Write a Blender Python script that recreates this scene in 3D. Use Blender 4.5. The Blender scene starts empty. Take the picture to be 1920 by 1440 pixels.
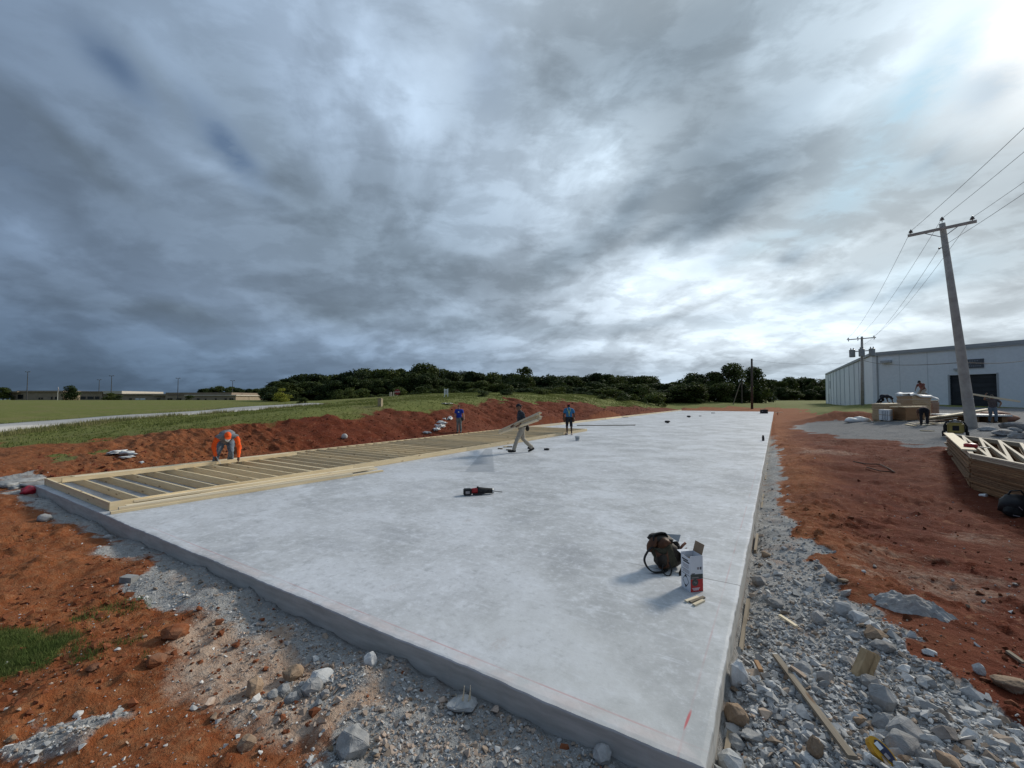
import bpy, bmesh, math, random
import numpy as np
from mathutils import Vector, Matrix, noise as mnoise

R = math.radians
sc = bpy.context.scene
COL = sc.collection
rnd = random.Random(7)
rng = np.random.default_rng(7)

# ------------------------------------------------------------------ camera
F, CX, CY = 795.0, 960.0, 720.0            # focal length and centre in photo pixels (1920 wide)
CAM = Vector((0.342, -2.42, 1.88))         # slab top is z = 0, near slab corner is the origin, +Y runs along the slab
YAW, PITCH = math.atan2(495, 795), math.atan2(29, 795)
FWD_H = Vector((-math.sin(YAW), math.cos(YAW), 0))
RGT = Vector((math.cos(YAW), math.sin(YAW), 0))
FWD = FWD_H * math.cos(PITCH) + Vector((0, 0, math.sin(PITCH)))
UP = RGT.cross(FWD)
cd = bpy.data.cameras.new('camera')
cd.sensor_width = 36.0
cd.lens = 36.0 * F / 1920.0
cd.clip_start, cd.clip_end = 0.05, 4000
cam = bpy.data.objects.new('camera', cd)
cam.matrix_world = Matrix((RGT, UP, -FWD)).transposed().to_4x4()
cam.location = CAM
COL.objects.link(cam)
sc.camera = cam

def ray(px, py):
    return FWD + RGT * ((px - CX) / F) + UP * ((CY - py) / F)
def pd(px, py, d):                          # point at forward depth d
    return CAM + ray(px, py) * d
def gp(px, py, z=0.0):                      # point on the level plane z
    r = ray(px, py)
    return CAM + r * ((z - CAM.z) / r.z)
def azel(px, py):
    r = ray(px, py).normalized()
    return math.atan2(r.x, r.y), math.asin(r.z)

# ------------------------------------------------------------------ world, sun, exposure
SUN_AZ_PX, SUN_EL = 53.0, 29.0              # degrees right of the camera axis, elevation
sun_az = math.atan2(FWD_H.x, FWD_H.y) + R(SUN_AZ_PX)
SUN_DIR = Vector((math.sin(sun_az) * math.cos(R(SUN_EL)), math.cos(sun_az) * math.cos(R(SUN_EL)), math.sin(R(SUN_EL))))
sl = bpy.data.lights.new('sun', 'SUN')
sl.energy, sl.angle, sl.color = 2.8, R(8.5), (1.0, 0.93, 0.82)
so = bpy.data.objects.new('sun', sl)
so.rotation_euler = SUN_DIR.to_track_quat('Z', 'Y').to_euler()
so.location = (30, 30, 60)
COL.objects.link(so)
sc.view_settings.view_transform = 'Standard'
sc.view_settings.look = 'None'
sc.view_settings.gamma = 1.0
sc.view_settings.use_curve_mapping = False
sc.view_settings.exposure = 0.0

class Nd:
    """A node socket with arithmetic, for writing shader graphs as formulas."""
    def __init__(s, t, sock): s.t, s.s = t, sock
    def op(s, o, b=None, c=None, clamp=False):
        n = s.t.nodes.new('ShaderNodeMath'); n.operation = o; n.use_clamp = clamp
        for i, v in enumerate((s, b, c)):
            if v is None: continue
            if isinstance(v, Nd): s.t.links.new(v.s, n.inputs[i])
            else: n.inputs[i].default_value = v
        return Nd(s.t, n.outputs[0])
    def __add__(s, b): return s.op('ADD', b)
    def __radd__(s, b): return s.op('ADD', b)
    def __sub__(s, b): return s.op('SUBTRACT', b)
    def __rsub__(s, b): return (s * -1.0) + b
    def __mul__(s, b): return s.op('MULTIPLY', b)
    def __rmul__(s, b): return s.op('MULTIPLY', b)
    def __truediv__(s, b): return s.op('DIVIDE', b)
    def clamp(s): return s.op('ADD', 0.0, clamp=True)
    def smooth(s, a, b, lo=0.0, hi=1.0):
        n = s.t.nodes.new('ShaderNodeMapRange'); n.interpolation_type = 'SMOOTHSTEP'
        s.t.links.new(s.s, n.inputs[0])
        for i, v in ((1, a), (2, b), (3, lo), (4, hi)): n.inputs[i].default_value = v
        return Nd(s.t, n.outputs[0])
    def lin(s, a, b, lo=0.0, hi=1.0):
        n = s.t.nodes.new('ShaderNodeMapRange')
        s.t.links.new(s.s, n.inputs[0])
        for i, v in ((1, a), (2, b), (3, lo), (4, hi)): n.inputs[i].default_value = v
        return Nd(s.t, n.outputs[0])

def mixc(t, f, a, b, mode='MIX'):
    n = t.nodes.new('ShaderNodeMix'); n.data_type = 'RGBA'; n.blend_type = mode
    for i, v in ((0, f), (6, a), (7, b)):
        if isinstance(v, Nd): t.links.new(v.s, n.inputs[i])
        elif i == 0: n.inputs[0].default_value = v
        else: n.inputs[i].default_value = (*v[:3], 1)
    return Nd(t, n.outputs[2])
def vnode(t, o, a, b=None):
    n = t.nodes.new('ShaderNodeVectorMath'); n.operation = o
    for i, v in enumerate((a, b)):
        if v is None: continue
        if isinstance(v, Nd): t.links.new(v.s, n.inputs[i])
        else: n.inputs[i].default_value = v
    return n
def comb(t, x, y, z):
    n = t.nodes.new('ShaderNodeCombineXYZ')
    for i, v in enumerate((x, y, z)):
        if isinstance(v, Nd): t.links.new(v.s, n.inputs[i])
        else: n.inputs[i].default_value = v
    return Nd(t, n.outputs[0])
def tnoise(t, vec, scale, detail=4, rough=0.55, dist=0.0, color=False):
    n = t.nodes.new('ShaderNodeTexNoise')
    if vec is not None: t.links.new(vec.s, n.inputs['Vector'])
    n.inputs['Scale'].default_value = scale; n.inputs['Detail'].default_value = detail
    n.inputs['Roughness'].default_value = rough; n.inputs['Distortion'].default_value = dist
    return Nd(t, n.outputs[1 if color else 0])

def build_world():
    w = bpy.data.worlds.new('World'); sc.world = w; w.use_nodes = True
    t = w.node_tree; t.nodes.clear()
    tc = t.nodes.new('ShaderNodeTexCoord')
    d = Nd(t, vnode(t, 'NORMALIZE', Nd(t, tc.outputs['Generated'])).outputs[0])
    sep = t.nodes.new('ShaderNodeSeparateXYZ'); t.links.new(d.s, sep.inputs[0])
    x, y, z = (Nd(t, sep.outputs[i]) for i in range(3))
    # stream frame: clouds drift along the camera's forward direction
    sx = x * RGT.x + y * RGT.y
    sy = x * FWD_H.x + y * FWD_H.y
    az = x.op('ARCTAN2', y)                                  # world azimuth
    el = z.op('ARCSINE')
    zz = z.op('MAXIMUM', 0.0) + 0.30
    p = comb(t, sx / zz, sy / zz * 0.95 + sx / zz * 0.15, 0.0)
    n_big = tnoise(t, p, 0.85, 7, 0.5, 0.15)
    p2 = comb(t, sx / zz + 7.3, sy / zz * 0.85 + sx / zz * 0.25 + 3.1, 1.7)
    n_mid = tnoise(t, p2, 1.75, 10, 0.55, 0.3)
    p3 = comb(t, sx / zz - 2.0, sy / zz * 1.3 + 1.0, z * 2.0)
    n_fine = tnoise(t, p3, 5.5, 10, 0.60, 0.25)
    # warped azimuth / elevation for the larger cloud masses
    wv = tnoise(t, p, 2.2, 6, 0.6, 0.0, color=True)
    ws = t.nodes.new('ShaderNodeSeparateColor'); t.links.new(wv.s, ws.inputs[0])
    wa = (Nd(t, ws.outputs[0]) - 0.5)
    we = (Nd(t, ws.outputs[1]) - 0.5)
    def blob(px, py, rx, ry, rot=0.0, soft=1.0):
        """Soft ellipse on the sky; radii in photo pixels, rot = degrees anticlockwise in the photo."""
        a0, e0 = azel(px, py)
        c = max(math.cos(math.atan2(px - CX, F)), 0.45)
        k = 1.0 / F
        ra, re = rx * k * c * c, ry * k * c
        ca, sa = math.cos(R(rot)), math.sin(R(rot))
        kw = min(1.0, max(rx, ry) / 260.0)
        u = az + wa * (0.30 * kw) - a0; v = el + we * (0.20 * kw) - e0
        uu = (u * ca + v * sa) / ra
        vv = (v * ca - u * sa) / re
        r2 = uu * uu + vv * vv
        return (r2 * -1.0).op('EXPONENT')
    mu = x * SUN_DIR.x + y * SUN_DIR.y + z * SUN_DIR.z
    def total(lst):
        acc = None
        for px, py, rx, ry, rot, k in lst:
            b = blob(px, py, rx, ry, rot) * k
            acc = b if acc is None else acc + b
        return acc
    dark = total(SKY_DARK); bright = total(SKY_BRIGHT); blue = total(SKY_BLUE)
    # cloud luminance: grey away from the sun, white around it, modulated by density
    side = mu.lin(-0.30, 0.97)
    lum = side.op('POWER', 1.5) * 0.40 + 0.228
    patch = n_mid.smooth(0.44, 0.57)
    wisp = n_fine.smooth(0.43, 0.60)
    dens = (n_big.smooth(0.36, 0.62) - 0.5) * 0.32 + (patch - 0.5) * (side.lin(0.2, 0.8, 0.30, 0.40)) + (wisp - 0.5) * (side.lin(0.3, 0.8, 0.09, 0.22))
    expo = dens * -0.95 + dark * -0.52 + bright * 0.55
    lum = lum * expo.op('EXPONENT')
    glow = (mu.lin(0.90, 1.0).op('POWER', 2.4)) * 0.05 + (mu.lin(0.978, 1.0).op('POWER', 2.5)) * 0.55 * (wisp * 0.5 + patch * 0.5 + 0.5)
    lum = lum + glow * (1.0 - dark * 0.3).clamp()
    tint = mixc(t, side.op('POWER', 1.3), (0.68, 0.98, 1.46), (0.87, 1.01, 1.11))
    tint = mixc(t, dark.clamp() * 0.75, tint, (0.76, 1.00, 1.24))
    cream = (el.smooth(0.02, 0.12) * el.smooth(0.42, 0.2) * mu.smooth(0.45, 0.8))
    tint = mixc(t, cream * 0.2, tint, (1.02, 1.0, 0.95))
    tint = mixc(t, glow.clamp(), tint, (1.04, 1.0, 0.94))
    low = el.smooth(0.0, 0.22, 1.0, 0.0)
    lowl = (low * mu.smooth(0.75, -0.1, 0.0, 1.0))
    lum = lum * (1.0 - lowl * 0.42)
    tint = mixc(t, lowl, tint, (0.62, 0.95, 1.42))
    vm = t.nodes.new('ShaderNodeVectorMath'); vm.operation = 'SCALE'
    t.links.new(tint.s, vm.inputs[0]); t.links.new(lum.s, vm.inputs['Scale'])
    cloud = Nd(t, vm.outputs[0])
    sky = t.nodes.new('ShaderNodeTexSky'); sky.sky_type = 'NISHITA'; sky.sun_disc = False
    sky.sun_elevation = R(SUN_EL); sky.sun_rotation = sun_az
    sky.air_density, sky.dust_density, sky.ozone_density = 1.0, 1.0, 1.5
    sk = t.nodes.new('ShaderNodeVectorMath'); sk.operation = 'SCALE'
    t.links.new(sky.outputs[0], sk.inputs[0]); sk.inputs['Scale'].default_value = 0.085
    mn = vnode(t, 'MINIMUM', Nd(t, sk.outputs[0]), (0.46, 0.70, 0.86))
    gap = (blue * (1.15 - patch * 0.6 - wisp * 0.4) + (0.42 - n_big).clamp() * 2.0 * side * side).clamp() * 0.85
    col = mixc(t, gap, cloud, Nd(t, mn.outputs[0]))
    bg = t.nodes.new('ShaderNodeBackground'); t.links.new(col.s, bg.inputs[0]); bg.inputs[1].default_value = 1.0
    out = t.nodes.new('ShaderNodeOutputWorld'); t.links.new(bg.outputs[0], out.inputs[0])
    w.cycles.sampling_method = 'MANUAL'; w.cycles.sample_map_resolution = 1024

# (px, py, radius x, radius y, rotation, strength)
SKY_DARK = [
    (620, 480, 430, 130, -10, 0.50), (335, 597, 125, 26, 0, 0.75), (780, 430, 240, 90, -20, 0.35), (480, 250, 300, 60, -32, 0.35),
    (1230, 110, 330, 80, 5, 0.75), (1400, 270, 210, 85, 14, 0.85), (1345, 400, 95, 30, 30, 0.8), (1060, 490, 90, 32, 30, 0.75),
    (1180, 385, 70, 26, 45, 0.6), (1240, 435, 60, 14, 25, 0.5), (1050, 615, 80, 14, 4, 0.5), (1200, 610, 110, 14, 6, 0.55), (1540, 548, 62, 18, 16, 1.0), (1690, 540, 75, 15, 18, 0.75), (640, 585, 110, 28, 4, 0.45),
    (90, 540, 150, 60, 0, 0.25), (1480, 485, 34, 13, 20, 0.7), (860, 610, 110, 16, 4, 0.4), (1330, 600, 60, 12, 8, 0.4), (300, 170, 120, 22, -38, 0.3), (170, 300, 140, 18, -28, 0.3),
    (1740, 300, 60, 14, 35, 0.4), (1860, 155, 80, 40, 20, 0.7), (740, 700, 400, 40, 0, 0.2),
]
SKY_BRIGHT = [
    (1150, 260, 130, 110, 20, 0.65), (740, 190, 130, 70, -45, 0.28), (650, 60, 200, 50, -40, 0.3), (1080, 555, 230, 36, 10, 0.6), (1320, 490, 240, 40, 14, 0.5), (1380, 580, 220, 50, 8, 0.35), (1560, 620, 260, 50, 4, 0.3),
    (70, 420, 120, 45, -22, 0.50), (300, 110, 160, 34, -40, 0.30), (1640, 240, 110, 80, 45, 0.36), (1640, 120, 170, 40, 25, 0.22),
    (480, 340, 150, 14, -8, 0.5), (1000, 650, 300, 18, 0, 0.35), (1450, 640, 260, 24, 0, 0.25), (900, 30, 160, 50, 0, 0.3), (200, 270, 170, 16, -28, 0.35), (1280, 560, 160, 14, 10, 0.45),
]
SKY_BLUE = [
    (1710, 180, 160, 32, 42, 0.95), (1630, 310, 110, 60, 30, 0.7), (1420, 465, 150, 24, 12, 0.6), (1560, 400, 80, 40, 40, 0.5), (215, 130, 85, 26, -35, 0.85), (430, 280, 90, 26, -38, 0.95),
    (920, 80, 55, 100, 0, 0.35), (1800, 480, 160, 50, 10, 0.3), (1760, 330, 60, 30, 40, 0.4), (40, 325, 60, 14, -10, 0.35),
]
build_world()
# ------------------------------------------------------------------ helpers: tagging, meshes, materials
def tag(o, label=None, cat=None, group=None, kind=None):
    if label and cat and not kind: kind = 'thing'
    for k, v in (('label', label), ('category', cat), ('group', group), ('kind', kind)):
        if v: o[k] = v
    return o
def empty(name, loc=(0, 0, 0), rz=0.0):
    o = bpy.data.objects.new(name, None); o.location = loc; o.rotation_euler = (0, 0, rz)
    o.empty_display_size = 0.2
    COL.objects.link(o); return o
def put(name, me, parent=None, loc=None, rot=None):
    o = bpy.data.objects.new(name, me); COL.objects.link(o)
    if parent is not None: o.parent = parent
    if loc is not None: o.location = loc
    if rot is not None: o.rotation_euler = rot
    return o
def children_map():
    m = {}
    for o in sc.objects:
        if o.parent: m.setdefault(o.parent.name, []).append(o)
    return m
def copy_tree(o, parent=None):
    c = o.copy(); COL.objects.link(c); c.parent = parent
    for ch in list(o.children): copy_tree(ch, c)
    return c

class G:
    """Collects simple shapes into one mesh."""
    def __init__(s): s.v, s.f, s.m, s.cur = [], [], [], 0
    def mat(s, i): s.cur = i; return s
    def add(s, vs, fs):
        o = len(s.v); s.v += [tuple(p) for p in vs]; s.f += [tuple(i + o for i in f) for f in fs]; s.m += [s.cur] * len(fs)
        return s
    def box(s, c, size, rot=None):
        c = Vector(c); h = Vector(size) * 0.5
        M = rot if isinstance(rot, Matrix) else (Matrix.Rotation(rot, 3, 'Z') if rot else Matrix.Identity(3))
        vs = [c + M @ Vector((sx * h.x, sy * h.y, sz * h.z)) for sx in (-1, 1) for sy in (-1, 1) for sz in (-1, 1)]
        return s.add(vs, [(0, 1, 3, 2), (4, 6, 7, 5), (0, 4, 5, 1), (2, 3, 7, 6), (0, 2, 6, 4), (1, 5, 7, 3)])
    def bar(s, a, b, w, h, up=(0, 0, 1)):
        """Rectangular bar from a to b, w wide, h deep along up."""
        a, b = Vector(a), Vector(b); d = (b - a).normalized(); u = Vector(up)
        r = d.cross(u).normalized(); u = r.cross(d).normalized()
        vs = [p + r * (sx * w / 2) + u * (sz * h / 2) for p in (a, b) for sx, sz in ((-1, -1), (1, -1), (1, 1), (-1, 1))]
        return s.add(vs, [(0, 3, 2, 1), (4, 5, 6, 7), (0, 1, 5, 4), (1, 2, 6, 5), (2, 3, 7, 6), (3, 0, 4, 7)])
    def tube(s, pts, rad, n=8, cap=True, flat=None):
        pts = [Vector(p) for p in pts]; k = len(pts)
        rad = [rad] * k if not isinstance(rad, (list, tuple)) else rad
        rings, ref = [], None
        for i, p in enumerate(pts):
            d = (pts[min(i + 1, k - 1)] - pts[max(i - 1, 0)]).normalized()
            if ref is None:
                ref = Vector((0, 0, 1)) if abs(d.z) < 0.9 else Vector((1, 0, 0))
            r = d.cross(ref)
            if r.length < 1e-4: r = d.orthogonal()
            r.normalize(); u = r.cross(d).normalized(); ref = u
            ring = []
            for j in range(n):
                an = 2 * math.pi * j / n
                ring.append(p + (r * math.cos(an) + u * math.sin(an) * (flat or 1.0)) * rad[i])
            rings.append(ring)
        vs = [q for r_ in rings for q in r_]
        fs = [(i * n + j, i * n + (j + 1) % n, (i + 1) * n + (j + 1) % n, (i + 1) * n + j) for i in range(k - 1) for j in range(n)]
        if cap: fs += [tuple(range(n))[::-1], tuple((k - 1) * n + j for j in range(n))]
        return s.add(vs, fs)
    def lathe(s, c, prof, n=16):
        c = Vector(c); vs = []
        for r, z in prof:
            for j in range(n):
                a = 2 * math.pi * j / n; vs.append(c + Vector((r * math.cos(a), r * math.sin(a), z)))
        k = len(prof)
        fs = [(i * n + j, i * n + (j + 1) % n, (i + 1) * n + (j + 1) % n, (i + 1) * n + j) for i in range(k - 1) for j in range(n)]
        fs += [tuple(range(n))[::-1], tuple((k - 1) * n + j for j in range(n))]
        return s.add(vs, fs)
    def prism(s, poly, z0, z1):
        n = len(poly); vs = [(p[0], p[1], z0) for p in poly] + [(p[0], p[1], z1) for p in poly]
        fs = [tuple(range(n))[::-1], tuple(range(n, 2 * n))] + [(i, (i + 1) % n, n + (i + 1) % n, n + i) for i in range(n)]
        return s.add(vs, fs)
    def ball(s, c, r, M=None, n=2):
        c = Vector(c); r = Vector(r) if not isinstance(r, (int, float)) else Vector((r, r, r))
        vs, fs = ICO[n]
        return s.add([c + ((M @ Vector((v[0] * r.x, v[1] * r.y, v[2] * r.z))) if M else Vector((v[0] * r.x, v[1] * r.y, v[2] * r.z))) for v in vs], fs)
    def mesh(s, name, mats, smooth=False):
        me = bpy.data.meshes.new(name); me.from_pydata([tuple(v) for v in s.v], [], s.f)
        for m in (mats if isinstance(mats, (list, tuple)) else [mats]): me.materials.append(m)
        if any(s.m): me.polygons.foreach_set('material_index', s.m)
        if smooth: me.polygons.foreach_set('use_smooth', [True] * len(s.f))
        me.update(); return me
    def build(s, name, mats, parent=None, loc=None, rot=None, smooth=False):
        return put(name, s.mesh(name, mats, smooth), parent, loc, rot)

def _ico(n):
    bm = bmesh.new(); bmesh.ops.create_icosphere(bm, subdivisions=n, radius=1.0)
    bm.verts.ensure_lookup_table()
    r = ([tuple(v.co) for v in bm.verts], [tuple(v.index for v in f.verts) for f in bm.faces]); bm.free(); return r
ICO = {1: _ico(1), 2: _ico(2), 3: _ico(3)}

def np_mesh(name, V, Fa, mats, smooth=True, attrs=None, midx=None):
    """Mesh from numpy vertices and equal-sided faces."""
    me = bpy.data.meshes.new(name)
    k = Fa.shape[1]; nf = len(Fa)
    me.vertices.add(len(V)); me.vertices.foreach_set('co', np.ascontiguousarray(V, dtype=np.float32).ravel())
    me.loops.add(nf * k); me.loops.foreach_set('vertex_index', np.ascontiguousarray(Fa, dtype=np.int32).ravel())
    me.polygons.add(nf); me.polygons.foreach_set('loop_start', np.arange(0, nf * k, k, dtype=np.int32))
    me.polygons.foreach_set('use_smooth', np.full(nf, smooth))
    for m in (mats if isinstance(mats, (list, tuple)) else [mats]): me.materials.append(m)
    if midx is not None: me.polygons.foreach_set('material_index', np.asarray(midx, dtype=np.int32))
    me.update(calc_edges=True)
    for an, dat in (attrs or {}).items():
        at = me.attributes.new(an, 'FLOAT_COLOR', 'POINT')
        at.data.foreach_set('color', np.ascontiguousarray(dat, dtype=np.float32).ravel())
    return me

def new_mat(name):
    m = bpy.data.materials.new(name); m.use_nodes = True
    t = m.node_tree; b = t.nodes['Principled BSDF']
    return m, t, b
def setin(t, b, key, v):
    if isinstance(v, Nd): t.links.new(v.s, b.inputs[key])
    elif isinstance(v, tuple): b.inputs[key].default_value = (*v[:3], 1)
    else: b.inputs[key].default_value = v
def bump(t, b, h, strength=0.4, dist=0.02):
    n = t.nodes.new('ShaderNodeBump'); n.inputs['Strength'].default_value = strength; n.inputs['Distance'].default_value = dist
    t.links.new(h.s, n.inputs['Height']); t.links.new(n.outputs[0], b.inputs['Normal'])
def objc(t):
    n = t.nodes.new('ShaderNodeTexCoord'); return Nd(t, n.outputs['Object'])
def objrand(t):
    n = t.nodes.new('ShaderNodeObjectInfo'); return Nd(t, n.outputs['Random'])
def geopos(t):
    n = t.nodes.new('ShaderNodeNewGeometry'); return Nd(t, n.outputs['Position'])
def M_noise(name, c1, c2, scale=8.0, rough=0.7, bmp=0.0, bd=0.01, detail=5, spec=0.3, metal=0.0, rvar=0.15):
    m, t, b = new_mat(name)
    oc = objc(t); r = objrand(t)
    v = Nd(t, vnode(t, 'ADD', oc, comb(t, r * 37.0, r * 11.0, r * 23.0)).outputs[0])
    n = tnoise(t, v, scale, detail, 0.6)
    col = mixc(t, n.smooth(0.3, 0.7), c1, c2)
    if rvar: col = mixc(t, 1.0, col, Nd(t, comb(t, *[r * rvar + (1 - rvar / 2)] * 3).s), 'MULTIPLY')
    setin(t, b, 'Base Color', col); setin(t, b, 'Roughness', rough); setin(t, b, 'Specular IOR Level', spec); setin(t, b, 'Metallic', metal)
    if bmp: bump(t, b, n, bmp, bd)
    return m
def M_wood(name, c1, c2, axis=0, knots=True, rough=0.75, rvar=0.38):
    """Sawn softwood: grain stretched along the local axis, small dark knots, per-board tone."""
    m, t, b = new_mat(name)
    oc = objc(t); r = objrand(t)
    st = [9.0, 9.0, 9.0]; st[axis] = 0.7
    v = Nd(t, vnode(t, 'MULTIPLY', oc, tuple(st)).outputs[0])
    v = Nd(t, vnode(t, 'ADD', v, comb(t, r * 91.0, r * 57.0, r * 33.0)).outputs[0])
    g = tnoise(t, v, 3.0, 5, 0.6, 0.6)
    col = mixc(t, g.smooth(0.25, 0.75), c1, c2)
    if knots:
        kv = [14.0, 14.0, 14.0]; kv[axis] = 3.2
        w = Nd(t, vnode(t, 'MULTIPLY', oc, tuple(kv)).outputs[0])
        w = Nd(t, vnode(t, 'ADD', w, comb(t, r * 17.0, r * 71.0, r * 43.0)).outputs[0])
        vo = t.nodes.new('ShaderNodeTexVoronoi'); t.links.new(w.s, vo.inputs['Vector']); vo.inputs['Scale'].default_value = 0.55
        k = Nd(t, vo.outputs['Distance']).smooth(0.06, 0.16, 0.75, 0.0)
        col = mixc(t, k, col, (0.16, 0.08, 0.035))
    col = mixc(t, 1.0, col, Nd(t, comb(t, r * rvar + (1 - rvar / 2), r * rvar * 0.9 + (1 - rvar / 2), r * rvar * 0.7 + (1 - rvar / 2)).s), 'MULTIPLY')
    setin(t, b, 'Base Color', col); setin(t, b, 'Roughness', rough); setin(t, b, 'Specular IOR Level', 0.25)
    bump(t, b, g, 0.25, 0.004)
    return m

# ------------------------------------------------------------------ numpy noise
def _hash(ix, iy, seed):
    h = (ix.astype(np.int64) * 374761393 + iy.astype(np.int64) * 668265263 + seed * 1442695041) & 0xffffffff
    h = ((h ^ (h >> 13)) * 1274126177) & 0xffffffff
    return ((h ^ (h >> 16)) & 0xffff) / 65535.0
def vnz(x, y, seed=0):
    xi, yi = np.floor(x), np.floor(y); fx, fy = x - xi, y - yi
    fx = fx * fx * fx * (fx * (fx * 6 - 15) + 10); fy = fy * fy * fy * (fy * (fy * 6 - 15) + 10)
    a, b = _hash(xi, yi, seed), _hash(xi + 1, yi, seed); c, d = _hash(xi, yi + 1, seed), _hash(xi + 1, yi + 1, seed)
    return (a + (b - a) * fx) * (1 - fy) + (c + (d - c) * fx) * fy
def fbm(x, y, scale, octs=4, seed=0, gain=0.5, ridge=False):
    s, a, tot = 0.0, 1.0, 0.0
    for o in range(octs):
        ca, sa = math.cos(o * 1.1 + 0.4), math.sin(o * 1.1 + 0.4)
        n = vnz((x * ca - y * sa) * scale + o * 17.3, (x * sa + y * ca) * scale + o * 5.1, seed + o)
        if ridge: n = 1 - np.abs(2 * n - 1)
        s = s + a * n; tot += a; a *= gain; scale *= 2.03
    return s / tot
def sst(a, b, v):
    u = np.clip((v - a) / (b - a), 0, 1); return u * u * (3 - 2 * u)

# ------------------------------------------------------------------ terrain
SLAB_W, SLAB_L = 13.5, 74.0
ctl = []
for x, y, z in [(0.1, -0.15, -.20), (-4, -.15, -.18), (-8, -.15, -.18), (-13.6, -.2, -.18), (-2, -.5, -.20), (-5, -.6, -.20), (.3, -2.4, -.30), (-3, -2, -.25), (-6, -2, -.23), (-9, -3, -.2), (3, -2, -.25), (0, -8, -.3), (10, -8, -.2),
                (-12, -10, -.2), (-20, -8, -.1), (-30, -20, 0), (20, -20, 0), (.3, 3, -.25), (.3, 10, -.22), (.3, 20, -.15), (.3, 40, -.1), (.3, 74, -.06), (3, 3, -.3), (5, 6, -.27), (8, 1, -.22), (14, -3, -.1),
                (-13.75, 3, -.22), (-13.75, 7, -.22), (-13.75, 12, -.22), (-13.75, 20, -.2), (-13.75, 30, -.18), (-13.75, 45, -.15), (-13.75, 60, -.1), (-14.6, 3, -.14), (-14.6, 7, -.12), (-14.6, 12, -.08), (-14.6, 20, -.06), (-14.6, 30, -.04), (-14.6, 45, -.02), (-13.5, 76, 0), (-6, 76, .0), (0, 76, 0), (-7, 35, -.2), (-7, 10, -.2), (-7, 60, -.2)]:
    ctl.append((x, y, z))
for px, py, d in [(1700, 900, 10.4), (1900, 1000, 6.6), (1650, 835, 17.4), (1600, 800, 27.7), (1480, 793, 34), (1822, 800, 22), (1860, 793, 25.3), (1640, 790, 27), (1900, 764, 50), (1640, 757, 63),
                  (1552, 757, 113), (1530, 765, 60), (1812, 922, 9.2), (1775, 848, 14.5), (1905, 812, 18), (1900, 900, 9.5),
                  (0, 850, 14.2), (0, 830, 16.3), (0, 808, 20.6), (0, 797, 23.7), (0, 770, 35), (0, 755, 80), (0, 749.5, 190), (-400, 790, 18), (-400, 752, 120),
                  (200, 832, 15), (200, 806, 19), (200, 790, 25), (200, 782, 30), (200, 765, 55), (200, 750.5, 170),
                  (400, 803, 17), (400, 780, 27), (400, 770, 35), (400, 758, 70), (400, 751, 170), (500, 795, 18.3), (500, 774, 27),
                  (600, 785, 19.5), (600, 768, 27), (600, 757, 42), (600, 751, 90), (730, 775, 23), (730, 755, 36), (730, 750, 80),
                  (860, 765, 27), (860, 748, 38), (860, 749, 90), (1000, 757, 34), (1000, 748, 42), (1000, 749, 90), (1100, 757, 44), (1100, 750, 54), (1100, 750, 100),
                  (1200, 762, 60), (1200, 753, 72), (1200, 750, 115), (1370, 757, 85), (1290, 763, 80), (1300, 752, 110), (1450, 757, 100), (1430, 765, 80), (1450, 750, 180), (1550, 748, 200), (1300, 750, 180)]:
    p = pd(px, py, d); ctl.append((p.x, p.y, p.z))
ctl = np.array(ctl)
def _tps(r2): return np.where(r2 > 1e-12, 0.5 * r2 * np.log(np.maximum(r2, 1e-12)), 0.0)
_SC = 1 / 20.0
_c = ctl[:, :2] * _SC
_n = len(_c)
_K = _tps(((_c[:, None, :] - _c[None, :, :]) ** 2).sum(-1)) + np.eye(_n) * 2e-3
_P = np.c_[np.ones(_n), _c]
_A = np.block([[_K, _P], [_P.T, np.zeros((3, 3))]])
_w = np.linalg.solve(_A, np.r_[ctl[:, 2], np.zeros(3)])
def zbase(x, y):
    """Terrain height without the fine relief."""
    x = np.asarray(x, float); y = np.asarray(y, float); sh = x.shape
    q = np.stack([x.ravel(), y.ravel()], -1)
    out = np.empty(len(q))
    for i in range(0, len(q), 40000):
        qq = q[i:i + 40000] * _SC
        out[i:i + 40000] = _tps(((qq[:, None, :] - _c[None]) ** 2).sum(-1)) @ _w[:_n] + _w[_n] + qq @ _w[_n + 1:]
    r = np.hypot(q[:, 0] - CAM.x, q[:, 1] - CAM.y)
    k = sst(120, 230, r)
    out = np.clip(out, -0.6, 2.6) * (1 - k) + 1.6 * k
    return out.reshape(sh)
def zg(x, y): return float(zbase(np.array([x]), np.array([y]))[0])
def hit(px, py, dmax=400.0):
    """Where the line of sight of a photo pixel meets the terrain."""
    r = ray(px, py)
    ds = np.geomspace(1.5, dmax, 500)
    P = np.array([CAM + r * d for d in ds])
    below = P[:, 2] < zbase(P[:, 0], P[:, 1])
    i = int(np.argmax(below)) if below.any() else len(ds) - 1
    a, b = ds[max(i - 1, 0)], ds[i]
    for _ in range(12):
        m = (a + b) / 2; q = CAM + r * m
        if q.z < zg(q.x, q.y): b = m
        else: a = m
    return CAM + r * b
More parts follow.
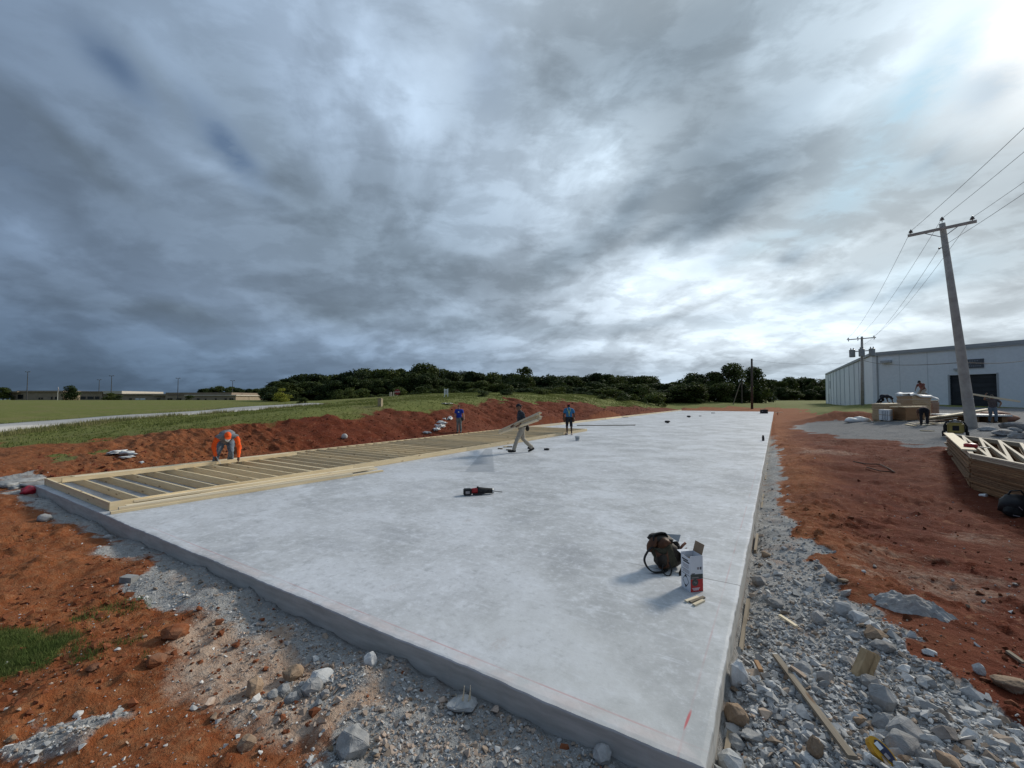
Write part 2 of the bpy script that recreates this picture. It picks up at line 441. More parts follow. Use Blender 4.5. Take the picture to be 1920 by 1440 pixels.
def poly_sd(x, y, poly):
    """Signed distance to a polygon, positive inside."""
    x = np.asarray(x); y = np.asarray(y)
    ins = np.zeros(x.shape, bool); dm = np.full(x.shape, 1e18)
    n = len(poly)
    for i in range(n):
        x0, y0 = poly[i][0], poly[i][1]; x1, y1 = poly[(i + 1) % n][0], poly[(i + 1) % n][1]
        cond = ((y0 > y) != (y1 > y))
        with np.errstate(divide='ignore', invalid='ignore'):
            ins ^= cond & (x < (x1 - x0) * (y - y0) / ((y1 - y0) if y1 != y0 else 1e-9) + x0)
        dx, dy = x1 - x0, y1 - y0; L = dx * dx + dy * dy + 1e-12
        tt = np.clip(((x - x0) * dx + (y - y0) * dy) / L, 0, 1)
        dm = np.minimum(dm, (x - x0 - tt * dx) ** 2 + (y - y0 - tt * dy) ** 2)
    return np.where(ins, 1, -1) * np.sqrt(dm)
def pix_poly(pts): return [tuple(hit(*p)[:2]) for p in pts]
# ------------------------------------------------------------------ ground regions (world polygons found by sighting the photo's outlines on the terrain)
site_left = pix_poly([(0, 838), (130, 832), (200, 824), (330, 808), (420, 801), (500, 793), (560, 787), (680, 777), (800, 768), (880, 763)])
site_far = [(-18.3, 27.5), (-18.6, 33), (-18.0, 39), (-17.5, 46), (-16.6, 55), (-15.6, 66), (-14.5, 77), (-12, 83), (-6, 88), (0, 92), (4, 86), (3.4, 70), (4.2, 56), (6, 47), (9, 44), (12.5, 52), (12.4, 70), (30, 66)]
SITE = [(-70, -8)] + site_left + site_far + [(90, 40), (90, -60), (-70, -60)]
YARD = [(6.4, 34), (8, 38.5), (12.5, 45), (12.5, 80), (26, 70), (70, 45), (60, 20), (25, 20), (16, 21.5), (11.5, 25), (8.5, 30)]
PAD = [(1.2, 33.5), (2.2, 38), (5, 39), (8.5, 34), (11, 27), (10.5, 20), (8.4, 17.0), (6.6, 17.6), (4.6, 20.5), (3.2, 24), (2.3, 28)]
STRIP = [tuple(gp(px, py, -.25)[:2]) for px, py in [(1340, 1480), (1364, 1280), (1382, 1130), (1400, 1050), (1415, 980), (1430, 920), (1441, 880), (1449, 840), (1460, 850), (1456, 900), (1462, 950), (1482, 1000), (1540, 1030), (1560, 1075), (1590, 1120),
                                                   (1625, 1160), (1670, 1215), (1740, 1300), (1830, 1370), (1940, 1420), (2100, 1600)]] + [(0.3, -1.0)]
HEAPS = [[tuple(gp(px, py, -.22)[:2]) for px, py in q] for q in (
    [(235, 1105), (300, 1060), (350, 1038), (420, 1060), (480, 1105), (500, 1150), (400, 1172), (300, 1155)],
    [(560, 1480), (620, 1370), (700, 1330), (860, 1300), (960, 1340), (1080, 1400), (1200, 1520)],
    [(505, 1290), (560, 1255), (640, 1265), (680, 1300), (600, 1330), (520, 1325)],
    [(60, 1350), (140, 1340), (230, 1330), (250, 1345), (150, 1385), (30, 1395)],
    [(100, 925), (150, 925), (235, 980), (330, 1035), (300, 1045), (200, 990), (140, 950)],
    [(-10, 905), (60, 895), (100, 912), (70, 925), (0, 925)])]
DUST = [[tuple(gp(px, py, -.22)[:2]) for px, py in q] for q in (
    [(300, 1215), (380, 1130), (480, 1110), (600, 1170), (740, 1235), (900, 1325), (1060, 1400), (1150, 1470), (900, 1500), (620, 1450), (560, 1390), (500, 1340), (400, 1320), (320, 1270)],
    [(330, 1060), (450, 1075), (500, 1130), (420, 1150), (300, 1120)],
    [(1405, 960), (1440, 930), (1475, 985), (1440, 1000)])]
TURF = [[tuple(gp(px, py, -.22)[:2]) for px, py in q] for q in (
    [(-300, 1180), (0, 1190), (60, 1176), (130, 1200), (165, 1222), (120, 1240), (110, 1262), (0, 1272), (-300, 1300)],)] + [pix_poly([(90, 852), (140, 848), (150, 862), (100, 866)]), pix_poly([(165, 846), (205, 842), (210, 850), (170, 855)])]
ROAD_C = [(-75, 0.5), (-55, -.5), (-42, .2), (-34.2, 2.0), (-33.4, 4.5), (-34.4, 8.5), (-36.3, 13), (-38.4, 18), (-40.5, 24), (-43, 32), (-46, 42), (-54, 52), (-70, 60)]
ROAD_C = pix_poly([(-260, 828), (-120, 815), (0, 804), (100, 796), (200, 788), (300, 780), (440, 769.5), (520, 762.5), (590, 757.5)])
ROAD_HW = 2.15

def road_dist(x, y):
    dm = np.full(np.shape(x), 1e18)
    for (x0, y0), (x1, y1) in zip(ROAD_C[:-1], ROAD_C[1:]):
        dx, dy = x1 - x0, y1 - y0
        tt = np.clip(((x - x0) * dx + (y - y0) * dy) / (dx * dx + dy * dy), 0, 1)
        dm = np.minimum(dm, (x - x0 - tt * dx) ** 2 + (y - y0 - tt * dy) ** 2)
    return np.sqrt(dm)

_mp = pd(1592, 780, 33)
MOUND = (_mp.x, _mp.y, 0.75)

def masks(x, y):
    """grass, grey stone, pale dust, damp clay: 0..1 each."""
    n1 = fbm(x, y, 0.9, 4, 11) - 0.5; n2 = fbm(x, y, 3.2, 4, 21) - 0.5; n3 = fbm(x, y, 0.25, 3, 31) - 0.5
    far = np.hypot(x - CAM.x, y - CAM.y)
    wob = n1 * np.clip(far * 0.06, 0.25, 2.4) + n2 * 0.25
    yard_soil = np.exp(-((x - MOUND[0]) / 3.4) ** 2 - ((y - MOUND[1]) / 1.9) ** 2)
    grass = sst(-0.5, 0.7, -poly_sd(x, y, SITE) + wob * 1.6 + n3 * 1.2)
    for q in TURF: grass = np.maximum(grass, sst(-0.06, 0.2, poly_sd(x, y, q) + n2 * 0.5 + n1 * 0.25))
    grey = sst(-0.10, 0.16, poly_sd(x, y, STRIP) + n1 * 0.75 + n2 * 0.75)
    for q in HEAPS: grey = np.maximum(grey, sst(-0.10, 0.16, poly_sd(x, y, q) + n2 * 0.5 + n1 * 0.1))
    grey = np.maximum(grey, sst(-0.4, 0.5, poly_sd(x, y, PAD) + n1 * 1.6))
    grey = np.maximum(grey, sst(-0.6, 0.8, poly_sd(x, y, YARD) + n1 * 2.5) * 0.9)
    grey = grey * (1 - sst(0.25, 0.55, yard_soil + n2 * .3)); grass = grass * (1 - sst(0.2, 0.5, yard_soil + n2 * .3))
    # stony fringe all round the pour
    edge = np.maximum(np.maximum(-x - SLAB_W, x), np.maximum(-y, y - SLAB_L))
    grey = np.maximum(grey, sst(0.55, 0.05, edge + n1 * 0.9 + n2 * 0.4) * sst(40, 15, y) * 0.85)
    dust = 0.42 * sst(0.50, 0.66, fbm(x * 0.5, y, 0.7, 4, 111)) * sst(0.5, 1.2, x) * sst(5.0, 2.0, x + n1) * sst(30, 16, y)
    for q in DUST: dust = np.maximum(dust, sst(-0.25, 0.3, poly_sd(x, y, q) + n1 * 0.6 + n2 * 0.5))
    damp = sst(0.2, 2.0, x + n1 * 1.5) * sst(60, 25, y)
    damp = np.maximum(damp, sst(-13.0, -14.5, x + n1) * sst(3, 9, y) * 0.95)
    return grass, grey, dust, damp

def zfull(x, y, m=None):
    """Terrain with ruts, clods and heaps."""
    x = np.asarray(x, float); y = np.asarray(y, float)
    z = zbase(x, y)
    g, s, d, _ = masks(x, y) if m is None else m
    far = np.hypot(x - CAM.x, y - CAM.y)
    near = sst(45, 8, far)
    soil = (1 - g) * (1 - s * 0.55)
    lump2 = sst(0.40, 0.62, fbm(x, y, 0.5, 3, 64))
    z = z + (fbm(x, y, 1.1, 4, 41) - 0.5) * 0.16 * (0.4 + 0.6 * soil) * sst(60, 20, far)
    z = z + (fbm(x, y, 2.7, 5, 51, 0.6, True) - 0.5) * 0.075 * soil * near * (0.45 + 0.55 * lump2)
    lump = sst(0.42, 0.62, fbm(x, y, 0.7, 3, 63))
    z = z + np.maximum(fbm(x, y, 7.0, 4, 61, 0.62) - 0.50, 0) * 0.20 * soil * near * lump
    z = z + (fbm(x, y, 5.5, 4, 57, 0.62) - 0.5) * 0.07 * soil * near * (0.5 + 0.5 * lump)
    z = z + (fbm(x, y, 1.9, 3, 58, 0.55) - 0.5) * 0.07 * soil * near
    bank = sst(-14.4, -15.4, x) * sst(1.0, 4.0, y) * (1 - g) * sst(70, 40, y)
    z = z + bank * ((fbm(x, y, 0.7, 5, 71, 0.55, True) - 0.60) * 0.20 + (fbm(x, y, 2.6, 5, 75, .65) - .5) * 0.34)
    z = z + s * (fbm(x, y, 2.0, 3, 81) - 0.42) * 0.13 * sst(30, 10, far)
    # ridge of spoil along the right of the pour, low hummocks further right
    z = z + 0.13 * np.exp(-((x - 1.05 - 0.25 * np.sin(y * 0.9)) / 0.55) ** 2) * sst(-1.5, 0.5, y) * sst(26, 14, y)
    z = z + 0.16 * np.maximum(fbm(x, y, 0.42, 3, 91) - 0.45, 0) * 3 * sst(0.8, 2.2, x) * sst(26, 16, y) * (1 - s)
    z = z - 0.05 * np.exp(-((x + 0.0) / 0.16) ** 2) * (y > 0.2) * (x > 0) - 0.012 * np.exp(-((y + 0.02) / 0.12) ** 2) * (x < 0) * (y <= 0)
    z = z + MOUND[2] * np.exp(-((x - MOUND[0]) / 2.6) ** 2 - ((y - MOUND[1]) / 1.3) ** 2) * (0.8 + 0.5 * fbm(x, y, 1.2, 3, 98))
    for c0 in (3.1, 4.75, 6.4, 8.1):                                # wheel ruts of the machines that graded the soil
        rx = (x - c0 - 0.075 * y - 0.22 * np.sin(y * 0.21 + c0)) / 0.17
        z = z + (0.022 * np.exp(-((np.abs(rx) - 1.7) / 0.6) ** 2) - 0.045 * np.exp(-rx ** 2) * (0.7 + 0.3 * np.sin(y * 26))) * sst(1.5, 4, y) * sst(27, 18, y) * (0.3 + 0.7 * sst(.4, .55, fbm(x, y, .4, 2, 131)))
    # turf left of the site: soft mounds only
    z = z + g * (fbm(x, y, 0.5, 4, 95) - 0.5) * 0.10 * sst(120, 40, far)
    inside = np.minimum(np.minimum(-x, x + SLAB_W), np.minimum(y, SLAB_L - y))
    z = np.where(inside > 0.02, np.minimum(z, -0.34), z)
    # keep the yard and pad from swallowing the slab edge
    z = np.where((inside <= 0.02) & (inside > -0.5), np.minimum(z, -0.03), z)
    return z
def zf(x, y): return float(zfull(np.array([x], float), np.array([y], float))[0])

def axis(lo, hi, h, ext, g, cap_lo, cap_hi, cap=0.13):
    """Even fine steps in the middle, growing outward, held at cap until cap_lo / cap_hi."""
    a = np.arange(lo, hi + h / 2, h); out_r, out_l = [], []
    st, p = h, a[-1]
    while p < ext:
        st *= g
        if p < cap_hi: st = min(st, cap)
        p += st; out_r.append(p)
    st, p = h, a[0]
    while p > -ext:
        st *= g
        if p > cap_lo: st = min(st, cap)
        p -= st; out_l.append(p)
    return np.array(out_l[::-1] + list(a) + out_r)

def ground_material():
    m, t, b = new_mat('ground')
    at = t.nodes.new('ShaderNodeVertexColor'); at.layer_name = 'mask'
    sp = t.nodes.new('ShaderNodeSeparateColor'); t.links.new(at.outputs['Color'], sp.inputs[0])
    g, s, d = (Nd(t, sp.outputs[i]) for i in range(3)); damp = Nd(t, at.outputs['Alpha'])
    P = geopos(t)
    spx = t.nodes.new('ShaderNodeSeparateXYZ'); t.links.new(P.s, spx.inputs[0]); xx_, yy_ = spx.outputs[0], spx.outputs[1]
    n_l = tnoise(t, P, 0.35, 4); n_m = tnoise(t, P, 2.2, 6, 0.6); n_f = tnoise(t, P, 14.0, 6, 0.65); n_vf = tnoise(t, P, 60.0, 4, 0.7)
    clay = mixc(t, n_m.smooth(0.32, 0.68), (0.20, 0.053, 0.018), (0.295, 0.094, 0.033))
    clay = mixc(t, n_f.smooth(0.35, 0.75), clay, (0.30, 0.135, 0.062))
    clay = mixc(t, n_l.smooth(0.45, 0.7) * 0.5, clay, (0.25, 0.105, 0.052))
    wet = mixc(t, n_m.smooth(0.3, 0.7), (0.100, 0.021, 0.010), (0.146, 0.034, 0.015))
    wet = mixc(t, n_l.smooth(0.42, 0.62) * 0.32, wet, (0.175, 0.062, 0.034))
    clay = mixc(t, damp, clay, wet)
    pale = mixc(t, n_f.smooth(0.3, 0.7), (0.40, 0.275, 0.195), (0.55, 0.44, 0.345))
    stone = mixc(t, n_f.smooth(0.3, 0.7), (0.26, 0.25, 0.235), (0.41, 0.40, 0.38))
    stone = mixc(t, n_vf.smooth(0.45, 0.8), stone, (0.44, 0.44, 0.435))
    stone = mixc(t, n_m.smooth(0.52, 0.72) * 0.55, stone, (0.33, 0.19, 0.12))
    turf = mixc(t, n_m.smooth(0.3, 0.7), (0.120, 0.132, 0.032), (0.190, 0.188, 0.056))
    turf = mixc(t, n_f.smooth(0.4, 0.7), turf, (0.135, 0.165, 0.045))
    turf = mixc(t, n_l.smooth(0.45, 0.68) * 0.6, turf, (0.19, 0.165, 0.070))
    paved = (Nd(t, yy_) - 17.0).smooth(0.0, 4.0) * (Nd(t, xx_) - 1.0).smooth(0.0, 1.5)
    stone = mixc(t, paved * 0.8, stone, mixc(t, n_f.smooth(.3, .7), (0.115, 0.118, 0.122), (0.17, 0.174, 0.18)))
    def edge(mk, nz, w=0.18): return (mk + (nz - 0.5) * 0.55).smooth(0.5 - w, 0.5 + w)
    c = mixc(t, edge(d, n_f, 0.35) * 0.9, clay, pale)
    c = mixc(t, edge(s, n_f, 0.2), c, stone)
    c = mixc(t, edge(g, n_f, 0.25), c, turf)
    c = mixc(t, tnoise(t, P, 7.0, 6, 0.7).smooth(0.56, 0.70) * (1.0 - g).clamp() * (1.0 - s).clamp() * 0.45, c, (0.40, 0.21, 0.115))
    c = mixc(t, tnoise(t, P, 9.0, 6, 0.7).smooth(0.44, 0.32) * (1.0 - g).clamp() * (1.0 - s).clamp() * 0.45, c, (0.085, 0.026, 0.012))
    fl = tnoise(t, P, 34.0, 2, 0.5).smooth(0.70, 0.76)           # pale chips in the clay
    c = mixc(t, fl * (1.0 - g).clamp() * 0.75, c, (0.52, 0.42, 0.33))
    setin(t, b, 'Base Color', c); setin(t, b, 'Roughness', 0.95); setin(t, b, 'Specular IOR Level', 0.12)
    h = n_f * 0.7 + n_vf * 0.35 + n_m * 0.3
    bump(t, b, h, 1.0, 0.05)
    return m
MAT_GROUND = ground_material()

def build_ground():
    xs = axis(-9.0, 4.4, 0.036, 1500, 1.07, -20, 9)
    ys = axis(-2.7, 7.0, 0.036, 1500, 1.07, -3, 34)
    X, Y = np.meshgrid(xs, ys)
    mk = masks(X, Y)
    Z = zfull(X, Y, mk)
    nx, ny = len(xs), len(ys)
    idx = np.arange(nx * ny).reshape(ny, nx)
    Fa = np.stack([idx[:-1, :-1], idx[:-1, 1:], idx[1:, 1:], idx[1:, :-1]], -1).reshape(-1, 4)
    cx = (X[:-1, :-1] + X[1:, 1:]).ravel() / 2; cy = (Y[:-1, :-1] + Y[1:, 1:]).ravel() / 2
    ins = (cx < -0.25) & (cx > -SLAB_W + 0.6) & (cy > 0.25) & (cy < SLAB_L - 3)
    Fa = Fa[~ins]
    V = np.stack([X.ravel(), Y.ravel(), Z.ravel()], -1)
    used = np.unique(Fa); remap = np.full(len(V), -1); remap[used] = np.arange(len(used))
    V, Fa = V[used], remap[Fa]
    A = np.stack([a.ravel() for a in mk], -1)[used]
    o = put('ground', np_mesh('ground', V, Fa, MAT_GROUND, True, {'mask': A}))
    tag(o, kind='structure', label='red clay building site ground with turf bank beyond')
    return o
GROUND = build_ground()

# ------------------------------------------------------------------ slab
def slab_material():
    m, t, b = new_mat('concrete')
    P = geopos(t)
    sp = t.nodes.new('ShaderNodeSeparateXYZ'); t.links.new(P.s, sp.inputs[0])
    x, y, z = (Nd(t, sp.outputs[i]) for i in range(3))
    w1 = tnoise(t, P, 0.30, 5, 0.55, 0.3); w2 = tnoise(t, P, 1.1, 7, 0.66, 0.15); w3 = tnoise(t, P, 5.0, 7, 0.70, 0.2); w4 = tnoise(t, P, 34.0, 5, 0.7); w5 = tnoise(t, P, 15.0, 5, 0.72, 0.4)
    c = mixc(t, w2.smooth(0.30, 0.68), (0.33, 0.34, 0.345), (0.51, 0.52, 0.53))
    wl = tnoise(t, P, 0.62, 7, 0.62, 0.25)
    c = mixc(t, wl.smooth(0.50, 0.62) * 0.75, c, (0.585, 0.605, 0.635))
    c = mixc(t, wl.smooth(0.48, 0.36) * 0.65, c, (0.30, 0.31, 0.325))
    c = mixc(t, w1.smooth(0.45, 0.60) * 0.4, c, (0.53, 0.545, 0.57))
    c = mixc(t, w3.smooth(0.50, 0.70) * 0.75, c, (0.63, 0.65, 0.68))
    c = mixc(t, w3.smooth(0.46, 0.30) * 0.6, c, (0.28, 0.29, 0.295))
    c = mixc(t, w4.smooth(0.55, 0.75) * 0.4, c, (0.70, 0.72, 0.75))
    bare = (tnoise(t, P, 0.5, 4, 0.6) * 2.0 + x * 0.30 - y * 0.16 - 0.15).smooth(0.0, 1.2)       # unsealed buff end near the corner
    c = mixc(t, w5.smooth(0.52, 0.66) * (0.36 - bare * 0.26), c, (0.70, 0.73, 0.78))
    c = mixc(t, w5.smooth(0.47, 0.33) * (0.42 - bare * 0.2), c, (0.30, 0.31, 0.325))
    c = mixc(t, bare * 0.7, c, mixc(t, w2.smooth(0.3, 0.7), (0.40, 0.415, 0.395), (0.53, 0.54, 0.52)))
    # trowel sweeps
    sv = Nd(t, vnode(t, 'MULTIPLY', P, (0.9, 5.0, 1.0)).outputs[0])
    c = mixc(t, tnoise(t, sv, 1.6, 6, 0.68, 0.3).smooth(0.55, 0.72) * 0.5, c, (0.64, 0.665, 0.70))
    # pits
    c = mixc(t, tnoise(t, P, 22.0, 1, 0.5).smooth(0.80, 0.83) * 0.8, c, (0.14, 0.13, 0.11))
    # red chalk snap lines parallel to the edges, patchy
    pch = tnoise(t, P, 1.3, 3, 0.6).smooth(0.38, 0.62)
    ln = ((y - 0.115 - x * -0.002).op('ABSOLUTE').smooth(0.004, 0.009, 1.0, 0.0)).op('MAXIMUM', (x + 0.135).op('ABSOLUTE').smooth(0.004, 0.009, 1.0, 0.0))
    ln = ln * y.smooth(16.0, 8.0) * x.smooth(-8.5, -6.0)
    c = mixc(t, (ln * (pch * 0.8 + 0.2) * (x.smooth(-0.2, -0.4) * 0.18 + 0.28)).clamp(), c, (0.45, 0.13, 0.13))
    smear = ((x + 0.138 - (y - 0.26) * 0.05) * (x + 0.138 - (y - 0.26) * 0.05) * (y.smooth(0.15, 0.5, 16000.0, 4000.0)) + (y - 0.30) * (y - 0.30) * 90.0).smooth(1.2, 0.1)
    c = mixc(t, smear * 0.85, c, (0.48, 0.06, 0.07))
    halo = (y - 0.06).op('ABSOLUTE').smooth(0.10, 0.0) * tnoise(t, P, 3.0, 4).smooth(0.35, 0.65)
    c = mixc(t, halo * x.smooth(-8.0, -4.0) * 0.45, c, (0.62, 0.50, 0.47))
    # scuffs: long drag lines along the pour and muddy boot tracks near the right edge
    lv = Nd(t, vnode(t, 'MULTIPLY', P, (9.0, 0.35, 1.0)).outputs[0])
    c = mixc(t, tnoise(t, lv, 1.0, 4, 0.6, 0.2).smooth(0.66, 0.74) * w2.smooth(0.45, 0.6) * 0.35, c, (0.30, 0.30, 0.30))
    lv2 = Nd(t, vnode(t, 'MULTIPLY', P, (0.5, 12.0, 1.0)).outputs[0])
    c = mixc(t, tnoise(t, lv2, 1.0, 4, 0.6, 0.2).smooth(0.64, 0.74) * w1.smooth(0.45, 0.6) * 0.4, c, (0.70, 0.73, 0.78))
    vb = t.nodes.new('ShaderNodeTexVoronoi'); vb.inputs['Scale'].default_value = 2.6; t.links.new(Nd(t, vnode(t, 'MULTIPLY', P, (1.0, 0.5, 1.0)).outputs[0]).s, vb.inputs['Vector'])
    boot = Nd(t, vb.outputs['Distance']).smooth(0.20, 0.10) * tnoise(t, P, 0.6, 3).smooth(0.52, 0.64) * w4.smooth(0.4, 0.6)
    c = mixc(t, boot * 0.28, c, (0.33, 0.25, 0.21))
    # darker blue-grey patch in front of the frame, widening along its length
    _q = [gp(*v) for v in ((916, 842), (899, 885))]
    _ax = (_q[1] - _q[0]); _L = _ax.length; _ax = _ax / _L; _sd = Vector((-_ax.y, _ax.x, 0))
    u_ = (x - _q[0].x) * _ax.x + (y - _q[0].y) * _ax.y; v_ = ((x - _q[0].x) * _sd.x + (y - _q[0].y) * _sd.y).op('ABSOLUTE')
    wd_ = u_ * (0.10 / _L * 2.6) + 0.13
    dark_patch = (v_ - wd_ + (w3 - 0.5) * 0.10).smooth(0.03, -0.03) * u_.smooth(-0.05, 0.1) * u_.smooth(_L + 0.05, _L - 0.05)
    c = mixc(t, dark_patch * 0.62, c, (0.23, 0.25, 0.275))
    # narrow saw-cut marks running in from the right edge
    fr = (y * 0.2).op('FRACT')
    cut = (fr - 0.5 + (w2 - 0.5) * 0.012).op('ABSOLUTE').smooth(0.0009, 0.0022, 1.0, 0.0) * x.smooth(-1.3, -0.9)
    c = mixc(t, (cut * 0.8).clamp(), c, (0.10, 0.10, 0.10))
    # cast side faces: darker, board-marked, soil-stained foot
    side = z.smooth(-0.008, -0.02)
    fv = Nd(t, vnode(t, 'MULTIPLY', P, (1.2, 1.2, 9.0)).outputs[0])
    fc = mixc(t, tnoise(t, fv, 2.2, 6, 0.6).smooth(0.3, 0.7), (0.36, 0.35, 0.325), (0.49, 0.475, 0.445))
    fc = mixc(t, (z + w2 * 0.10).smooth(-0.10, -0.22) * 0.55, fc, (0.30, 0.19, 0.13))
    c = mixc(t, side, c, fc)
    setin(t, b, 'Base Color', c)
    setin(t, b, 'Roughness', w2.lin(0.3, 0.7, 0.72, 0.5)); setin(t, b, 'Specular IOR Level', 0.42)
    bump(t, b, w3 * 0.5 + w4 * 0.25 + w2 * 0.5, 0.35, 0.012)
    return m
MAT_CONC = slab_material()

def build_slab():
    def edge_pts():
        pts = []
        def run(a, b, n):
            for i in range(n):
                k = i / n; pts.append((a[0] + (b[0] - a[0]) * k, a[1] + (b[1] - a[1]) * k))
        run((0, 0), (0, 16), 500); run((0, 16), (0, SLAB_L), 120); run((0, SLAB_L), (-SLAB_W, SLAB_L), 30); run((-SLAB_W, SLAB_L), (-SLAB_W, 0), 160); run((-SLAB_W, 0), (0, 0), 420)
        return np.array(pts)
    E = edge_pts(); n = len(E)
    nz = (fbm(E[:, 0] + 3, E[:, 1] + 5, 2.2, 4, 5) - 0.5) * 0.030 + (fbm(E[:, 0], E[:, 1], 14, 2, 6) - .5) * 0.010
    ctr = np.array([-SLAB_W / 2, SLAB_L / 2])
    nrm = np.zeros_like(E)
    nrm[:, 0] = np.where(np.abs(E[:, 0]) < 1e-6, 1, np.where(np.abs(E[:, 0] + SLAB_W) < 1e-6, -1, 0))
    nrm[:, 1] = np.where(np.abs(E[:, 1]) < 1e-6, -1, np.where(np.abs(E[:, 1] - SLAB_L) < 1e-6, 1, 0))
    O = E + nrm * nz[:, None]
    loops = [np.c_[E - nrm * 0.03, np.full(n, 0.0)], np.c_[O - nrm * 0.004, np.full(n, -0.003)], np.c_[O, np.full(n, -0.014)],
             np.c_[O + nrm * 0.004, np.full(n, -0.12)], np.c_[O + nrm * 0.002, np.full(n, -0.245)], np.c_[O, np.full(n, -0.75)]]
    V = np.concatenate(loops)
    f = [tuple(range(n))]
    k = len(loops)
    for j in range(k - 1):
        for i in range(n):
            a, b2 = j * n + i, j * n + (i + 1) % n
            f.append((a, a + n, b2 + n, b2))
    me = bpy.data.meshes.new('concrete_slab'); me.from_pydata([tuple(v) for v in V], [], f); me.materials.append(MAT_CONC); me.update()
    o = put('concrete_slab', me); tag(o, kind='structure', label='long freshly cast pale grey concrete slab with red chalk lines at its edges')
    # footing spill: an uneven ledge of leaked concrete along the front foot
    g = G(); xs = np.linspace(-0.3, -7.5, 160); prev = None
    for i, x in enumerate(xs):
        w = 0.035 + 0.07 * float(vnz(np.array([x * 1.7]), np.array([2.0]), 9)[0]) ; h = -0.205 - 0.05 * float(vnz(np.array([x * 1.1]), np.array([7.0]), 4)[0])
        cur = [(x, 0.02, h), (x, -w * 0.8, h - 0.01), (x, -w, h - 0.03), (x, -w - 0.02, -0.6)]
        if prev is not None:
            b0 = len(g.v); g.add(prev + cur, [(j, j + 1, 5 + j, 4 + j) for j in range(3)])
        prev = cur
    g.build('footing_ledge', MAT_CONC, o, smooth=True)
    # right edge: form strip left in the ground beside the slab
    return o
SLAB = build_slab()
MAT_OLDWOOD = M_wood('weathered_wood', (0.20, 0.165, 0.125), (0.33, 0.28, 0.215), axis=1, rough=0.85)
MAT_PINE = M_wood('pine', (0.57, 0.455, 0.285), (0.69, 0.585, 0.405), axis=1)
MAT_PINE_X = M_wood('pine_cross_grain', (0.57, 0.44, 0.26), (0.68, 0.555, 0.365), axis=0)
MAT_PALE = M_wood('pale_pine', (0.66, 0.56, 0.40), (0.75, 0.66, 0.50), axis=1)
form = []
y0 = 0.12
for ln in (0.9, 1.3, 1.1, 2.0, 1.6, 2.2, 2.6, 3.0):
    g = G(); g.box((0, ln / 2, 0), (0.030, ln * rnd.uniform(.72, .96), 0.075))
    o = g.build('form_board', MAT_OLDWOOD, SLAB, (0.050 + rnd.uniform(0, .012), y0, -0.25 + rnd.uniform(-.02, .02)), (rnd.uniform(-.01, .01), rnd.uniform(-.1, .1), rnd.uniform(-.004, .004)))
    y0 += ln + rnd.uniform(0.5, 1.6)
# ------------------------------------------------------------------ road
M_ROAD = M_noise('road_surface', (0.36, 0.35, 0.33), (0.46, 0.45, 0.43), 1.2, 0.9, 0.3, 0.01)
def build_road():
    pts = [Vector((p[0], p[1], 0)) for p in ROAD_C]
    # resample smoothly
    dense = []
    for i in range(len(pts) - 1):
        p0, p1, p2, p3 = pts[max(i - 1, 0)], pts[i], pts[i + 1], pts[min(i + 2, len(pts) - 1)]
        for k in range(16):
            u = k / 16; dense.append(0.5 * ((2 * p1) + (p2 - p0) * u + (2 * p0 - 5 * p1 + 4 * p2 - p3) * u * u + (3 * p1 - p0 - 3 * p2 + p3) * u ** 3))
    dense.append(pts[-1])
    V = []; n = len(dense); cross = [-1.0, -0.94, -0.5, 0, 0.5, 0.94, 1.0]
    for i, p in enumerate(dense):
        d = (dense[min(i + 1, n - 1)] - dense[max(i - 1, 0)]).normalized(); s = Vector((-d.y, d.x, 0))
        for k in cross:
            q = p + s * (k * ROAD_HW)
            V.append((q.x, q.y, 0))
    V = np.array(V); zz = zfull(V[:, 0], V[:, 1]).reshape(n, -1)
    base = zz.max(axis=1)
    base = np.convolve(np.pad(base, 6, mode='edge'), np.ones(13) / 13, 'valid') + 0.09
    for i in range(n):
        for j, k in enumerate(cross): V[i * len(cross) + j, 2] = base[i] - 0.04 * k * k - (0.35 if abs(k) == 1 else 0)
    m = len(cross)
    Fa = np.array([(i * m + j, i * m + j + 1, (i + 1) * m + j + 1, (i + 1) * m + j) for i in range(n - 1) for j in range(m - 1)])
    o = put('road', np_mesh('road', V, Fa, M_ROAD, True)); tag(o, kind='structure', label='narrow pale concrete road crossing the lawn')
build_road()

# ------------------------------------------------------------------ trees
def M_leaf(name, c1, c2, tr=0.25):
    m, t, b = new_mat(name)
    r = objrand(t); P = geopos(t)
    n = tnoise(t, P, 0.55, 3); nf = tnoise(t, P, 3.5, 2)
    c = mixc(t, n.smooth(0.35, 0.65), c1, c2)
    c = mixc(t, nf.smooth(0.45, 0.7) * 0.5, c, tuple(v * 1.5 for v in c2))
    c = mixc(t, 1.0, c, comb(t, r * 1.0 + 0.6, r * 0.75 + 0.68, r * 0.4 + 0.8), 'MULTIPLY')
    setin(t, b, 'Base Color', c); setin(t, b, 'Roughness', 0.7); setin(t, b, 'Specular IOR Level', 0.15)
    tl = t.nodes.new('ShaderNodeBsdfTranslucent'); t.links.new(c.s, tl.inputs[0])
    mx = t.nodes.new('ShaderNodeMixShader'); mx.inputs[0].default_value = tr
    t.links.new(b.outputs[0], mx.inputs[1]); t.links.new(tl.outputs[0], mx.inputs[2])
    t.links.new(mx.outputs[0], t.nodes['Material Output'].inputs[0])
    return m
M_LEAF = M_leaf('leaves_dark', (0.026, 0.040, 0.013), (0.058, 0.080, 0.022), 0.22)
M_LEAF_Y = M_leaf('leaves_yellow_green', (0.16, 0.19, 0.035), (0.24, 0.26, 0.05), 0.3)
M_LEAF_M = M_leaf('leaves_mid', (0.036, 0.056, 0.016), (0.068, 0.090, 0.025), 0.22)
M_BARK = M_noise('bark', (0.06, 0.048, 0.038), (0.12, 0.10, 0.08), 6, 0.9, 0.5, 0.02)

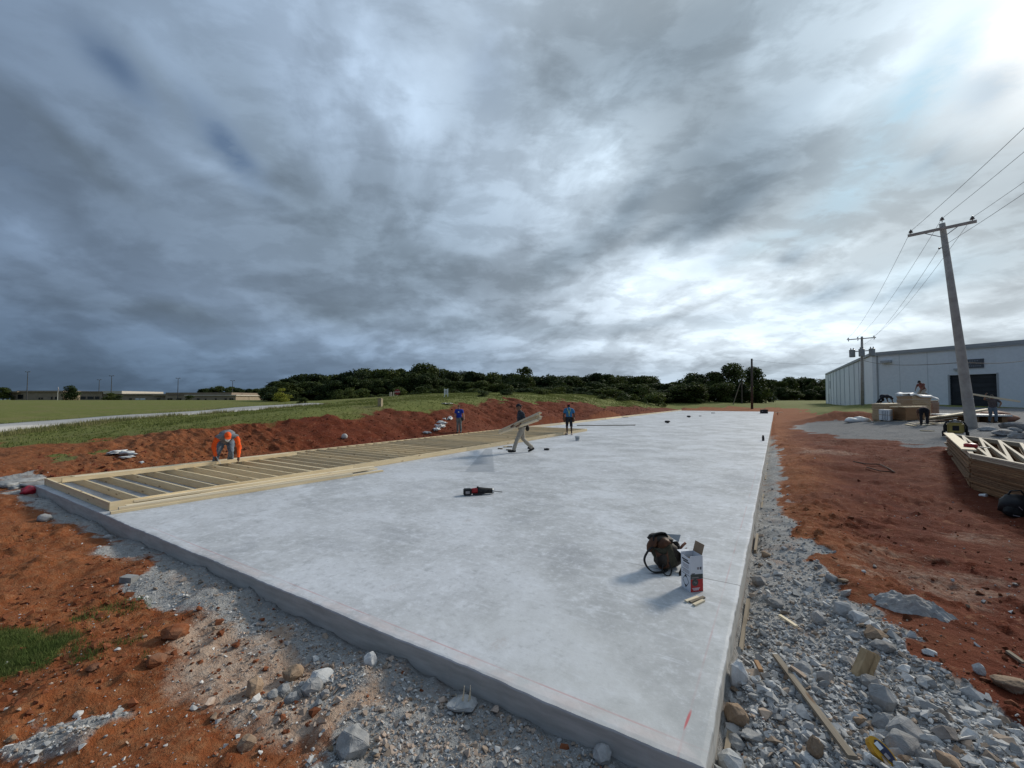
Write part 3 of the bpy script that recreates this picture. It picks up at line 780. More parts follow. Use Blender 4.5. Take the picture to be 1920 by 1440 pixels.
def leaf_cloud(r, blobs, n, size, shell=0.55):
    """Leaf quads scattered through ellipsoid lumps: (centre, radii)."""
    vol = np.array([b[1][0] * b[1][1] * b[1][2] for b in blobs]) ** 0.72; pick = r.choice(len(blobs), n, p=vol / vol.sum())
    C = np.array([b[0] for b in blobs])[pick]; Rr = np.array([b[1] for b in blobs])[pick]
    d = r.normal(size=(n, 3)); d /= np.linalg.norm(d, axis=1)[:, None]
    rad = shell + (1 - shell) * r.random(n) ** 0.6 + r.normal(0, 0.05, n)
    P = C + d * Rr * rad[:, None]
    nr = d + r.normal(0, 0.7, (n, 3)); nr /= np.linalg.norm(nr, axis=1)[:, None]
    a = np.cross(nr, r.normal(size=(n, 3))); a /= np.linalg.norm(a, axis=1)[:, None]; b = np.cross(nr, a)
    s = size * (0.6 + 0.8 * r.random(n))[:, None]; q = 0.55 + 0.45 * r.random(n)[:, None]
    V = np.stack([P - a * s, P + b * s * q, P + a * s, P - b * s * q], 1).reshape(-1, 3)
    return V, np.arange(4 * n).reshape(-1, 4)
def tree_variant(seed, h=9.0, w=6.0, base=0.10, nb=26, nl=5400, leaf=0.22, tall=1.0, gaps=0.0, mat=None, name='crown'):
    r = np.random.default_rng(seed); blobs = []
    for i in range(nb):
        u = r.random(); z = h * (base + (0.97 - base) * u) if i else h * .93
        env = math.sin(math.pi * min(max((u * 0.86 + 0.12), 0), 1)) ** 0.7 * w / 2
        an = r.random() * 6.283; rr = env * (0.75 * r.random() ** 0.5)
        s = (0.85 + 0.6 * r.random()) * w * (0.19 - 0.07 * gaps)
        blobs.append(((rr * math.cos(an), rr * math.sin(an), z - s * 0.35), (s, s, s * (0.75 + 0.3 * r.random()))))
    V, Fq = leaf_cloud(r, blobs, nl, leaf)
    crown = np_mesh(name, V, Fq, mat or M_LEAF, False)
    g = G(); top = Vector((r.normal(0, .2), r.normal(0, .2), h * 0.72))
    g.tube([(0, 0, -0.4), (0.03, 0.02, h * 0.2), (top.x * .5, top.y * .5, h * 0.45), top], [0.20 * h / 9, 0.16 * h / 9, 0.11 * h / 9, 0.04], 7)
    for b in blobs[:9]:
        z0 = h * (0.22 + 0.3 * r.random()); st = Vector((top.x * z0 / h, top.y * z0 / h, z0))
        e = Vector(b[0]); g.tube([st, st.lerp(e, .5) + Vector((0, 0, .2)), e], [0.07 * h / 9, 0.045 * h / 9, 0.02], 5)
    return crown, g.mesh('trunk', M_BARK, True)
VAR = [tree_variant(100 + i, w=5.6 + (i % 4) * 0.9, nb=20 + 3 * (i % 4)) for i in range(8)]
OPEN = tree_variant(140, w=6.0, nb=22, nl=1700, gaps=1.0, base=0.25)
BUSH = [tree_variant(160 + i, h=3.0, w=3.4, base=0.0, nb=12, nl=900, leaf=0.15, mat=M_LEAF_M) for i in range(4)]
SMALLY = tree_variant(180, h=4.5, w=3.4, base=0.05, nb=16, nl=1500, leaf=0.13, mat=M_LEAF_Y)
def tree(var, px, d, ytop, label, group=None, width=None, name='tree', hv=9.0, cat='tree', zoff=0.0):
    p = pd(px, 740, d); z = zg(p.x, p.y) + zoff
    top = CAM.z + (749 - ytop) / F * d
    h = max(top - z, 0.6)
    e = empty(name, (p.x, p.y, z), rnd.uniform(0, 6.28))
    s = h / hv; sw = s if width is None else width
    e.scale = (sw, sw, s)
    put('crown', var[0], e); put('trunk', var[1], e)
    tag(e, label, cat, group); return e
SEG = [(600, 'where the road meets the wood'), (700, 'left of the stop sign'), (800, 'behind the stop sign'), (850, 'behind the white signboard'), (930, 'beyond the blue-shirted man'), (1015, 'beyond the man carrying boards'), (1100, 'beyond the red-capped man'), (1180, 'just right of the red-capped man'), (1245, 'left of the low gap'), (1330, 'right of the low gap'), (1500, 'near the bare dark pole')]
def seg(px): return next(s_ for x_, s_ in SEG if px < x_ or x_ == 1500)
prof = [(520, 714), (545, 704), (575, 701), (600, 706), (640, 700), (680, 693), (720, 697), (760, 695), (785, 690), (805, 687), (840, 697), (870, 695), (900, 700), (930, 703), (950, 697), (972, 701), (1010, 711), (1040, 706),
        (1070, 708), (1105, 703), (1120, 698), (1150, 704), (1180, 706), (1215, 705), (1240, 723), (1265, 713), (1290, 706), (1330, 698), (1360, 690), (1400, 692), (1425, 700), (1440, 716)]
PX = np.array([p[0] for p in prof]); PY = np.array([p[1] for p in prof])
k = 0; px = 520
while px < 1330:
    d = 112 + rnd.uniform(-8, 10); yt = float(np.interp(px, PX, PY)) + rnd.uniform(-2, 5)
    tree(VAR[k % 8], px, d, yt, 'tall back-row treeline tree ' + seg(px), 'tall trees of the treeline', rnd.uniform(0.95, 1.4)); k += 1
    px += rnd.uniform(12, 19)
px = 512
while px < 1330:
    d = 94 + rnd.uniform(-7, 7); yt = float(np.interp(px, PX, PY)) + rnd.uniform(11, 24)
    tree(VAR[(k * 3) % 8], px, d, yt, 'lower front-row treeline tree ' + seg(px), 'lower trees of the treeline', rnd.uniform(0.75, 1.15)); k += 1
    px += rnd.uniform(11, 17)
px = 640
while px < 1400:
    d = 76 + rnd.uniform(-8, 6) if px < 1240 else 96 + rnd.uniform(-4, 4); yt = 734 + rnd.uniform(-9, 7)
    tree(BUSH[k % 4], px, d, yt, 'green bush at the treeline foot ' + seg(px), 'bushes at the foot of the treeline', rnd.uniform(0.8, 1.3), 'bush', 3.0, 'bush'); k += 1
    px += rnd.uniform(14, 24)
tree(OPEN, 985, 98, 689, 'open-crowned tree with ragged twigs rising above the middle of the treeline', None, 1.0)
tree(VAR[3], 1372, 100, 685, 'tallest tree at the right end of the treeline, beside the bare wooden pole', None, 1.1)
tree(VAR[1], 1340, 102, 697, 'broad dark tree left of the tallest tree at the right end of the treeline', None, 0.95)
tree(VAR[6], 1414, 104, 692, 'dark tree behind the bare wooden pole at the far end of the slab', None, 0.95)
tree(VAR[5], 1436, 108, 712, 'last low tree at the right end of the treeline, next to the hillside wood', None, 0.7)
tree(VAR[2], 1300, 100, 708, 'dark tree just right of the low gap in the treeline', None, 0.8)
tree(VAR[4], 1390, 92, 716, 'low dark tree in front of the tallest tree at the right end', None, 0.8)
tree(VAR[7], 1352, 92, 719, 'low dark tree left of the leaning pole', None, 0.8)
tree(VAR[0], 1318, 92, 722, 'low dark tree right of the low gap in the treeline', None, 0.8)
px = 1446
while px < 1640:                                            # wooded hillside far right
    d = 190 + rnd.uniform(-14, 14)
    tree(VAR[k % 8], px, d, 714 + rnd.uniform(-4, 3) - 4 * math.exp(-((px - 1500) / 40) ** 2), 'far tree on the wooded hillside left of the warehouse', 'trees of the far hillside wood', rnd.uniform(1.2, 1.7)); k += 1
    if rnd.random() < 0.75: tree(VAR[(k + 3) % 8], px + rnd.uniform(-6, 6), 165 + rnd.uniform(-8, 8), 729 + rnd.uniform(-4, 4), 'far tree on the wooded hillside left of the warehouse', 'trees of the far hillside wood', rnd.uniform(0.9, 1.3)); k += 1
    px += rnd.uniform(12, 18)
px = 378
while px < 525:                                             # low far trees behind the school
    d = 235 + rnd.uniform(-10, 10); yt = float(np.interp(px, [378, 395, 420, 450, 480, 500, 525], [731, 727, 724, 729, 727, 727, 724])) + rnd.uniform(-1, 2)
    tree(VAR[k % 8], px, d, yt, 'distant dark tree behind the right end of the school', 'distant trees behind the school', rnd.uniform(1.0, 1.5)); k += 1
    px += rnd.uniform(9, 15)
tree(SMALLY, 530, 78, 728, 'small yellow-green young tree standing alone in front of the treeline', None, 1.0, 'tree', 4.5)
tree(VAR[2], 132, 165, 724, 'round bushy tree in front of the tan school, between its two wings', None, 0.75)
tree(BUSH[1], 204, 172, 737, 'low dark round bush by the school entrance', None, 1.6, 'bush', 3.0, 'bush')
tree(BUSH[2], 224, 172, 741, 'small bush right of the school entrance bush', None, 1.0, 'bush', 3.0, 'bush')
tree(BUSH[3], 356, 172, 741.5, 'small dark bush against the long wing of the tan school', None, 1.1, 'bush', 3.0, 'bush')
tree(VAR[5], 6, 190, 727, 'dark tree at the left end of the tan school', None, 1.1)
tree(BUSH[0], 1252, 88, 738, 'bush beside the low gap in the treeline', None, 1.0, 'bush', 3.0, 'bush')
tree(BUSH[2], 562, 44, 752.5, 'small pale green bush standing on the verge where the road bends', None, 0.28, 'bush', 3.0, 'bush')
tree(BUSH[3], 571, 44, 753.5, 'lower of two small green bushes on the verge where the road bends', None, 0.24, 'bush', 3.0, 'bush')
for pxx, dd in ((950, 44), (1012, 50), (1020, 52), (1130, 60), (1160, 62), (905, 40)):
    tree(BUSH[k % 4], pxx, dd, 745 + rnd.uniform(-5, 1), 'tall clump of weeds on the crest of the grass bank', 'weed clumps on the grass bank', rnd.uniform(0.4, 0.7), 'weed_clump', 3.0, 'weeds'); k += 1

# ------------------------------------------------------------------ school on the left
M_TAN = M_noise('tan_wall', (0.30, 0.235, 0.165), (0.36, 0.285, 0.205), 0.8, 0.85)
M_TAN2 = M_noise('pale_wall', (0.52, 0.47, 0.39), (0.58, 0.53, 0.45), 0.8, 0.85)
M_ROOFB = M_noise('brown_fascia', (0.22, 0.17, 0.125), (0.27, 0.21, 0.155), 1.0, 0.7)
M_GLASSD = M_noise('dark_glass', (0.012, 0.014, 0.016), (0.02, 0.022, 0.025), 1.0, 0.15, spec=0.5)
M_WHITE = M_noise('white_paint', (0.72, 0.72, 0.70), (0.80, 0.80, 0.78), 2.0, 0.6)
def school(name, label, blocks, wins, roofs):
    p0 = pd(blocks[0][0], 740, 192); e = empty(name, (p0.x, p0.y, 1.0)); tag(e, label, 'building')
    def add(part, mat, px0, px1, y0, y1, d, dep, parent=None, proud=0.0):
        a, b = pd(px0, 749, d - proud), pd(px1, 749, d - proud)
        z0 = CAM.z + (749 - y0) / F * d; z1 = CAM.z + (749 - y1) / F * d
        lo, hi = min(z0, z1), max(z0, z1)
        bk = FWD_H * dep; g = G()
        a2, b2 = a + bk, b + bk
        g.prism([(q.x, q.y) for q in (a, b, b2, a2)], lo, hi)
        inv = Matrix.Translation(-Vector(e.location))
        me = g.mesh(part, mat); me.transform(inv)
        return put(part, me, parent or e)
    for (x0, x1, yt, d) in blocks: add('wall', M_TAN, x0, x1, yt, 752.5, d, 22)
    for (x0, x1, ya, yb, d, mt) in roofs: add('roof', mt, x0, x1, ya, yb, d, 22.6, None, 0.5)
    for (x0, x1, ya, yb, d, mt) in wins:
        f = add('window' if mt is M_GLASSD else 'door', M_WHITE if mt is M_WHITE else M_ROOFB, x0 - .35, x1 + .35, ya - .3, yb, d, 0.3, None, 0.10)
        add('pane' if mt is M_GLASSD else 'panel', mt, x0, x1, ya, yb - .2, d, 0.1, f, 0.16)
    return e
school('school_building', 'long low tan school wing with brown roof band at the left edge, flagpole in front',
       [(20, 118, 734.5, 192)], [(33, 43, 740, 748, 192, M_GLASSD), (72, 75, 745.5, 749, 192, M_GLASSD), (77, 80, 745.5, 749, 192, M_GLASSD), (95, 98, 744, 749, 192, M_GLASSD), (103, 106, 744, 749, 192, M_GLASSD)],
       [(31, 118, 732.5, 735.5, 192, M_ROOFB), (19, 32, 733.5, 736, 191, M_ROOFB)])
school('school_building', 'long low tan school wing with pale entrance block and rows of small windows',
       [(150, 191, 735, 190), (191, 228, 738, 190.6), (228, 345, 740.5, 189), (310, 442, 741.5, 186)],
       [(151, 160, 743.5, 748.5, 190, M_GLASSD), (164, 175, 743.5, 748.5, 190, M_GLASSD), (178, 186, 743.5, 748.5, 190, M_GLASSD), (254, 261, 747, 750, 189, M_WHITE), (263, 272, 747, 750, 189, M_WHITE), (294, 300, 746.8, 749.8, 189, M_GLASSD),
        (242, 247, 747, 750, 189, M_GLASSD), (314, 318, 746.8, 750.8, 186, M_GLASSD), (319, 323, 746.8, 750.8, 186, M_GLASSD), (331, 335, 747, 750.8, 186, M_GLASSD), (336, 340, 747, 750.8, 186, M_GLASSD), (369, 374, 747, 751, 186, M_GLASSD), (384, 387, 747.5, 751, 186, M_GLASSD), (403, 406, 747, 751, 186, M_GLASSD), (421, 425, 747, 751, 186, M_GLASSD), (430, 433, 747, 751, 186, M_GLASSD), (434, 437, 747, 751, 186, M_GLASSD)],
       [(150, 192, 733.5, 736, 190, M_ROOFB), (193, 228, 733.2, 738.5, 190, M_TAN2), (228, 310, 738.2, 741, 189, M_ROOFB), (286, 345, 738.8, 741.6, 188, M_TAN), (310, 434, 736, 740.5, 187, M_ROOFB), (345, 443, 740.5, 742, 186, M_TAN2)])
M_POLE = M_noise('dark_pole', (0.05, 0.05, 0.05), (0.08, 0.08, 0.08), 2.0, 0.6)
for i, (px, yt, yb, d, lb) in enumerate([(50, 697, 748, 180, 'tall dark lamp post in front of the left school wing, leftmost of the row'), (185, 712, 748, 200, 'shorter dark lamp post by the school entrance block'), (208, 704.5, 748, 178, 'tall dark lamp post just right of the school entrance'),
                                  (333, 709, 750, 185, 'dark lamp post in front of the long right school wing'), (435.5, 713.5, 751, 195, 'dark lamp post at the right end of the tan school'), (503, 717, 750, 200, 'dark lamp post between the school and the treeline')]):
    p = pd(px, 749, d); z0 = zg(p.x, p.y) - 0.3; z1 = CAM.z + (749 - yt) / F * d
    e = empty('lamp_post', (p.x, p.y, z0)); tag(e, lb, 'lamp post', 'lamp posts around the school')
    g = G(); g.tube([(0, 0, 0), (0, 0, z1 - z0)], [0.17, 0.10], 8); g.build('post', M_POLE, e)
    g = G(); g.bar((-.9, 0, z1 - z0 - .1), (.9, 0, z1 - z0 - .1), .08, .08); g.build('arm', M_POLE, e, None, (0, 0, -YAW * -1 * 0 + YAW))
    for s in (-1, 1):
        g = G(); g.box((s * .75, 0, z1 - z0 + .02), (.55, .4, .16)); g.build('lamp_head', M_POLE, e, None, (0, 0, YAW))
p = pd(108, 749, 170); e = empty('flagpole', (p.x, p.y, zg(p.x, p.y))); tag(e, 'thin white flagpole with a furled flag before the left school wing', 'flagpole')
g = G(); g.tube([(0, 0, 0), (0, 0, 5.2)], [.07, .045], 8); g.ball((0, 0, 5.25), .09, n=1); g.build('pole', M_WHITE, e)
g = G(); g.add([(0.05, 0, 5.1), (.35, .1, 4.5), (.3, .05, 3.4), (0.05, 0, 3.6), (.05, .12, 5.1), (.35, .2, 4.5), (.3, .16, 3.4), (.05, .12, 3.6)], [(0, 1, 2, 3), (7, 6, 5, 4), (0, 4, 5, 1), (1, 5, 6, 2), (2, 6, 7, 3), (3, 7, 4, 0)])
g.build('flag', M_noise('flag_cloth', (.5, .42, .40), (.6, .5, .48), 3, .9), e)

# ------------------------------------------------------------------ signs and small things on the grass
M_RED = M_noise('sign_red', (0.23, 0.025, 0.025), (0.28, 0.035, 0.03), 2.0, 0.5)
M_STEEL = M_noise('galvanised', (0.35, 0.36, 0.36), (0.45, 0.46, 0.46), 5.0, 0.45, metal=0.6)
def text_mesh(txt, size, mat, ext=0.002, name='lettering'):
    cu = bpy.data.curves.new(name, 'FONT'); cu.body = txt; cu.size = size; cu.extrude = ext; cu.align_x = 'CENTER'; cu.align_y = 'CENTER'; cu.resolution_u = 2
    o = bpy.data.objects.new('tmp', cu); COL.objects.link(o)
    me = bpy.data.meshes.new_from_object(o.evaluated_get(bpy.context.evaluated_depsgraph_get())); me.name = name
    bpy.data.objects.remove(o); me.materials.clear(); me.materials.append(mat); return me
FACE = math.pi / 2
p = pd(745, 735, 58); zb = zg(p.x, p.y); e = empty('stop_sign', (p.x, p.y, zb), YAW); tag(e, 'red octagonal stop sign on a thin post in front of the treeline', 'stop sign')
hz = CAM.z + (749 - 735) / F * 58 - zb
g = G(); g.box((0, .03, hz / 2), (.06, .04, hz + .8)); g.build('post', M_STEEL, e)
g = G(); g.prism([(.40 * math.cos(R(22.5 + 45 * i)), .40 * math.sin(R(22.5 + 45 * i))) for i in range(8)], -.008, .008); pl = g.build('sign_plate', M_RED, e, (0, -.02, hz), (FACE, 0, 0))
put('lettering', text_mesh('STOP', .30, M_WHITE), pl, (0, 0, .012))
p = pd(836.5, 740, 43); zb = zg(p.x, p.y); e = empty('yard_sign', (p.x, p.y, zb), YAW + .2); tag(e, 'white two-post signboard with dark lettering on the crest of the grass bank', 'sign')
hz = CAM.z + (749 - 728.5) / F * 43 - zb
for s in (-1, 1):
    g = G(); g.box((s * .17, 0, hz / 2 - .1), (.075, .075, hz + .2)); g.build('post', M_WHITE, e)
g = G(); g.box((0, -.01, hz - .33), (.27, .03, .52)); pl = g.build('sign_panel', M_WHITE, e)
M_INK = M_noise('ink', (0.03, 0.03, 0.035), (0.05, 0.05, 0.055), 2, .6)
g = G(); [g.box((rnd.uniform(-.02, .02), -.030, hz - .20 - .09 * i), (.16 + .05 * (i % 2), .006, .035)) for i in range(4)]; g.build('print', M_INK, pl)
p = hit(713, 762); e = empty('utility_pedestal', (p.x, p.y, p.z), .3); tag(e, 'small tan utility pedestal box standing on the grass bank', 'utility box')
M_TANP = M_noise('tan_plastic', (.33, .27, .17), (.40, .33, .22), 3, .6)
g = G(); g.prism([(-.11, -.09), (.11, -.09), (.11, .09), (-.11, .09)], -.05, .40); g.build('body', M_TANP, e)
g = G(); g.prism([(-.125, -.105), (.125, -.105), (.125, .105), (-.125, .105)], .402, .45); g.prism([(-.08, -.06), (.08, -.06), (.08, .06), (-.08, .06)], .45, .475); g.build('lid', M_TANP, e)
p = hit(839, 758.5); g = G()
for i in range(6): g.box((i * .11 - .28, .02 * math.sin(i * 1.7), .03 + .015 * math.sin(i * 2.1)), (.118, .55 - .04 * i, .02))
o = g.build('plastic_sheet', M_WHITE, None, (p.x, p.y, p.z + .05), (0, 0, YAW)); tag(o, 'flat white plastic sheet lying on the grass bank below the signboard', 'plastic sheet')
# painted bollards / markers beside the far road
for pxx in (735, 738, 742):
    p = pd(pxx - 4, 745, 66); g = G(); z0 = zg(p.x, p.y); g.tube([(0, 0, -.2), (0, 0, .78), (0, 0, .82)], [.07, .07, .03], 8)
    o = g.build('marker_post', M_TAN2, None, (p.x, p.y, z0)); tag(o, 'short pale marker post near the stop sign', 'post', 'marker posts near the stop sign')

# ------------------------------------------------------------------ warehouse on the right
M_WALLW = M_noise('painted_block_wall', (0.80, 0.82, 0.83), (0.86, 0.88, 0.89), 3.0, 0.85, 0.35, 0.01, 8)
M_WALLS = M_noise('ribbed_steel_wall', (0.80, 0.82, 0.83), (0.86, 0.88, 0.89), 0.5, 0.6)
M_TRIM = M_noise('grey_trim', (0.38, 0.39, 0.395), (0.45, 0.46, 0.465), 0.7, 0.6)
M_TRIM2 = M_noise('pale_trim', (0.60, 0.62, 0.63), (0.68, 0.70, 0.71), 0.7, 0.6)
M_DARKIN = M_noise('dark_door', (0.028, 0.030, 0.033), (0.045, 0.048, 0.052), 0.8, 0.6)
M_SIGNB = M_noise('sign_board', (0.075, 0.08, 0.09), (0.10, 0.105, 0.115), 1.5, 0.5)
W1 = Vector((12.6, 79.4, 0)); W2 = Vector((24.9, 71.0, 0)); WL = Vector((11.8, 139.0, 0))
fd = (W2 - W1).normalized(); sd = (WL - W1).normalized(); nf = Vector((fd.y, -fd.x, 0)); 
if nf.y > 0: nf = -nf
ns = Vector((-sd.y, sd.x, 0))
if ns.x > 0: ns = -ns
wz0, wz1 = 0.2, 8.45
wh = empty('warehouse', (W1.x, W1.y, wz0)); tag(wh, 'long low white warehouse with a dark roller door and a dark sign, on the right', 'building')
def wpart(name, g, mat, parent=None, **kw):
    me = g.mesh(name, mat); me.transform(Matrix.Translation(-Vector(wh.location))); return put(name, me, parent or wh)
def fpt(u, out=0.0): return W1 + fd * u + nf * out
def on_front(px):                                              # distance along the front wall seen at a photo column
    r = ray(px, 749); den = r.x * fd.y - r.y * fd.x
    c = Vector((W1.x - CAM.x, W1.y - CAM.y)); k = (c.x * fd.y - c.y * fd.x) / den
    q = CAM + r * k; return (Vector((q.x, q.y, 0)) - W1).dot(fd), k
def zat(py, k): return CAM.z + (749 - py) / F * k
uL, kL = on_front(1781); uR, kR = on_front(1871.5)
dt = zat(702, (kL + kR) / 2)
LEN = 60.0
def wall_seg(name, u0, u1, z0, z1, mat=M_WALLW, out=0.0, th=0.3):
    g = G(); a, b = fpt(u0, out), fpt(u1, out); c, d2 = fpt(u1, out - th), fpt(u0, out - th)
    g.prism([(q.x, q.y) for q in (a, b, c, d2)], z0, z1); return wpart(name, g, mat)
wall_seg('front_wall', 0, uL, wz0, wz1); wall_seg('front_wall', uR, LEN, wz0, wz1); wall_seg('front_wall', uL, uR, dt, wz1)
wall_seg('door_frame', uL - .12, uL + .06, wz0, dt + .1, M_TRIM, .05, .2); wall_seg('door_frame', uR - .06, uR + .12, wz0, dt + .1, M_TRIM, .05, .2)
dz = wz0; nd = 9                                                # roller door of horizontal slats, set back
door = empty('roller_door', (0, 0, 0)); door.parent = wh
g = G(); hh = (dt - wz0) / nd
for i in range(nd):
    a, b = fpt(uL, -.32 - .02 * (i % 2)), fpt(uR, -.32 - .02 * (i % 2)); c, d2 = fpt(uR, -.42), fpt(uL, -.42)
    gg = G(); gg.prism([(q.x, q.y) for q in (a, b, c, d2)], wz0 + i * hh + .015, wz0 + (i + 1) * hh - .015); wpart('slat', gg, M_DARKIN, door)
g = G(); a, b, c, d2 = fpt(uL, -.45), fpt(uR, -.45), fpt(uR, -.6), fpt(uL, -.6); g.prism([(q.x, q.y) for q in (a, b, c, d2)], wz0, dt + .3); wpart('backing', g, M_DARKIN, door)
wall_seg('base_course', 0, uL - .13, wz0, 1.35, M_WALLS, .02, .2)
# side wall of ribbed panels
L2 = (WL - W1).length; edges = [0, 6.5, 11, 15.5, 21, 27, 33, 39, 44, 49, 54, L2]
for a, b in zip(edges[:-1], edges[1:]):
    g = G(); q0, q1 = W1 + sd * a, W1 + sd * (b - .05)
    g.prism([(q.x, q.y) for q in (q0 + ns * .02, q1 + ns * .02, q1 - ns * .25, q0 - ns * .25)], wz0, wz1 - .02); pn = wpart('wall_panel', g, M_WALLS)
    g = G(); q0, q1 = W1 + sd * (b - .16), W1 + sd * (b + .02); g.prism([(q.x, q.y) for q in (q0 + ns * .12, q1 + ns * .12, q1 + ns * .02, q0 + ns * .02)], wz0, wz1 - .05); wpart('downpipe' if int(a) % 2 else 'rib', g, M_TRIM2, pn)
for a, z0, w, h in ((49.7, 4.6, 1.6, 1.9), (53.0, 1.2, 1.0, 2.1)):
    g = G(); q0, q1 = W1 + sd * a, W1 + sd * (a + w); g.prism([(q.x, q.y) for q in (q0 + ns * .1, q1 + ns * .1, q1, q0)], z0, z0 + h); wpart('window' if z0 > 2 else 'door', g, M_TRIM)
g = G(); q0, q1 = W1, WL; bk = W1 + fd * LEN; bk2 = bk + sd * L2
g.prism([(q.x, q.y) for q in (W1 + nf * .15 + ns * .15, bk + nf * .15, bk2, WL + ns * .15)], wz1, wz1 + .38); rf = wpart('roof', g, M_TRIM)
g = G(); g.prism([(q.x, q.y) for q in (W1 - nf * .3 - ns * .3, bk - nf * .3, bk2 - ns * .3 , WL - ns * .3)], wz1 + .382, wz1 + .45); wpart('roof_membrane', g, M_WALLS, rf)
g = G(); g.prism([(q.x, q.y) for q in (bk, bk2, WL, WL - sd * .3, bk2 - sd * .3 - fd * .3, bk - fd * .3)], wz0, wz1); wpart('rear_wall', g, M_WALLS)
for i in range(9):
    u = 3.2 + i * 3.05
    if uL - .5 < u < uR + .5: continue
    wall_seg('joint_strip', u, u + .09, wz0, wz1 - .02, M_TRIM2, .015, .1)
wall_seg('downpipe', .55, .70, wz0, wz1, M_TRIM, .14, .12); wall_seg('downpipe', 15.6, 15.75, wz0, wz1, M_TRIM2, .14, .12)
wall_seg('gutter', 0, LEN, wz1 - .16, wz1 - .02, M_TRIM, .22, .2)
uS0, kS = on_front(1808); uS1, _ = on_front(1848)
g = G(); a, b, c, d2 = fpt(uS0, .12), fpt(uS1, .12), fpt(uS1, .02), fpt(uS0, .02); zs0, zs1 = zat(691, kS), zat(674.5, kS)
g.prism([(q.x, q.y) for q in (a, b, c, d2)], zs0, zs1); sg = wpart('sign_board', g, M_SIGNB)
M_SIGNT = M_noise('faded_lettering', (.20, .21, .23), (.24, .25, .27), 2, .6)
for i, (n, hgt) in enumerate(((7, .28), (9, .28), (8, .28))):                # three illegible lines of faded characters
    g = G(); wdt = (uS1 - uS0)
    for j in range(n):
        if rnd.random() < .12: continue
        u0 = uS0 + wdt * (.1 + .8 * j / n); u1 = u0 + wdt * .8 / n * .7
        a, b, c, d2 = fpt(u0, .135), fpt(u1, .135), fpt(u1, .121), fpt(u0, .121); zc = zs1 - (zs1 - zs0) * (.22 + .28 * i)
        g.prism([(q.x, q.y) for q in (a, b, c, d2)], zc - hgt * .35 * rnd.uniform(.5, 1), zc + hgt * .35)
    wpart('print', g, M_SIGNT, sg)
u0, k0 = on_front(1656); g = G(); a, b, c, d2 = fpt(u0, .5), fpt(u0 + 1.2, .5), fpt(u0 + 1.2, .0), fpt(u0, .0); g.prism([(q.x, q.y) for q in (a, b, c, d2)], zat(681, k0), zat(676.5, k0)); wpart('wall_lamp', g, M_TRIM)
u0, k0 = on_front(1792); g = G(); a, b, c, d2 = fpt(u0, .35), fpt(u0 + .5, .35), fpt(u0 + .5, .0), fpt(u0, .0); g.prism([(q.x, q.y) for q in (a, b, c, d2)], zat(694, k0), zat(691, k0)); wpart('wall_lamp', g, M_TRIM)

# ------------------------------------------------------------------ utility poles and lines
M_PWOOD = M_noise('pole_wood', (0.33, 0.30, 0.265), (0.45, 0.42, 0.375), 3.0, 0.85, 0.5, 0.01)
M_PDARK = M_noise('pole_wood_dark', (0.07, 0.055, 0.045), (0.11, 0.09, 0.07), 3.0, 0.9)
M_WIRE = M_noise('wire', (0.22, 0.22, 0.22), (0.28, 0.28, 0.28), 1.0, 0.5)
M_PORC = M_noise('porcelain', (0.10, 0.085, 0.08), (0.14, 0.12, 0.11), 3.0, 0.3, spec=0.6)
M_TRANS = M_noise('transformer_grey', (0.30, 0.31, 0.31), (0.36, 0.37, 0.37), 2.0, 0.5)
base1 = hit(1822, 803); top1 = pd(1766.5, 419, 21.8)
pole1 = empty('utility_pole', base1); tag(pole1, 'tall leaning wooden utility pole with one crossarm, nearest of the poles, by the lumber', 'utility pole')
def rel(e, p): return Vector(p) - Vector(e.location)
g = G(); ax = rel(pole1, top1); g.tube([ax * -.03, ax * .02, ax * .5, ax], [.225, .220, .172, .120], 14); g.build('pole', M_PWOOD, pole1, smooth=True)
zarm = CAM.z + (749 - 432) / F * 21.8
aL = gp(1703, 444, zarm); aR = gp(1832, 416.5, zarm); adir = (aR - aL).normalized(); pc = top1 + (base1 - top1).normalized() * .35
aoff = Vector((adir.y, -adir.x, 0)); aoff = aoff if aoff.dot(FWD_H) < 0 else -aoff
aL = Vector(aL); aR = Vector(aR)
g = G(); g.bar(rel(pole1, aL) + aoff * .18, rel(pole1, aR) + aoff * .18, .10, .13); g.build('crossarm', M_PWOOD, pole1)
for s, q in ((-1, aL), (1, aR)):
    g = G(); m_ = (aL + aR) / 2 + adir * s * .62 + aoff * .20; g.bar(rel(pole1, m_ - Vector((0, 0, .05))), rel(pole1, pc + Vector((0, 0, -.42)) + aoff * .17), .035, .012, aoff); g.build('brace', M_STEEL, pole1)
def insulator(e, p, sc_=1.0):
    g = G(); g.lathe(rel(e, p), [(.018 * sc_, -.10), (.018 * sc_, 0), (.085 * sc_, .01), (.10 * sc_, .03), (.05 * sc_, .06), (.075 * sc_, .075), (.08 * sc_, .10), (.03 * sc_, .14), (.03 * sc_, .18), (.0 + .012, .19)], 10); g.build('insulator', M_PORC, e, smooth=True)
iL, iR, iT = aL + aoff * .18 + adir * .12 + Vector((0, 0, .12)), aR + aoff * .18 - adir * .15 + Vector((0, 0, .12)), top1 + Vector((0, 0, .16))
for q in (iL, iR, iT): insulator(pole1, q)
neu = top1 + (base1 - top1) * .12 + aoff * .05 - adir * .22
g = G(); g.bar(rel(pole1, neu), rel(pole1, neu + adir * .2), .03, .03); g.ball(rel(pole1, neu), .06, n=1); g.build('neutral_bracket', M_PORC, pole1)
g = G(); q = base1.lerp(top1, .14); g.tube([rel(pole1, q) - ax.normalized() * .015, rel(pole1, q) + ax.normalized() * .015], .217, 14); g.build('band', M_STEEL, pole1)
base2 = pd(1617, 758, 58); base2.z = zg(base2.x, base2.y); top2 = pd(1616, 631, 58)
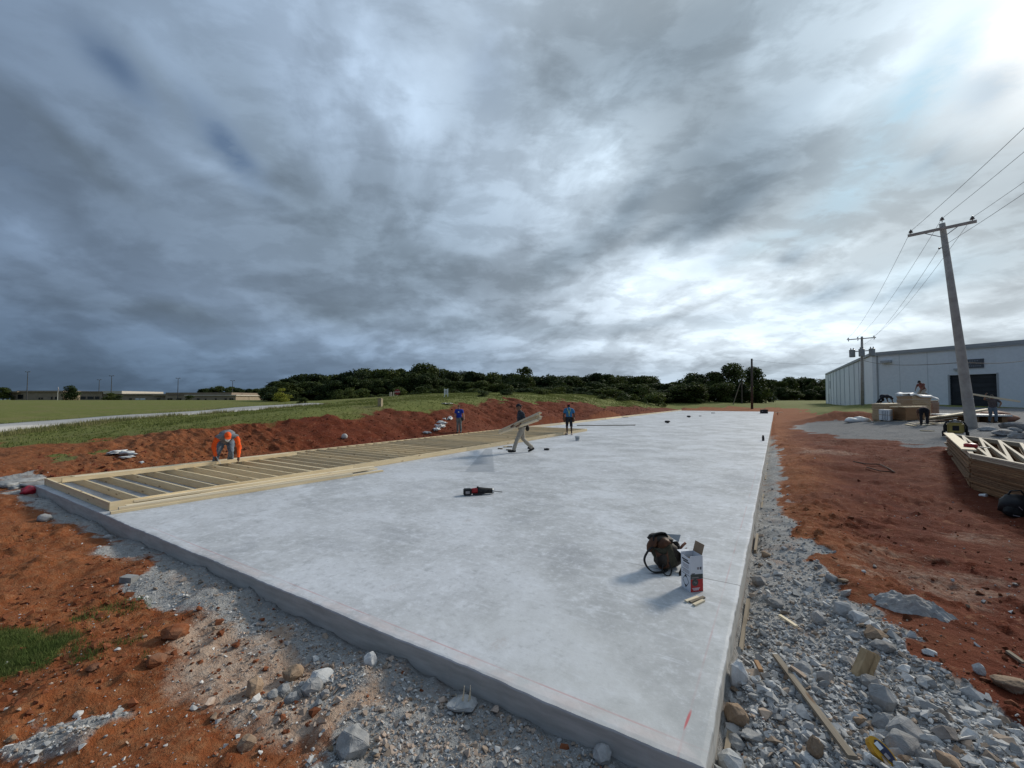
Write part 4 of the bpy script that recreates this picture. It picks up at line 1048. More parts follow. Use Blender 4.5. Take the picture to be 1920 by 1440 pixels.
pole2 = empty('utility_pole', base2); tag(pole2, 'wooden utility pole carrying three grey transformer cans, at the corner of the warehouse', 'utility pole')
g = G(); a2 = rel(pole2, top2); g.tube([a2 * -.05, a2 * .5, a2], [.20, .17, .13], 12); g.build('pole', M_PWOOD, pole2, smooth=True)
z2 = CAM.z + (749 - 635) / F * 58
bL, bR = gp(1594.5, 636.5, z2), gp(1637.5, 633, z2); bL = Vector(bL); bR = Vector(bR); bd_ = (bR - bL).normalized(); bL = top2 + Vector((0, 0, -.3)) - bd_ * 1.6 + aoff * .17; bR = top2 + Vector((0, 0, -.3)) + bd_ * 1.5 + aoff * .17
g = G(); g.bar(rel(pole2, bL), rel(pole2, bR), .10, .12); g.build('crossarm', M_PWOOD, pole2)
for k_ in (.05, .38, .93):
    q = bL.lerp(bR, k_) + Vector((0, 0, .1)); insulator(pole2, q, 1.1)
    g = G(); g.tube([rel(pole2, q + Vector((0, 0, -.35))), rel(pole2, q + Vector((.05, 0, -.1)))], .05, 6); g.build('cutout_fuse', M_PORC, pole2)
for s in (-1.0, 0.02, 1.0):
    q = top2 + Vector((0, 0, -2.3)) + bd_ * (s * 1.05) + aoff * (.55 if s == .02 else .25)
    g = G(); g.lathe(rel(pole2, q), [(.30, -.48), (.34, -.44), (.34, .42), (.36, .44), (.36, .50), (.25, .56), (.10, .58)], 14); c_ = g.build('transformer', M_TRANS, pole2, smooth=False)
    for w in (-.14, .14):
        g = G(); g.lathe(rel(pole2, q) + bd_ * w, [(.05, .54), (.07, .62), (.045, .66), (.07, .70), (.03, .80)], 8); g.build('bushing', M_PORC, c_)
g = G(); g.bar(rel(pole2, top2 + Vector((0, 0, -2.0)) - bd_ * 1.3 + aoff * .1), rel(pole2, top2 + Vector((0, 0, -2.0)) + bd_ * 1.3 + aoff * .1), .1, .12); g.build('bracket', M_STEEL, pole2)
def wire(a, b, sag, label, r=.011, n=24, dark=False):
    a, b = Vector(a), Vector(b); g = G(); pts = []
    for i in range(n + 1):
        u = i / n; q = a.lerp(b, u); q.z -= sag * 4 * u * (1 - u); pts.append(q - a)
    g.tube(pts, r, 5, False); o = g.build('power_line', M_WIRE if not dark else M_PDARK, None, a); tag(o, label, 'power line', 'overhead lines'); return o
nxt = Vector((-RGT * 26 - FWD_H * 45)) * .0
gd = (-RGT * 22.5 - FWD_H * 39.0)
for q, nm in ((iL, 'from the left end of the near crossarm'), (iT, 'from the top of the near pole'), (iR, 'from the right end of the near crossarm')):
    wire(q + Vector((0, 0, .1)), q + gd + Vector((0, 0, .3)), .9, 'thin overhead wire running to the upper right %s' % nm, .009)
wire(neu, neu + gd, .9, 'lower thin overhead wire running to the upper right past the near pole', .009)
for q, k_, nm in ((iL, .05, 'left crossarm ends'), (iT, .38, 'pole tops'), (iR, .93, 'right crossarm ends')):
    wire(q + Vector((0, 0, .1)), bL.lerp(bR, k_) + Vector((0, 0, .25)), .7, 'thin wire sagging between the two utility poles at their %s' % nm, .009)
wire(neu, top2 + Vector((0, 0, -1.2)), .8, 'lowest wire sagging between the two utility poles', .009)
# service line along the warehouse
sv0 = top2 + Vector((0, 0, -3.25)); svm = base1.lerp(top1, .315)
wire(sv0, svm, .35, 'dark service cable between the two poles in front of the warehouse wall', .020, dark=True)
wire(svm, pd(1960, 667, 34), .25, 'dark service cable running right from the near pole across the warehouse wall', .018, dark=True)
b3 = pd(1410, 765, 76); b3.z = zg(b3.x, b3.y); t3 = pd(1409.5, 672.5, 76)
e = empty('utility_pole', b3); tag(e, 'bare dark wooden pole without crossarm at the far end of the slab', 'utility pole')
g = G(); g.tube([(0, 0, -.4), rel(e, t3)], [.22, .16], 10); g.build('pole', M_PDARK, e, smooth=True)
g = G(); g.tube([rel(e, t3) + Vector((0, 0, -.3)), rel(e, t3) + Vector((.3, -.1, -.32))], .03, 6); g.build('bracket', M_STEEL, e)
wire(t3 + Vector((0, 0, -.15)), bL.lerp(bR, .05) + Vector((0, 0, -3.2)), .5, 'faint thin line from the bare dark pole towards the warehouse', .012)
b4 = pd(1391, 756, 88); b4.z = zg(b4.x, b4.y); t4 = pd(1391, 712, 88)
g = G(); g.tube([(0, 0, -.4), t4 - b4], [.16, .12], 8); o = g.build('utility_pole', M_PDARK, None, b4); tag(o, 'shorter thin dark pole left of the bare dark pole, against the trees', 'utility pole')
b5 = pd(1374, 753, 84); t5 = pd(1388, 718, 84); b5.z = zg(b5.x, b5.y)
g = G(); g.tube([(0, 0, -.2), t5 - b5], [.09, .07], 8); o = g.build('leaning_pole', MAT_OLDWOOD, None, b5); tag(o, 'thin pale pole leaning right against the shorter dark pole', 'pole')
# ------------------------------------------------------------------ wall frame lying on the slab
XN, XF = -9.25, -13.30                                   # near and far plate lines
wf = empty('wall_frame', (XN, 0.1, 0)); tag(wf, 'long new pine stud wall frame lying flat on the left side of the slab', 'wall frame')
def wbar(name, a, b, w, h, mat, parent, up=(0, 0, 1)):
    """A board whose own long axis is local Y."""
    a, b = Vector(a), Vector(b); L = (b - a).length
    g = G(); bv = .0025
    g.box((0, 0, 0), (w, L, h)); me = g.mesh(name, mat)
    d = (b - a).normalized(); u = Vector(up); r = d.cross(u).normalized(); u = r.cross(d)
    o = put(name, me, parent); M = Matrix((r, d, u)).transposed().to_4x4(); M.translation = (a + b) / 2
    if parent is not None: M = Matrix.Translation(-Vector(parent.location)) @ M
    o.matrix_local = M; return o
SH, ST = 0.14, 0.038
ys = [0.12, 4.98, 9.84, 14.7, 18.36, 21.4]
for a, b in zip(ys[:-1], ys[1:]):
    j = rnd.uniform(-.006, .006)
    wbar('plate', (XN + j, a + .002, .004 + SH / 2), (XN - j, b - .002, .004 + SH / 2), ST, SH, MAT_PINE, wf)
ys2 = [0.12, 3.8, 8.66, 13.5, 18.2, 21.4]
for a, b in zip(ys2[:-1], ys2[1:]):
    wbar('plate', (XF, a + .002, .004 + SH / 2), (XF, b - .002, .004 + SH / 2), ST, SH, MAT_PINE, wf)
    wbar('plate', (XF - .042, a - .6 + .002 if a > 1 else a + .002, .004 + SH / 2), (XF - .042, b - .6 - .002, .004 + SH / 2), ST, SH, MAT_PINE, wf)
me = None; y = 0.12 + ST / 2; i = 0
while y < 21.35:
    a, b = (XN - ST / 2 - .001, y + rnd.uniform(-.012, .012), .004 + SH / 2), (XF + ST / 2 + .001, y + rnd.uniform(-.012, .012), .004 + SH / 2)
    if me is None: o = wbar('stud', a, b, ST, SH, MAT_PINE, wf); me = o.data
    else:
        o = put('stud', me, wf); A, B = Vector(a), Vector(b); d = (B - A).normalized(); u = Vector((0, 0, 1)); r = d.cross(u).normalized()
        M = Matrix((r, d, u)).transposed().to_4x4(); M.translation = (A + B) / 2 - Vector(wf.location); o.matrix_local = M
        if i in (9, 10, 22, 35, 44):                               # doubled studs at the openings
            o2 = put('stud', me, wf); M2 = M.copy(); M2.translation += Vector((0, ST + .004, 0)); o2.matrix_local = M2
    y += 0.4064; i += 1
def board(a, b, w, h, label, group=None, mat=MAT_PINE, name='board', up=(0, 0, 1)):
    a, b = Vector(a), Vector(b); c = (a + b) / 2; L = (b - a).length
    g = G(); g.box((0, 0, 0), (w, L, h)); o = put(name, g.mesh(name, mat))
    d = (b - a).normalized(); u = Vector(up); r = d.cross(u).normalized(); u = r.cross(d)
    M = Matrix((r, d, u)).transposed().to_4x4(); M.translation = c; o.matrix_world = M
    tag(o, label, 'board', group); return o
zt = .004 + SH
a, b = gp(116, 903, zt + .02), gp(556, 852, zt + .02)
board((a.x, a.y, zt + .046), (b.x, b.y, zt + .046), .040, .089, 'pine board standing on edge across the studs in front of the kneeling man', 'loose boards on the frame')
a, b = gp(138, 896, zt), gp(540, 851, zt)
board((a.x + .05, a.y, zt + .021), (b.x + .05, b.y, zt + .021), .14, .038, 'wide pine board laid flat along the far edge of the frame, under the bending man', 'loose boards on the frame', MAT_PALE)
for k_, (p, q, z, w) in enumerate((((207, 964), (717, 884), .021, .089), ((228, 952), (706, 880), .021, .089), ((236, 956), (690, 884), .061, .089), ((222, 960), (660, 893), .060, .089), ((250, 950), (700, 882.5), .100, .089))):
    a, b = gp(*p, 0), gp(*q, 0)
    board((a.x, a.y, z), (b.x, b.y, z), w, .038, ('outermost loose board on the slab in front of the frame', 'loose board lying against the near plate of the frame', 'loose board stacked on the boards in front of the frame', 'second stacked board in front of the frame, nearer the camera', 'topmost board of the small pile in front of the frame')[k_], 'loose boards in front of the frame', MAT_PALE if k_ else MAT_PINE)
# sill plates along the far part of the left edge
y = 21.6; k_ = 0
while y < 73.5:
    L = min(4.86, 73.9 - y)
    board((XF - .02, y, .075), (XF - .02 + rnd.uniform(-.02, .02), y + L - .03, .075), .05, .148, 'pine sill plate along the far left edge of the slab', 'sill plates along the left edge', MAT_PALE); y += L; k_ += 1
board(gp(1082, 797.5, .03), gp(1191, 797, .03), .10, .05, 'lone grey-brown board lying across the slab behind the man in the red cap', None, MAT_OLDWOOD)
board(gp(1100, 806, .02), gp(1080, 808, .02), .09, .038, 'short pine board at the far end of the near plate', None, MAT_PALE)

# ------------------------------------------------------------------ loose things on the slab
M_BLK = M_noise('black_plastic', (0.010, 0.010, 0.011), (0.022, 0.022, 0.024), 12, 0.5, 0.1, 0.003)
M_RUB = M_noise('black_rubber', (0.012, 0.012, 0.012), (0.03, 0.03, 0.03), 20, 0.75, 0.2, 0.004)
M_TRED = M_noise('tool_red', (0.26, 0.012, 0.015), (0.32, 0.02, 0.02), 6, 0.4)
M_TGREY = M_noise('print_grey', (0.25, 0.22, 0.22), (0.34, 0.30, 0.30), 10, 0.5)
M_BLADE = M_noise('blade_steel', (0.30, 0.29, 0.27), (0.42, 0.40, 0.38), 14, 0.4, metal=0.7)
def local(e, g_mesh, name): pass
a, b = gp(869, 929, 0), gp(926, 926, 0); td = (b - a); L = td.length
e = empty('reciprocating_saw', a, math.atan2(td.y, td.x)); tag(e, 'red and black cordless reciprocating saw lying on its side in the middle of the slab', 'power saw')
s = L / 0.58
def B(name, parts, mat, parent=e, smooth=False, bev=0.0):
    g = G()
    for q in parts: g.box(*q)
    me = g.mesh(name, mat)
    if bev:
        bm = bmesh.new(); bm.from_mesh(me); bmesh.ops.bevel(bm, geom=bm.edges[:], offset=bev, segments=2, affect='EDGES'); bm.to_mesh(me); bm.free()
    return put(name, me, parent)
bt = B('battery', [((.075 * s, 0, .068), (.15 * s, .13, .125))], M_BLK, e, bev=.015); B('label', [((.07 * s, -.0665, .065), (.075 * s, .003, .05))], M_TGREY, bt)
g = G(); g.tube([(.14 * s, 0, .075), (.19 * s, .0, .080), (.25 * s, 0, .082), (.27 * s, 0, .08)], [.052, .055, .060, .058], 12); g.build('body', M_TRED, e, smooth=True)
g = G(); g.tube([(.262 * s, 0, .082), (.30 * s, 0, .083), (.40 * s, .0, .074), (.50 * s, .01, .066), (.545 * s, .01, .064)], [.064, .066, .058, .052, .05], 12); g.box((.27 * s, 0, .150), (.035, .05, .02)); g.build('grip_housing', M_RUB, e, smooth=True)
g = G(); g.tube([(.17 * s, -.04, .03), (.24 * s, -.07, .022), (.33 * s, -.06, .026), (.40 * s, -.03, .04)], [.02, .018, .018, .022], 8); g.build('handle', M_BLK, e, smooth=True)
g = G(); g.lathe((0, 0, 0), [(.052, 0), (.056, .01), (.05, .02), (.03, .03)], 12); g.build('collar', M_STEEL, e, (.545 * s, .01, .064), (0, R(90), 0))
g = G(); g.box((.575 * s, .02, .055), (.015, .06, .08)); g.build('shoe', M_STEEL, e)
g = G(); g.bar((.58 * s, .015, .05), (.75 * s, .03, .022), .006, .02); g.build('blade', M_BLADE, e)

# carton of fasteners
A, Bp, C = gp(1295, 1111, 0), gp(1318.5, 1108.5, 0), gp(1279, 1102, 0)
ux = (Bp - A).normalized(); W = (Bp - A).length; D = (C - A).length; uy = Vector((-ux.y, ux.x, 0)); H = .345
box = empty('cardboard_box', A, math.atan2(ux.y, ux.x)); tag(box, 'open white and red fastener carton standing near the right edge of the slab', 'box')
M_CWHITE = M_noise('carton_white', (0.66, 0.67, 0.70), (0.72, 0.73, 0.76), 5, 0.6)
M_CRED = M_noise('carton_red', (0.42, 0.030, 0.028), (0.47, 0.040, 0.036), 5, 0.55)
M_CDARK = M_noise('carton_charcoal', (0.060, 0.065, 0.060), (0.075, 0.08, 0.075), 5, 0.6)
M_KRAFT = M_noise('kraft_board', (0.24, 0.165, 0.105), (0.30, 0.21, 0.135), 9, 0.85)
D = max(D, .15)
g = G(); th = .004
g.box((W / 2, th / 2, H / 2), (W, th, H)); g.box((W / 2, D - th / 2, H / 2), (W, th, H)); g.box((th / 2, D / 2, H / 2 - .012), (th, D - 2 * th, H - .024)); g.box((W - th / 2, D / 2, H / 2), (th, D - 2 * th, H)); g.box((W / 2, D / 2, th / 2 + .001), (W - 2 * th, D - 2 * th, th))
g.build('carton', M_CWHITE, box)
g = G(); g.box((W / 2, D / 2, H - .06), (W - 3 * th, D - 3 * th, .003)); g.build('inner', M_KRAFT, box)
def plate(name, mat, c, size, parent=box):
    g = G(); g.box(c, size); return g.build(name, mat, parent)
pr = plate('print_panel', M_CRED, (W / 2, -.0008, .062), (W - .002, .0014, .120))
plate('print_panel', M_CDARK, (W / 2, -.0008, .147), (W - .002, .0014, .046))
for k_ in range(3): plate('lettering', M_CWHITE, (W * .42, -.0022, .038 - .009 * k_), (W * (.62 - .1 * k_), .001, .0045), pr)
plate('lettering', M_TGREY, (W * .36, -.0022, .139), (W * .55, .001, .008), box); plate('lettering', M_INK, (W * .22, -.0010, .176), (W * .26, .0012, .008), box)
g = G(); g.lathe((0, 0, 0), [(.030 * W / .12, 0), (.030 * W / .12, .0012)], 24); em = g.build('emblem', M_CDARK, pr, (W * .36, -.0016, .092), (FACE, 0, 0))
g = G(); g.box((0, 0, .0018), (.034, .004, .0008)); g.box((-.008, .008, .0018), (.014, .004, .0008)); g.box((.008, -.008, .0018), (.016, .004, .0008)); g.build('print', M_TGREY, em)
plate('print', M_TGREY, (W * .62, -.001, .225), (W * .18, .0012, .022)); plate('print', M_INK, (W * .83, -.001, .225), (W * .10, .0012, .026))
for z_, h_, d0, d1 in ((.29, .012, .12, .75), (.272, .012, .25, .9), (.245, .004, .2, .85), (.232, .004, .2, .85), (.219, .004, .25, .8), (.195, .003, .1, .9), (.183, .004, .2, .9), (.171, .004, .2, .86), (.150, .003, .08, .92)):
    plate('print', M_INK if h_ > .01 or h_ < .0035 else M_TGREY, (-.0008, D * (1 - (d0 + d1) / 2), z_), (.0014, D * (d1 - d0), h_))
g = G(); cy_, cz_, rr_ = D * .5, .085, .062                                        # diamond mark on the left side
for (p, q) in (((0, 1), (1, 0)), ((1, 0), (0, -1)), ((0, -1), (-1, 0)), ((-1, 0), (0, 1))):
    g.bar((-.001, cy_ + p[0] * rr_ * .8, cz_ + p[1] * rr_), (-.001, cy_ + q[0] * rr_ * .8, cz_ + q[1] * rr_), .0016, .004, (1, 0, 0)) if False else g.bar((-.001, cy_ + p[0] * rr_ * .8, cz_ + p[1] * rr_), (-.001, cy_ + q[0] * rr_ * .8, cz_ + q[1] * rr_), .004, .0016, (1, 0, 0))
for sgn in (1, -1): g.add([(-.0016, cy_ - rr_ * .3, cz_ + sgn * rr_ * .6), (-.0016, cy_ + rr_ * .3, cz_ + sgn * rr_ * .6), (-.0016, cy_, cz_ + sgn * rr_ * .96), (-.0004, cy_, cz_ + sgn * rr_ * .7)], [(0, 1, 2), (0, 3, 1), (1, 3, 2), (2, 3, 0)])
g.build('diamond_mark', M_INK, box)
def flap(name, p0, p1, up, mat_o, mat_i):
    p0, p1, up = Vector(p0), Vector(p1), Vector(up); n = (p1 - p0).cross(up).normalized() * .002
    g = G(); g.mat(0).add([p0 + n, p1 + n, p1 + up + n, p0 + up + n], [(0, 1, 2, 3)]); g.mat(1).add([p0 - n, p1 - n, p1 + up - n, p0 + up - n], [(3, 2, 1, 0)])
    g.mat(0); g.add([p0 + n, p0 - n, p0 + up - n, p0 + up + n], [(0, 1, 2, 3)]); g.add([p1 + n, p1 - n, p1 + up - n, p1 + up + n], [(3, 2, 1, 0)]); g.add([p0 + up + n, p1 + up + n, p1 + up - n, p0 + up - n], [(0, 1, 2, 3)])
    g.build(name, [mat_o, mat_i], box)
flap('flap', (W - .001, D, H), (W - .001, .01, H), (.035, .008, .095), M_KRAFT, M_CWHITE)
flap('flap', (0, D, H - .02), (W * .9, D, H - .02), (0.0, .07, .012), M_CWHITE, M_KRAFT)
flap('flap', (.001, .02, H - .026), (.001, D - .01, H - .026), (.035, 0, -.02), M_KRAFT, M_CWHITE)

# wooden shims on the slab in front of the carton
for k_, (p, q, rz) in enumerate((((1286, 1127.5), (1309, 1119.5), .010), ((1294, 1129), (1320, 1119.5), .008), ((1301, 1134.5), (1319.5, 1125.5), .009))):
    board(gp(*p, rz), gp(*q, rz), .030, .016, ('upper left wooden shim by the carton', 'longest wooden shim by the carton, in the middle', 'lowest wooden shim by the carton')[k_], 'wooden shims by the carton', MAT_PALE if k_ != 1 else MAT_OLDWOOD, 'wooden_shim')

# tool belt with pouches
M_LEA = M_noise('dark_leather', (0.016, 0.012, 0.009), (0.036, 0.026, 0.018), 9, 0.65, 0.4, 0.006)
M_LEB = M_noise('brown_leather', (0.075, 0.030, 0.014), (0.13, 0.055, 0.026), 7, 0.6, 0.4, 0.006)
M_OLV = M_noise('olive_canvas', (0.050, 0.046, 0.030), (0.085, 0.078, 0.052), 16, 0.9, 0.4, 0.004)
M_WEB = M_noise('black_webbing', (0.010, 0.010, 0.010), (0.02, 0.02, 0.02), 30, 0.8)
c0 = gp(1244, 1066, 0); bag = empty('tool_belt', c0, YAW); tag(bag, 'black and brown leather tool belt with pouches heaped on the slab behind the carton', 'tool belt')
PXM = (c0 - CAM).dot(FWD) / F                                  # metres per photo pixel there
def bp(px, py, dy=0.0): return Vector(((px - 1244) * PXM, dy, (1066 - py) * PXM))
def blobby(name, c, r, mat, rotm=None, seed=1, amp=.18, parent=bag, n=3, cutz=None):
    g = G(); vs, fs = ICO[n]; out = []
    for v in vs:
        v = Vector(v); k = 1 + amp * mnoise.noise(v * 1.7 + Vector((seed * 3.1, seed, 0))) + amp * .5 * mnoise.noise(v * 4 + Vector((seed, 0, seed)))
        q = Vector((v.x * r[0], v.y * r[1], v.z * r[2])) * k
        if rotm: q = rotm @ q
        q = q + Vector(c)
        if cutz is not None and q.z < cutz: q.z = cutz + (q.z - cutz) * .05
        out.append(q)
    g.add(out, fs); return g.build(name, mat, parent, smooth=True)
def pouch(name, c, w, d, h, tiltx, tilty, mat, inner, parent=bag, lean=.75):
    """Open-topped pouch: thick tapered walls with a rounded bottom."""
    n = 20; g = G(); rings = []
    for (k, z, s_) in ((0, 0, .72), (1, .06 * h, .88), (2, .35 * h, .97), (3, .8 * h, 1.02), (4, h, 1.05), (5, h, .95), (6, .8 * h, .9), (7, .3 * h, .8)):
        ring = []
        for j in range(n):
            t_ = 2 * math.pi * j / n; cx_, sy_ = math.cos(t_), math.sin(t_)
            ex = abs(cx_) ** .6 * (1 if cx_ > 0 else -1); ey = abs(sy_) ** .6 * (1 if sy_ > 0 else -1)
            wob = 1 + .05 * math.sin(3 * t_ + z * 20)
            ring.append(Vector((ex * w / 2 * s_ * wob, ey * d / 2 * s_ * wob, z + (.03 * math.sin(t_ * 2 + 1) if z >= h * .8 else 0))))
        rings.append(ring)
    M_ = Matrix.Rotation(tiltx, 3, 'X') @ Matrix.Rotation(tilty, 3, 'Y')
    g.add([M_ @ q for r_ in rings for q in r_], [(i * n + j, i * n + (j + 1) % n, (i + 1) * n + (j + 1) % n, (i + 1) * n + j) for i in range(7) for j in range(n)] + [tuple(range(n))[::-1], tuple(7 * n + j for j in range(n))])
    return g.build(name, [mat], parent, c, None, True)
pouch('pouch', bp(1256, 1063, .0), .23, .15, .27, R(-8), R(-24), M_OLV, M_LEB)
pouch('pouch', bp(1247, 1060, .10), .22, .16, .24, R(12), R(18), M_LEA, M_LEB)
pouch('pouch', bp(1242, 1061, -.06), .13, .10, .17, R(-14), R(-8), M_LEB, M_LEA)
pouch('pouch', bp(1266, 1058, .09), .16, .12, .22, R(6), R(-30), M_LEB, M_LEA)
blobby('padded_belt', bp(1256, 1046, .07), (.155, .12, .145), M_LEA, Matrix.Rotation(R(20), 3, 'Y'), 3, .22)
blobby('padded_belt', bp(1243, 1014, .06), (.14, .09, .055), M_LEA, Matrix.Rotation(R(8), 3, 'Y'), 5, .22)
blobby('belt_fold', bp(1225, 1022, .02), (.05, .06, .09), M_LEB, Matrix.Rotation(R(30), 3, 'Y'), 6, .25)
blobby('belt_fold', bp(1243, 1017, -.03), (.075, .05, .045), M_LEB, Matrix.Rotation(R(-25), 3, 'Y'), 8, .25)
blobby('coiled_lace', bp(1237, 1047, -.07), (.06, .05, .07), M_LEA, None, 9, .3)
def strap(pts, w=.042, t_=.006, name='strap', mat=M_WEB):
    g = G(); pts = [Vector(p) for p in pts]; dense = []
    for i in range(len(pts) - 1):
        p0, p1, p2, p3 = pts[max(i - 1, 0)], pts[i], pts[i + 1], pts[min(i + 2, len(pts) - 1)]
        for k in range(8):
            u = k / 8; dense.append(0.5 * ((2 * p1) + (p2 - p0) * u + (2 * p0 - 5 * p1 + 4 * p2 - p3) * u * u + (3 * p1 - p0 - 3 * p2 + p3) * u ** 3))
    dense.append(pts[-1]); n = len(dense); V = []
    for i, p in enumerate(dense):
        d = (dense[min(i + 1, n - 1)] - dense[max(i - 1, 0)]).normalized(); s_ = Vector((0, -1, .15)).cross(d).cross(d); s_ = Vector((0, -1, 0.25)); s_ = (s_ - d * s_.dot(d)).normalized(); q = d.cross(s_)
        V += [p + s_ * w / 2 + q * t_, p - s_ * w / 2 + q * t_, p - s_ * w / 2 - q * t_, p + s_ * w / 2 - q * t_]
    g.add(V, [(i * 4 + j, i * 4 + (j + 1) % 4, i * 4 + 4 + (j + 1) % 4, i * 4 + 4 + j) for i in range(n - 1) for j in range(4)] + [(3, 2, 1, 0), tuple(4 * n - 4 + j for j in range(4))])
    return g.build(name, mat, bag, smooth=False)
strap([bp(1224, 1024, -.02), bp(1213, 1029, -.06), bp(1203.5, 1041, -.10), bp(1205, 1052, -.13), bp(1215, 1062, -.14), bp(1232, 1064.5, -.12), bp(1245, 1064, -.08)])
strap([bp(1236, 1050, -.13), bp(1232, 1060, -.17), bp(1241, 1066, -.20), bp(1249, 1060, -.16), bp(1247, 1046, -.12)], .016, .005, 'lace')
strap([bp(1247, 1069, -.16), bp(1258, 1070, -.17), bp(1270, 1061, -.13), bp(1279, 1050, -.05), bp(1277, 1038, .02)], .07, .008, 'leather_strap', M_LEA)
strap([bp(1225, 1015, .0), bp(1228, 1005, .02), bp(1240, 1002, .04), bp(1250, 1003, .05), bp(1254, 1010, .04)], .05, .007, 'handle')
g = G(); q0, q1, q2 = bp(1258, 1010, .16), bp(1288, 1012, .16), bp(1281, 1024, .12); n_ = Vector((0, .004, 0)); g.add([q0, q1, q2, q0 + n_, q1 + n_, q2 + n_], [(0, 2, 1), (3, 4, 5), (0, 1, 4, 3), (1, 2, 5, 4), (2, 0, 3, 5)]); o = g.build('rafter_square', M_STEEL, None, bag.location, bag.rotation_euler); tag(o, 'grey metal rafter square sticking out of the tool belt', 'square')
hm = empty('hammer', bag.location); hm.rotation_euler = bag.rotation_euler; tag(hm, 'hammer with a reddish wooden handle stuck in the tool belt', 'hammer')
g = G(); g.tube([bp(1290, 1021, .05), bp(1284, 1026, .05), bp(1276, 1036, .05), bp(1270, 1043, .05)], [.017, .018, .015, .014], 8, flat=.8); g.build('handle', M_noise('hammer_handle', (.20, .085, .05), (.28, .13, .08), 8, .5), hm, smooth=True)
g = G(); q = bp(1270, 1043, .05); g.tube([q + Vector((0, -.06, 0)), q + Vector((0, .02, 0)), q + Vector((0, .07, -.02))], [.018, .016, .006], 8); g.build('head', M_STEEL, hm)
tp_ = empty('pry_tool', bag.location); tp_.rotation_euler = bag.rotation_euler; tag(tp_, 'second reddish tool handle beside the hammer in the tool belt', 'tool')
g = G(); g.tube([bp(1289, 1028.5, .0), bp(1282, 1033, .0), bp(1274, 1042, .02)], [.010, .011, .009], 6); g.build('handle', M_LEB, tp_, smooth=True); g = G(); g.tube([bp(1274, 1042, .02), bp(1267, 1050, .03)], [.006, .005], 6); g.build('shaft', M_STEEL, tp_)

# white pail
c0 = gp(1083, 826, 0); pl = empty('bucket', c0, .4); tag(pl, 'small white pail with a dark label standing on the slab right of the frame', 'bucket')
g = G(); g.lathe((0, 0, 0), [(.093, .002), (.098, .01), (.112, .205), (.118, .206), (.118, .216), (.106, .216), (.094, .015)], 20); g.build('body', M_WHITE, pl, smooth=False)
g = G(); n = 9; an = [R(200 + 14 * i) for i in range(n)]
g.add([(.1085 * math.cos(a), .1085 * math.sin(a), z) for a in an for z in (.055, .175)], [(2 * i, 2 * i + 2, 2 * i + 3, 2 * i + 1) for i in range(n - 1)]); g.build('label', M_TRANS, pl)
g = G(); g.tube([(.118 * math.cos(R(a)), .118 * math.sin(R(a)) * .9, .19 + .012 * math.sin(R(a * 2)) - .10 * abs(math.sin(R(a)))) for a in range(180, 361, 20)], .004, 5); g.build('handle', M_STEEL, pl)

# offcuts round the walking man, and small things far down the slab
for k_, (px, py, L, w, h, rz, mt, lb) in enumerate(((938, 842, .17, .09, .04, .2, MAT_OLDWOOD, 'dark offcut block left of the walking man, by the frame'), (949, 838.5, .22, .09, .04, 1.2, MAT_PINE, 'pinkish offcut block against the near plate, left of the walking man'),
        (956, 838.5, .18, .09, .04, .9, MAT_OLDWOOD, 'second offcut block against the near plate, left of the walking man'), (954, 844.5, .20, .05, .04, .1, MAT_OLDWOOD, 'dark offcut just in front of the walking man'), (966, 839, .10, .07, .05, .5, MAT_OLDWOOD, 'small dark offcut behind the walking man\'s front leg'),
        (992, 841.5, .10, .09, .07, .3, M_BLK, 'small dark block just behind the walking man\'s rear foot'), (1025, 844, .18, .10, .06, .15, M_BLK, 'lone shadow-black offcut block right of the walking man'))):
    p = gp(px, py, 0); g = G(); g.box((0, 0, h / 2), (L, w, h)); g.box((L * .12, 0, h + .006), (L * .5, w * .6, .012)) if mt is M_BLK else None
    o = g.build('offcut' if mt is not M_BLK else 'shaded_offcut', mt, None, (p.x, p.y, .002), (0, 0, rz)); tag(o, lb, 'offcut' if mt is not M_BLK else 'battery')  # all offcuts; the dark colours stand in for their shadowed ends
def far_tool(px, py, label, sc_=1.0, nm='power_tool'):
    p = gp(px, py, 0); e = empty(nm, p, YAW + .3); tag(e, label, 'power tool')
    g = G(); g.tube([(-.18 * sc_, 0, .08 * sc_), (.05 * sc_, 0, .085 * sc_), (.16 * sc_, 0, .08 * sc_)], [.06 * sc_, .065 * sc_, .035 * sc_], 8); g.build('motor_housing', M_RUB, e, smooth=True)
    g = G(); g.tube([(-.10 * sc_, 0, .05 * sc_), (-.15 * sc_, -.10 * sc_, .035 * sc_), (-.17 * sc_, -.2 * sc_, .035 * sc_)], [.03 * sc_, .025 * sc_, .03 * sc_], 6); g.build('grip', M_BLK, e); g = G(); g.box((-.17 * sc_, -.22 * sc_, .04 * sc_), (.12 * sc_, .07 * sc_, .08 * sc_)); g.build('battery', M_BLK, e)
far_tool(1252, 793, 'dark power tool lying on the far middle of the slab', 1.3); far_tool(1292, 782.5, 'small dark tool farther down the slab, right of the other one', 1.3)
for px, py, L, h, lb in ((1313, 780.5, .25, .06, 'tiny dark scrap on the far part of the slab'), (1337, 774.8, .5, .08, 'thin dark scrap near the far end of the slab'), (1170, 782.8, .9, .04, 'long thin dark lath lying on the far left of the slab')):
    p = gp(px, py, 0); g = G(); g.bar((-L / 2, 0, h / 2), (L / 2, .02, h / 2), .10, h); g.bar((-L / 4, .05, h / 2), (L / 4, .09, h * .7), .05, h * .6); o = g.build('scrap', M_RUB, None, (p.x, p.y, .003), (0, 0, YAW + .1)); tag(o, lb, 'scrap')
p = gp(1432.5, 775.2, 0); e = empty('tool_case', p, YAW); tag(e, 'black tool case with a handle at the far right corner of the slab', 'tool case')
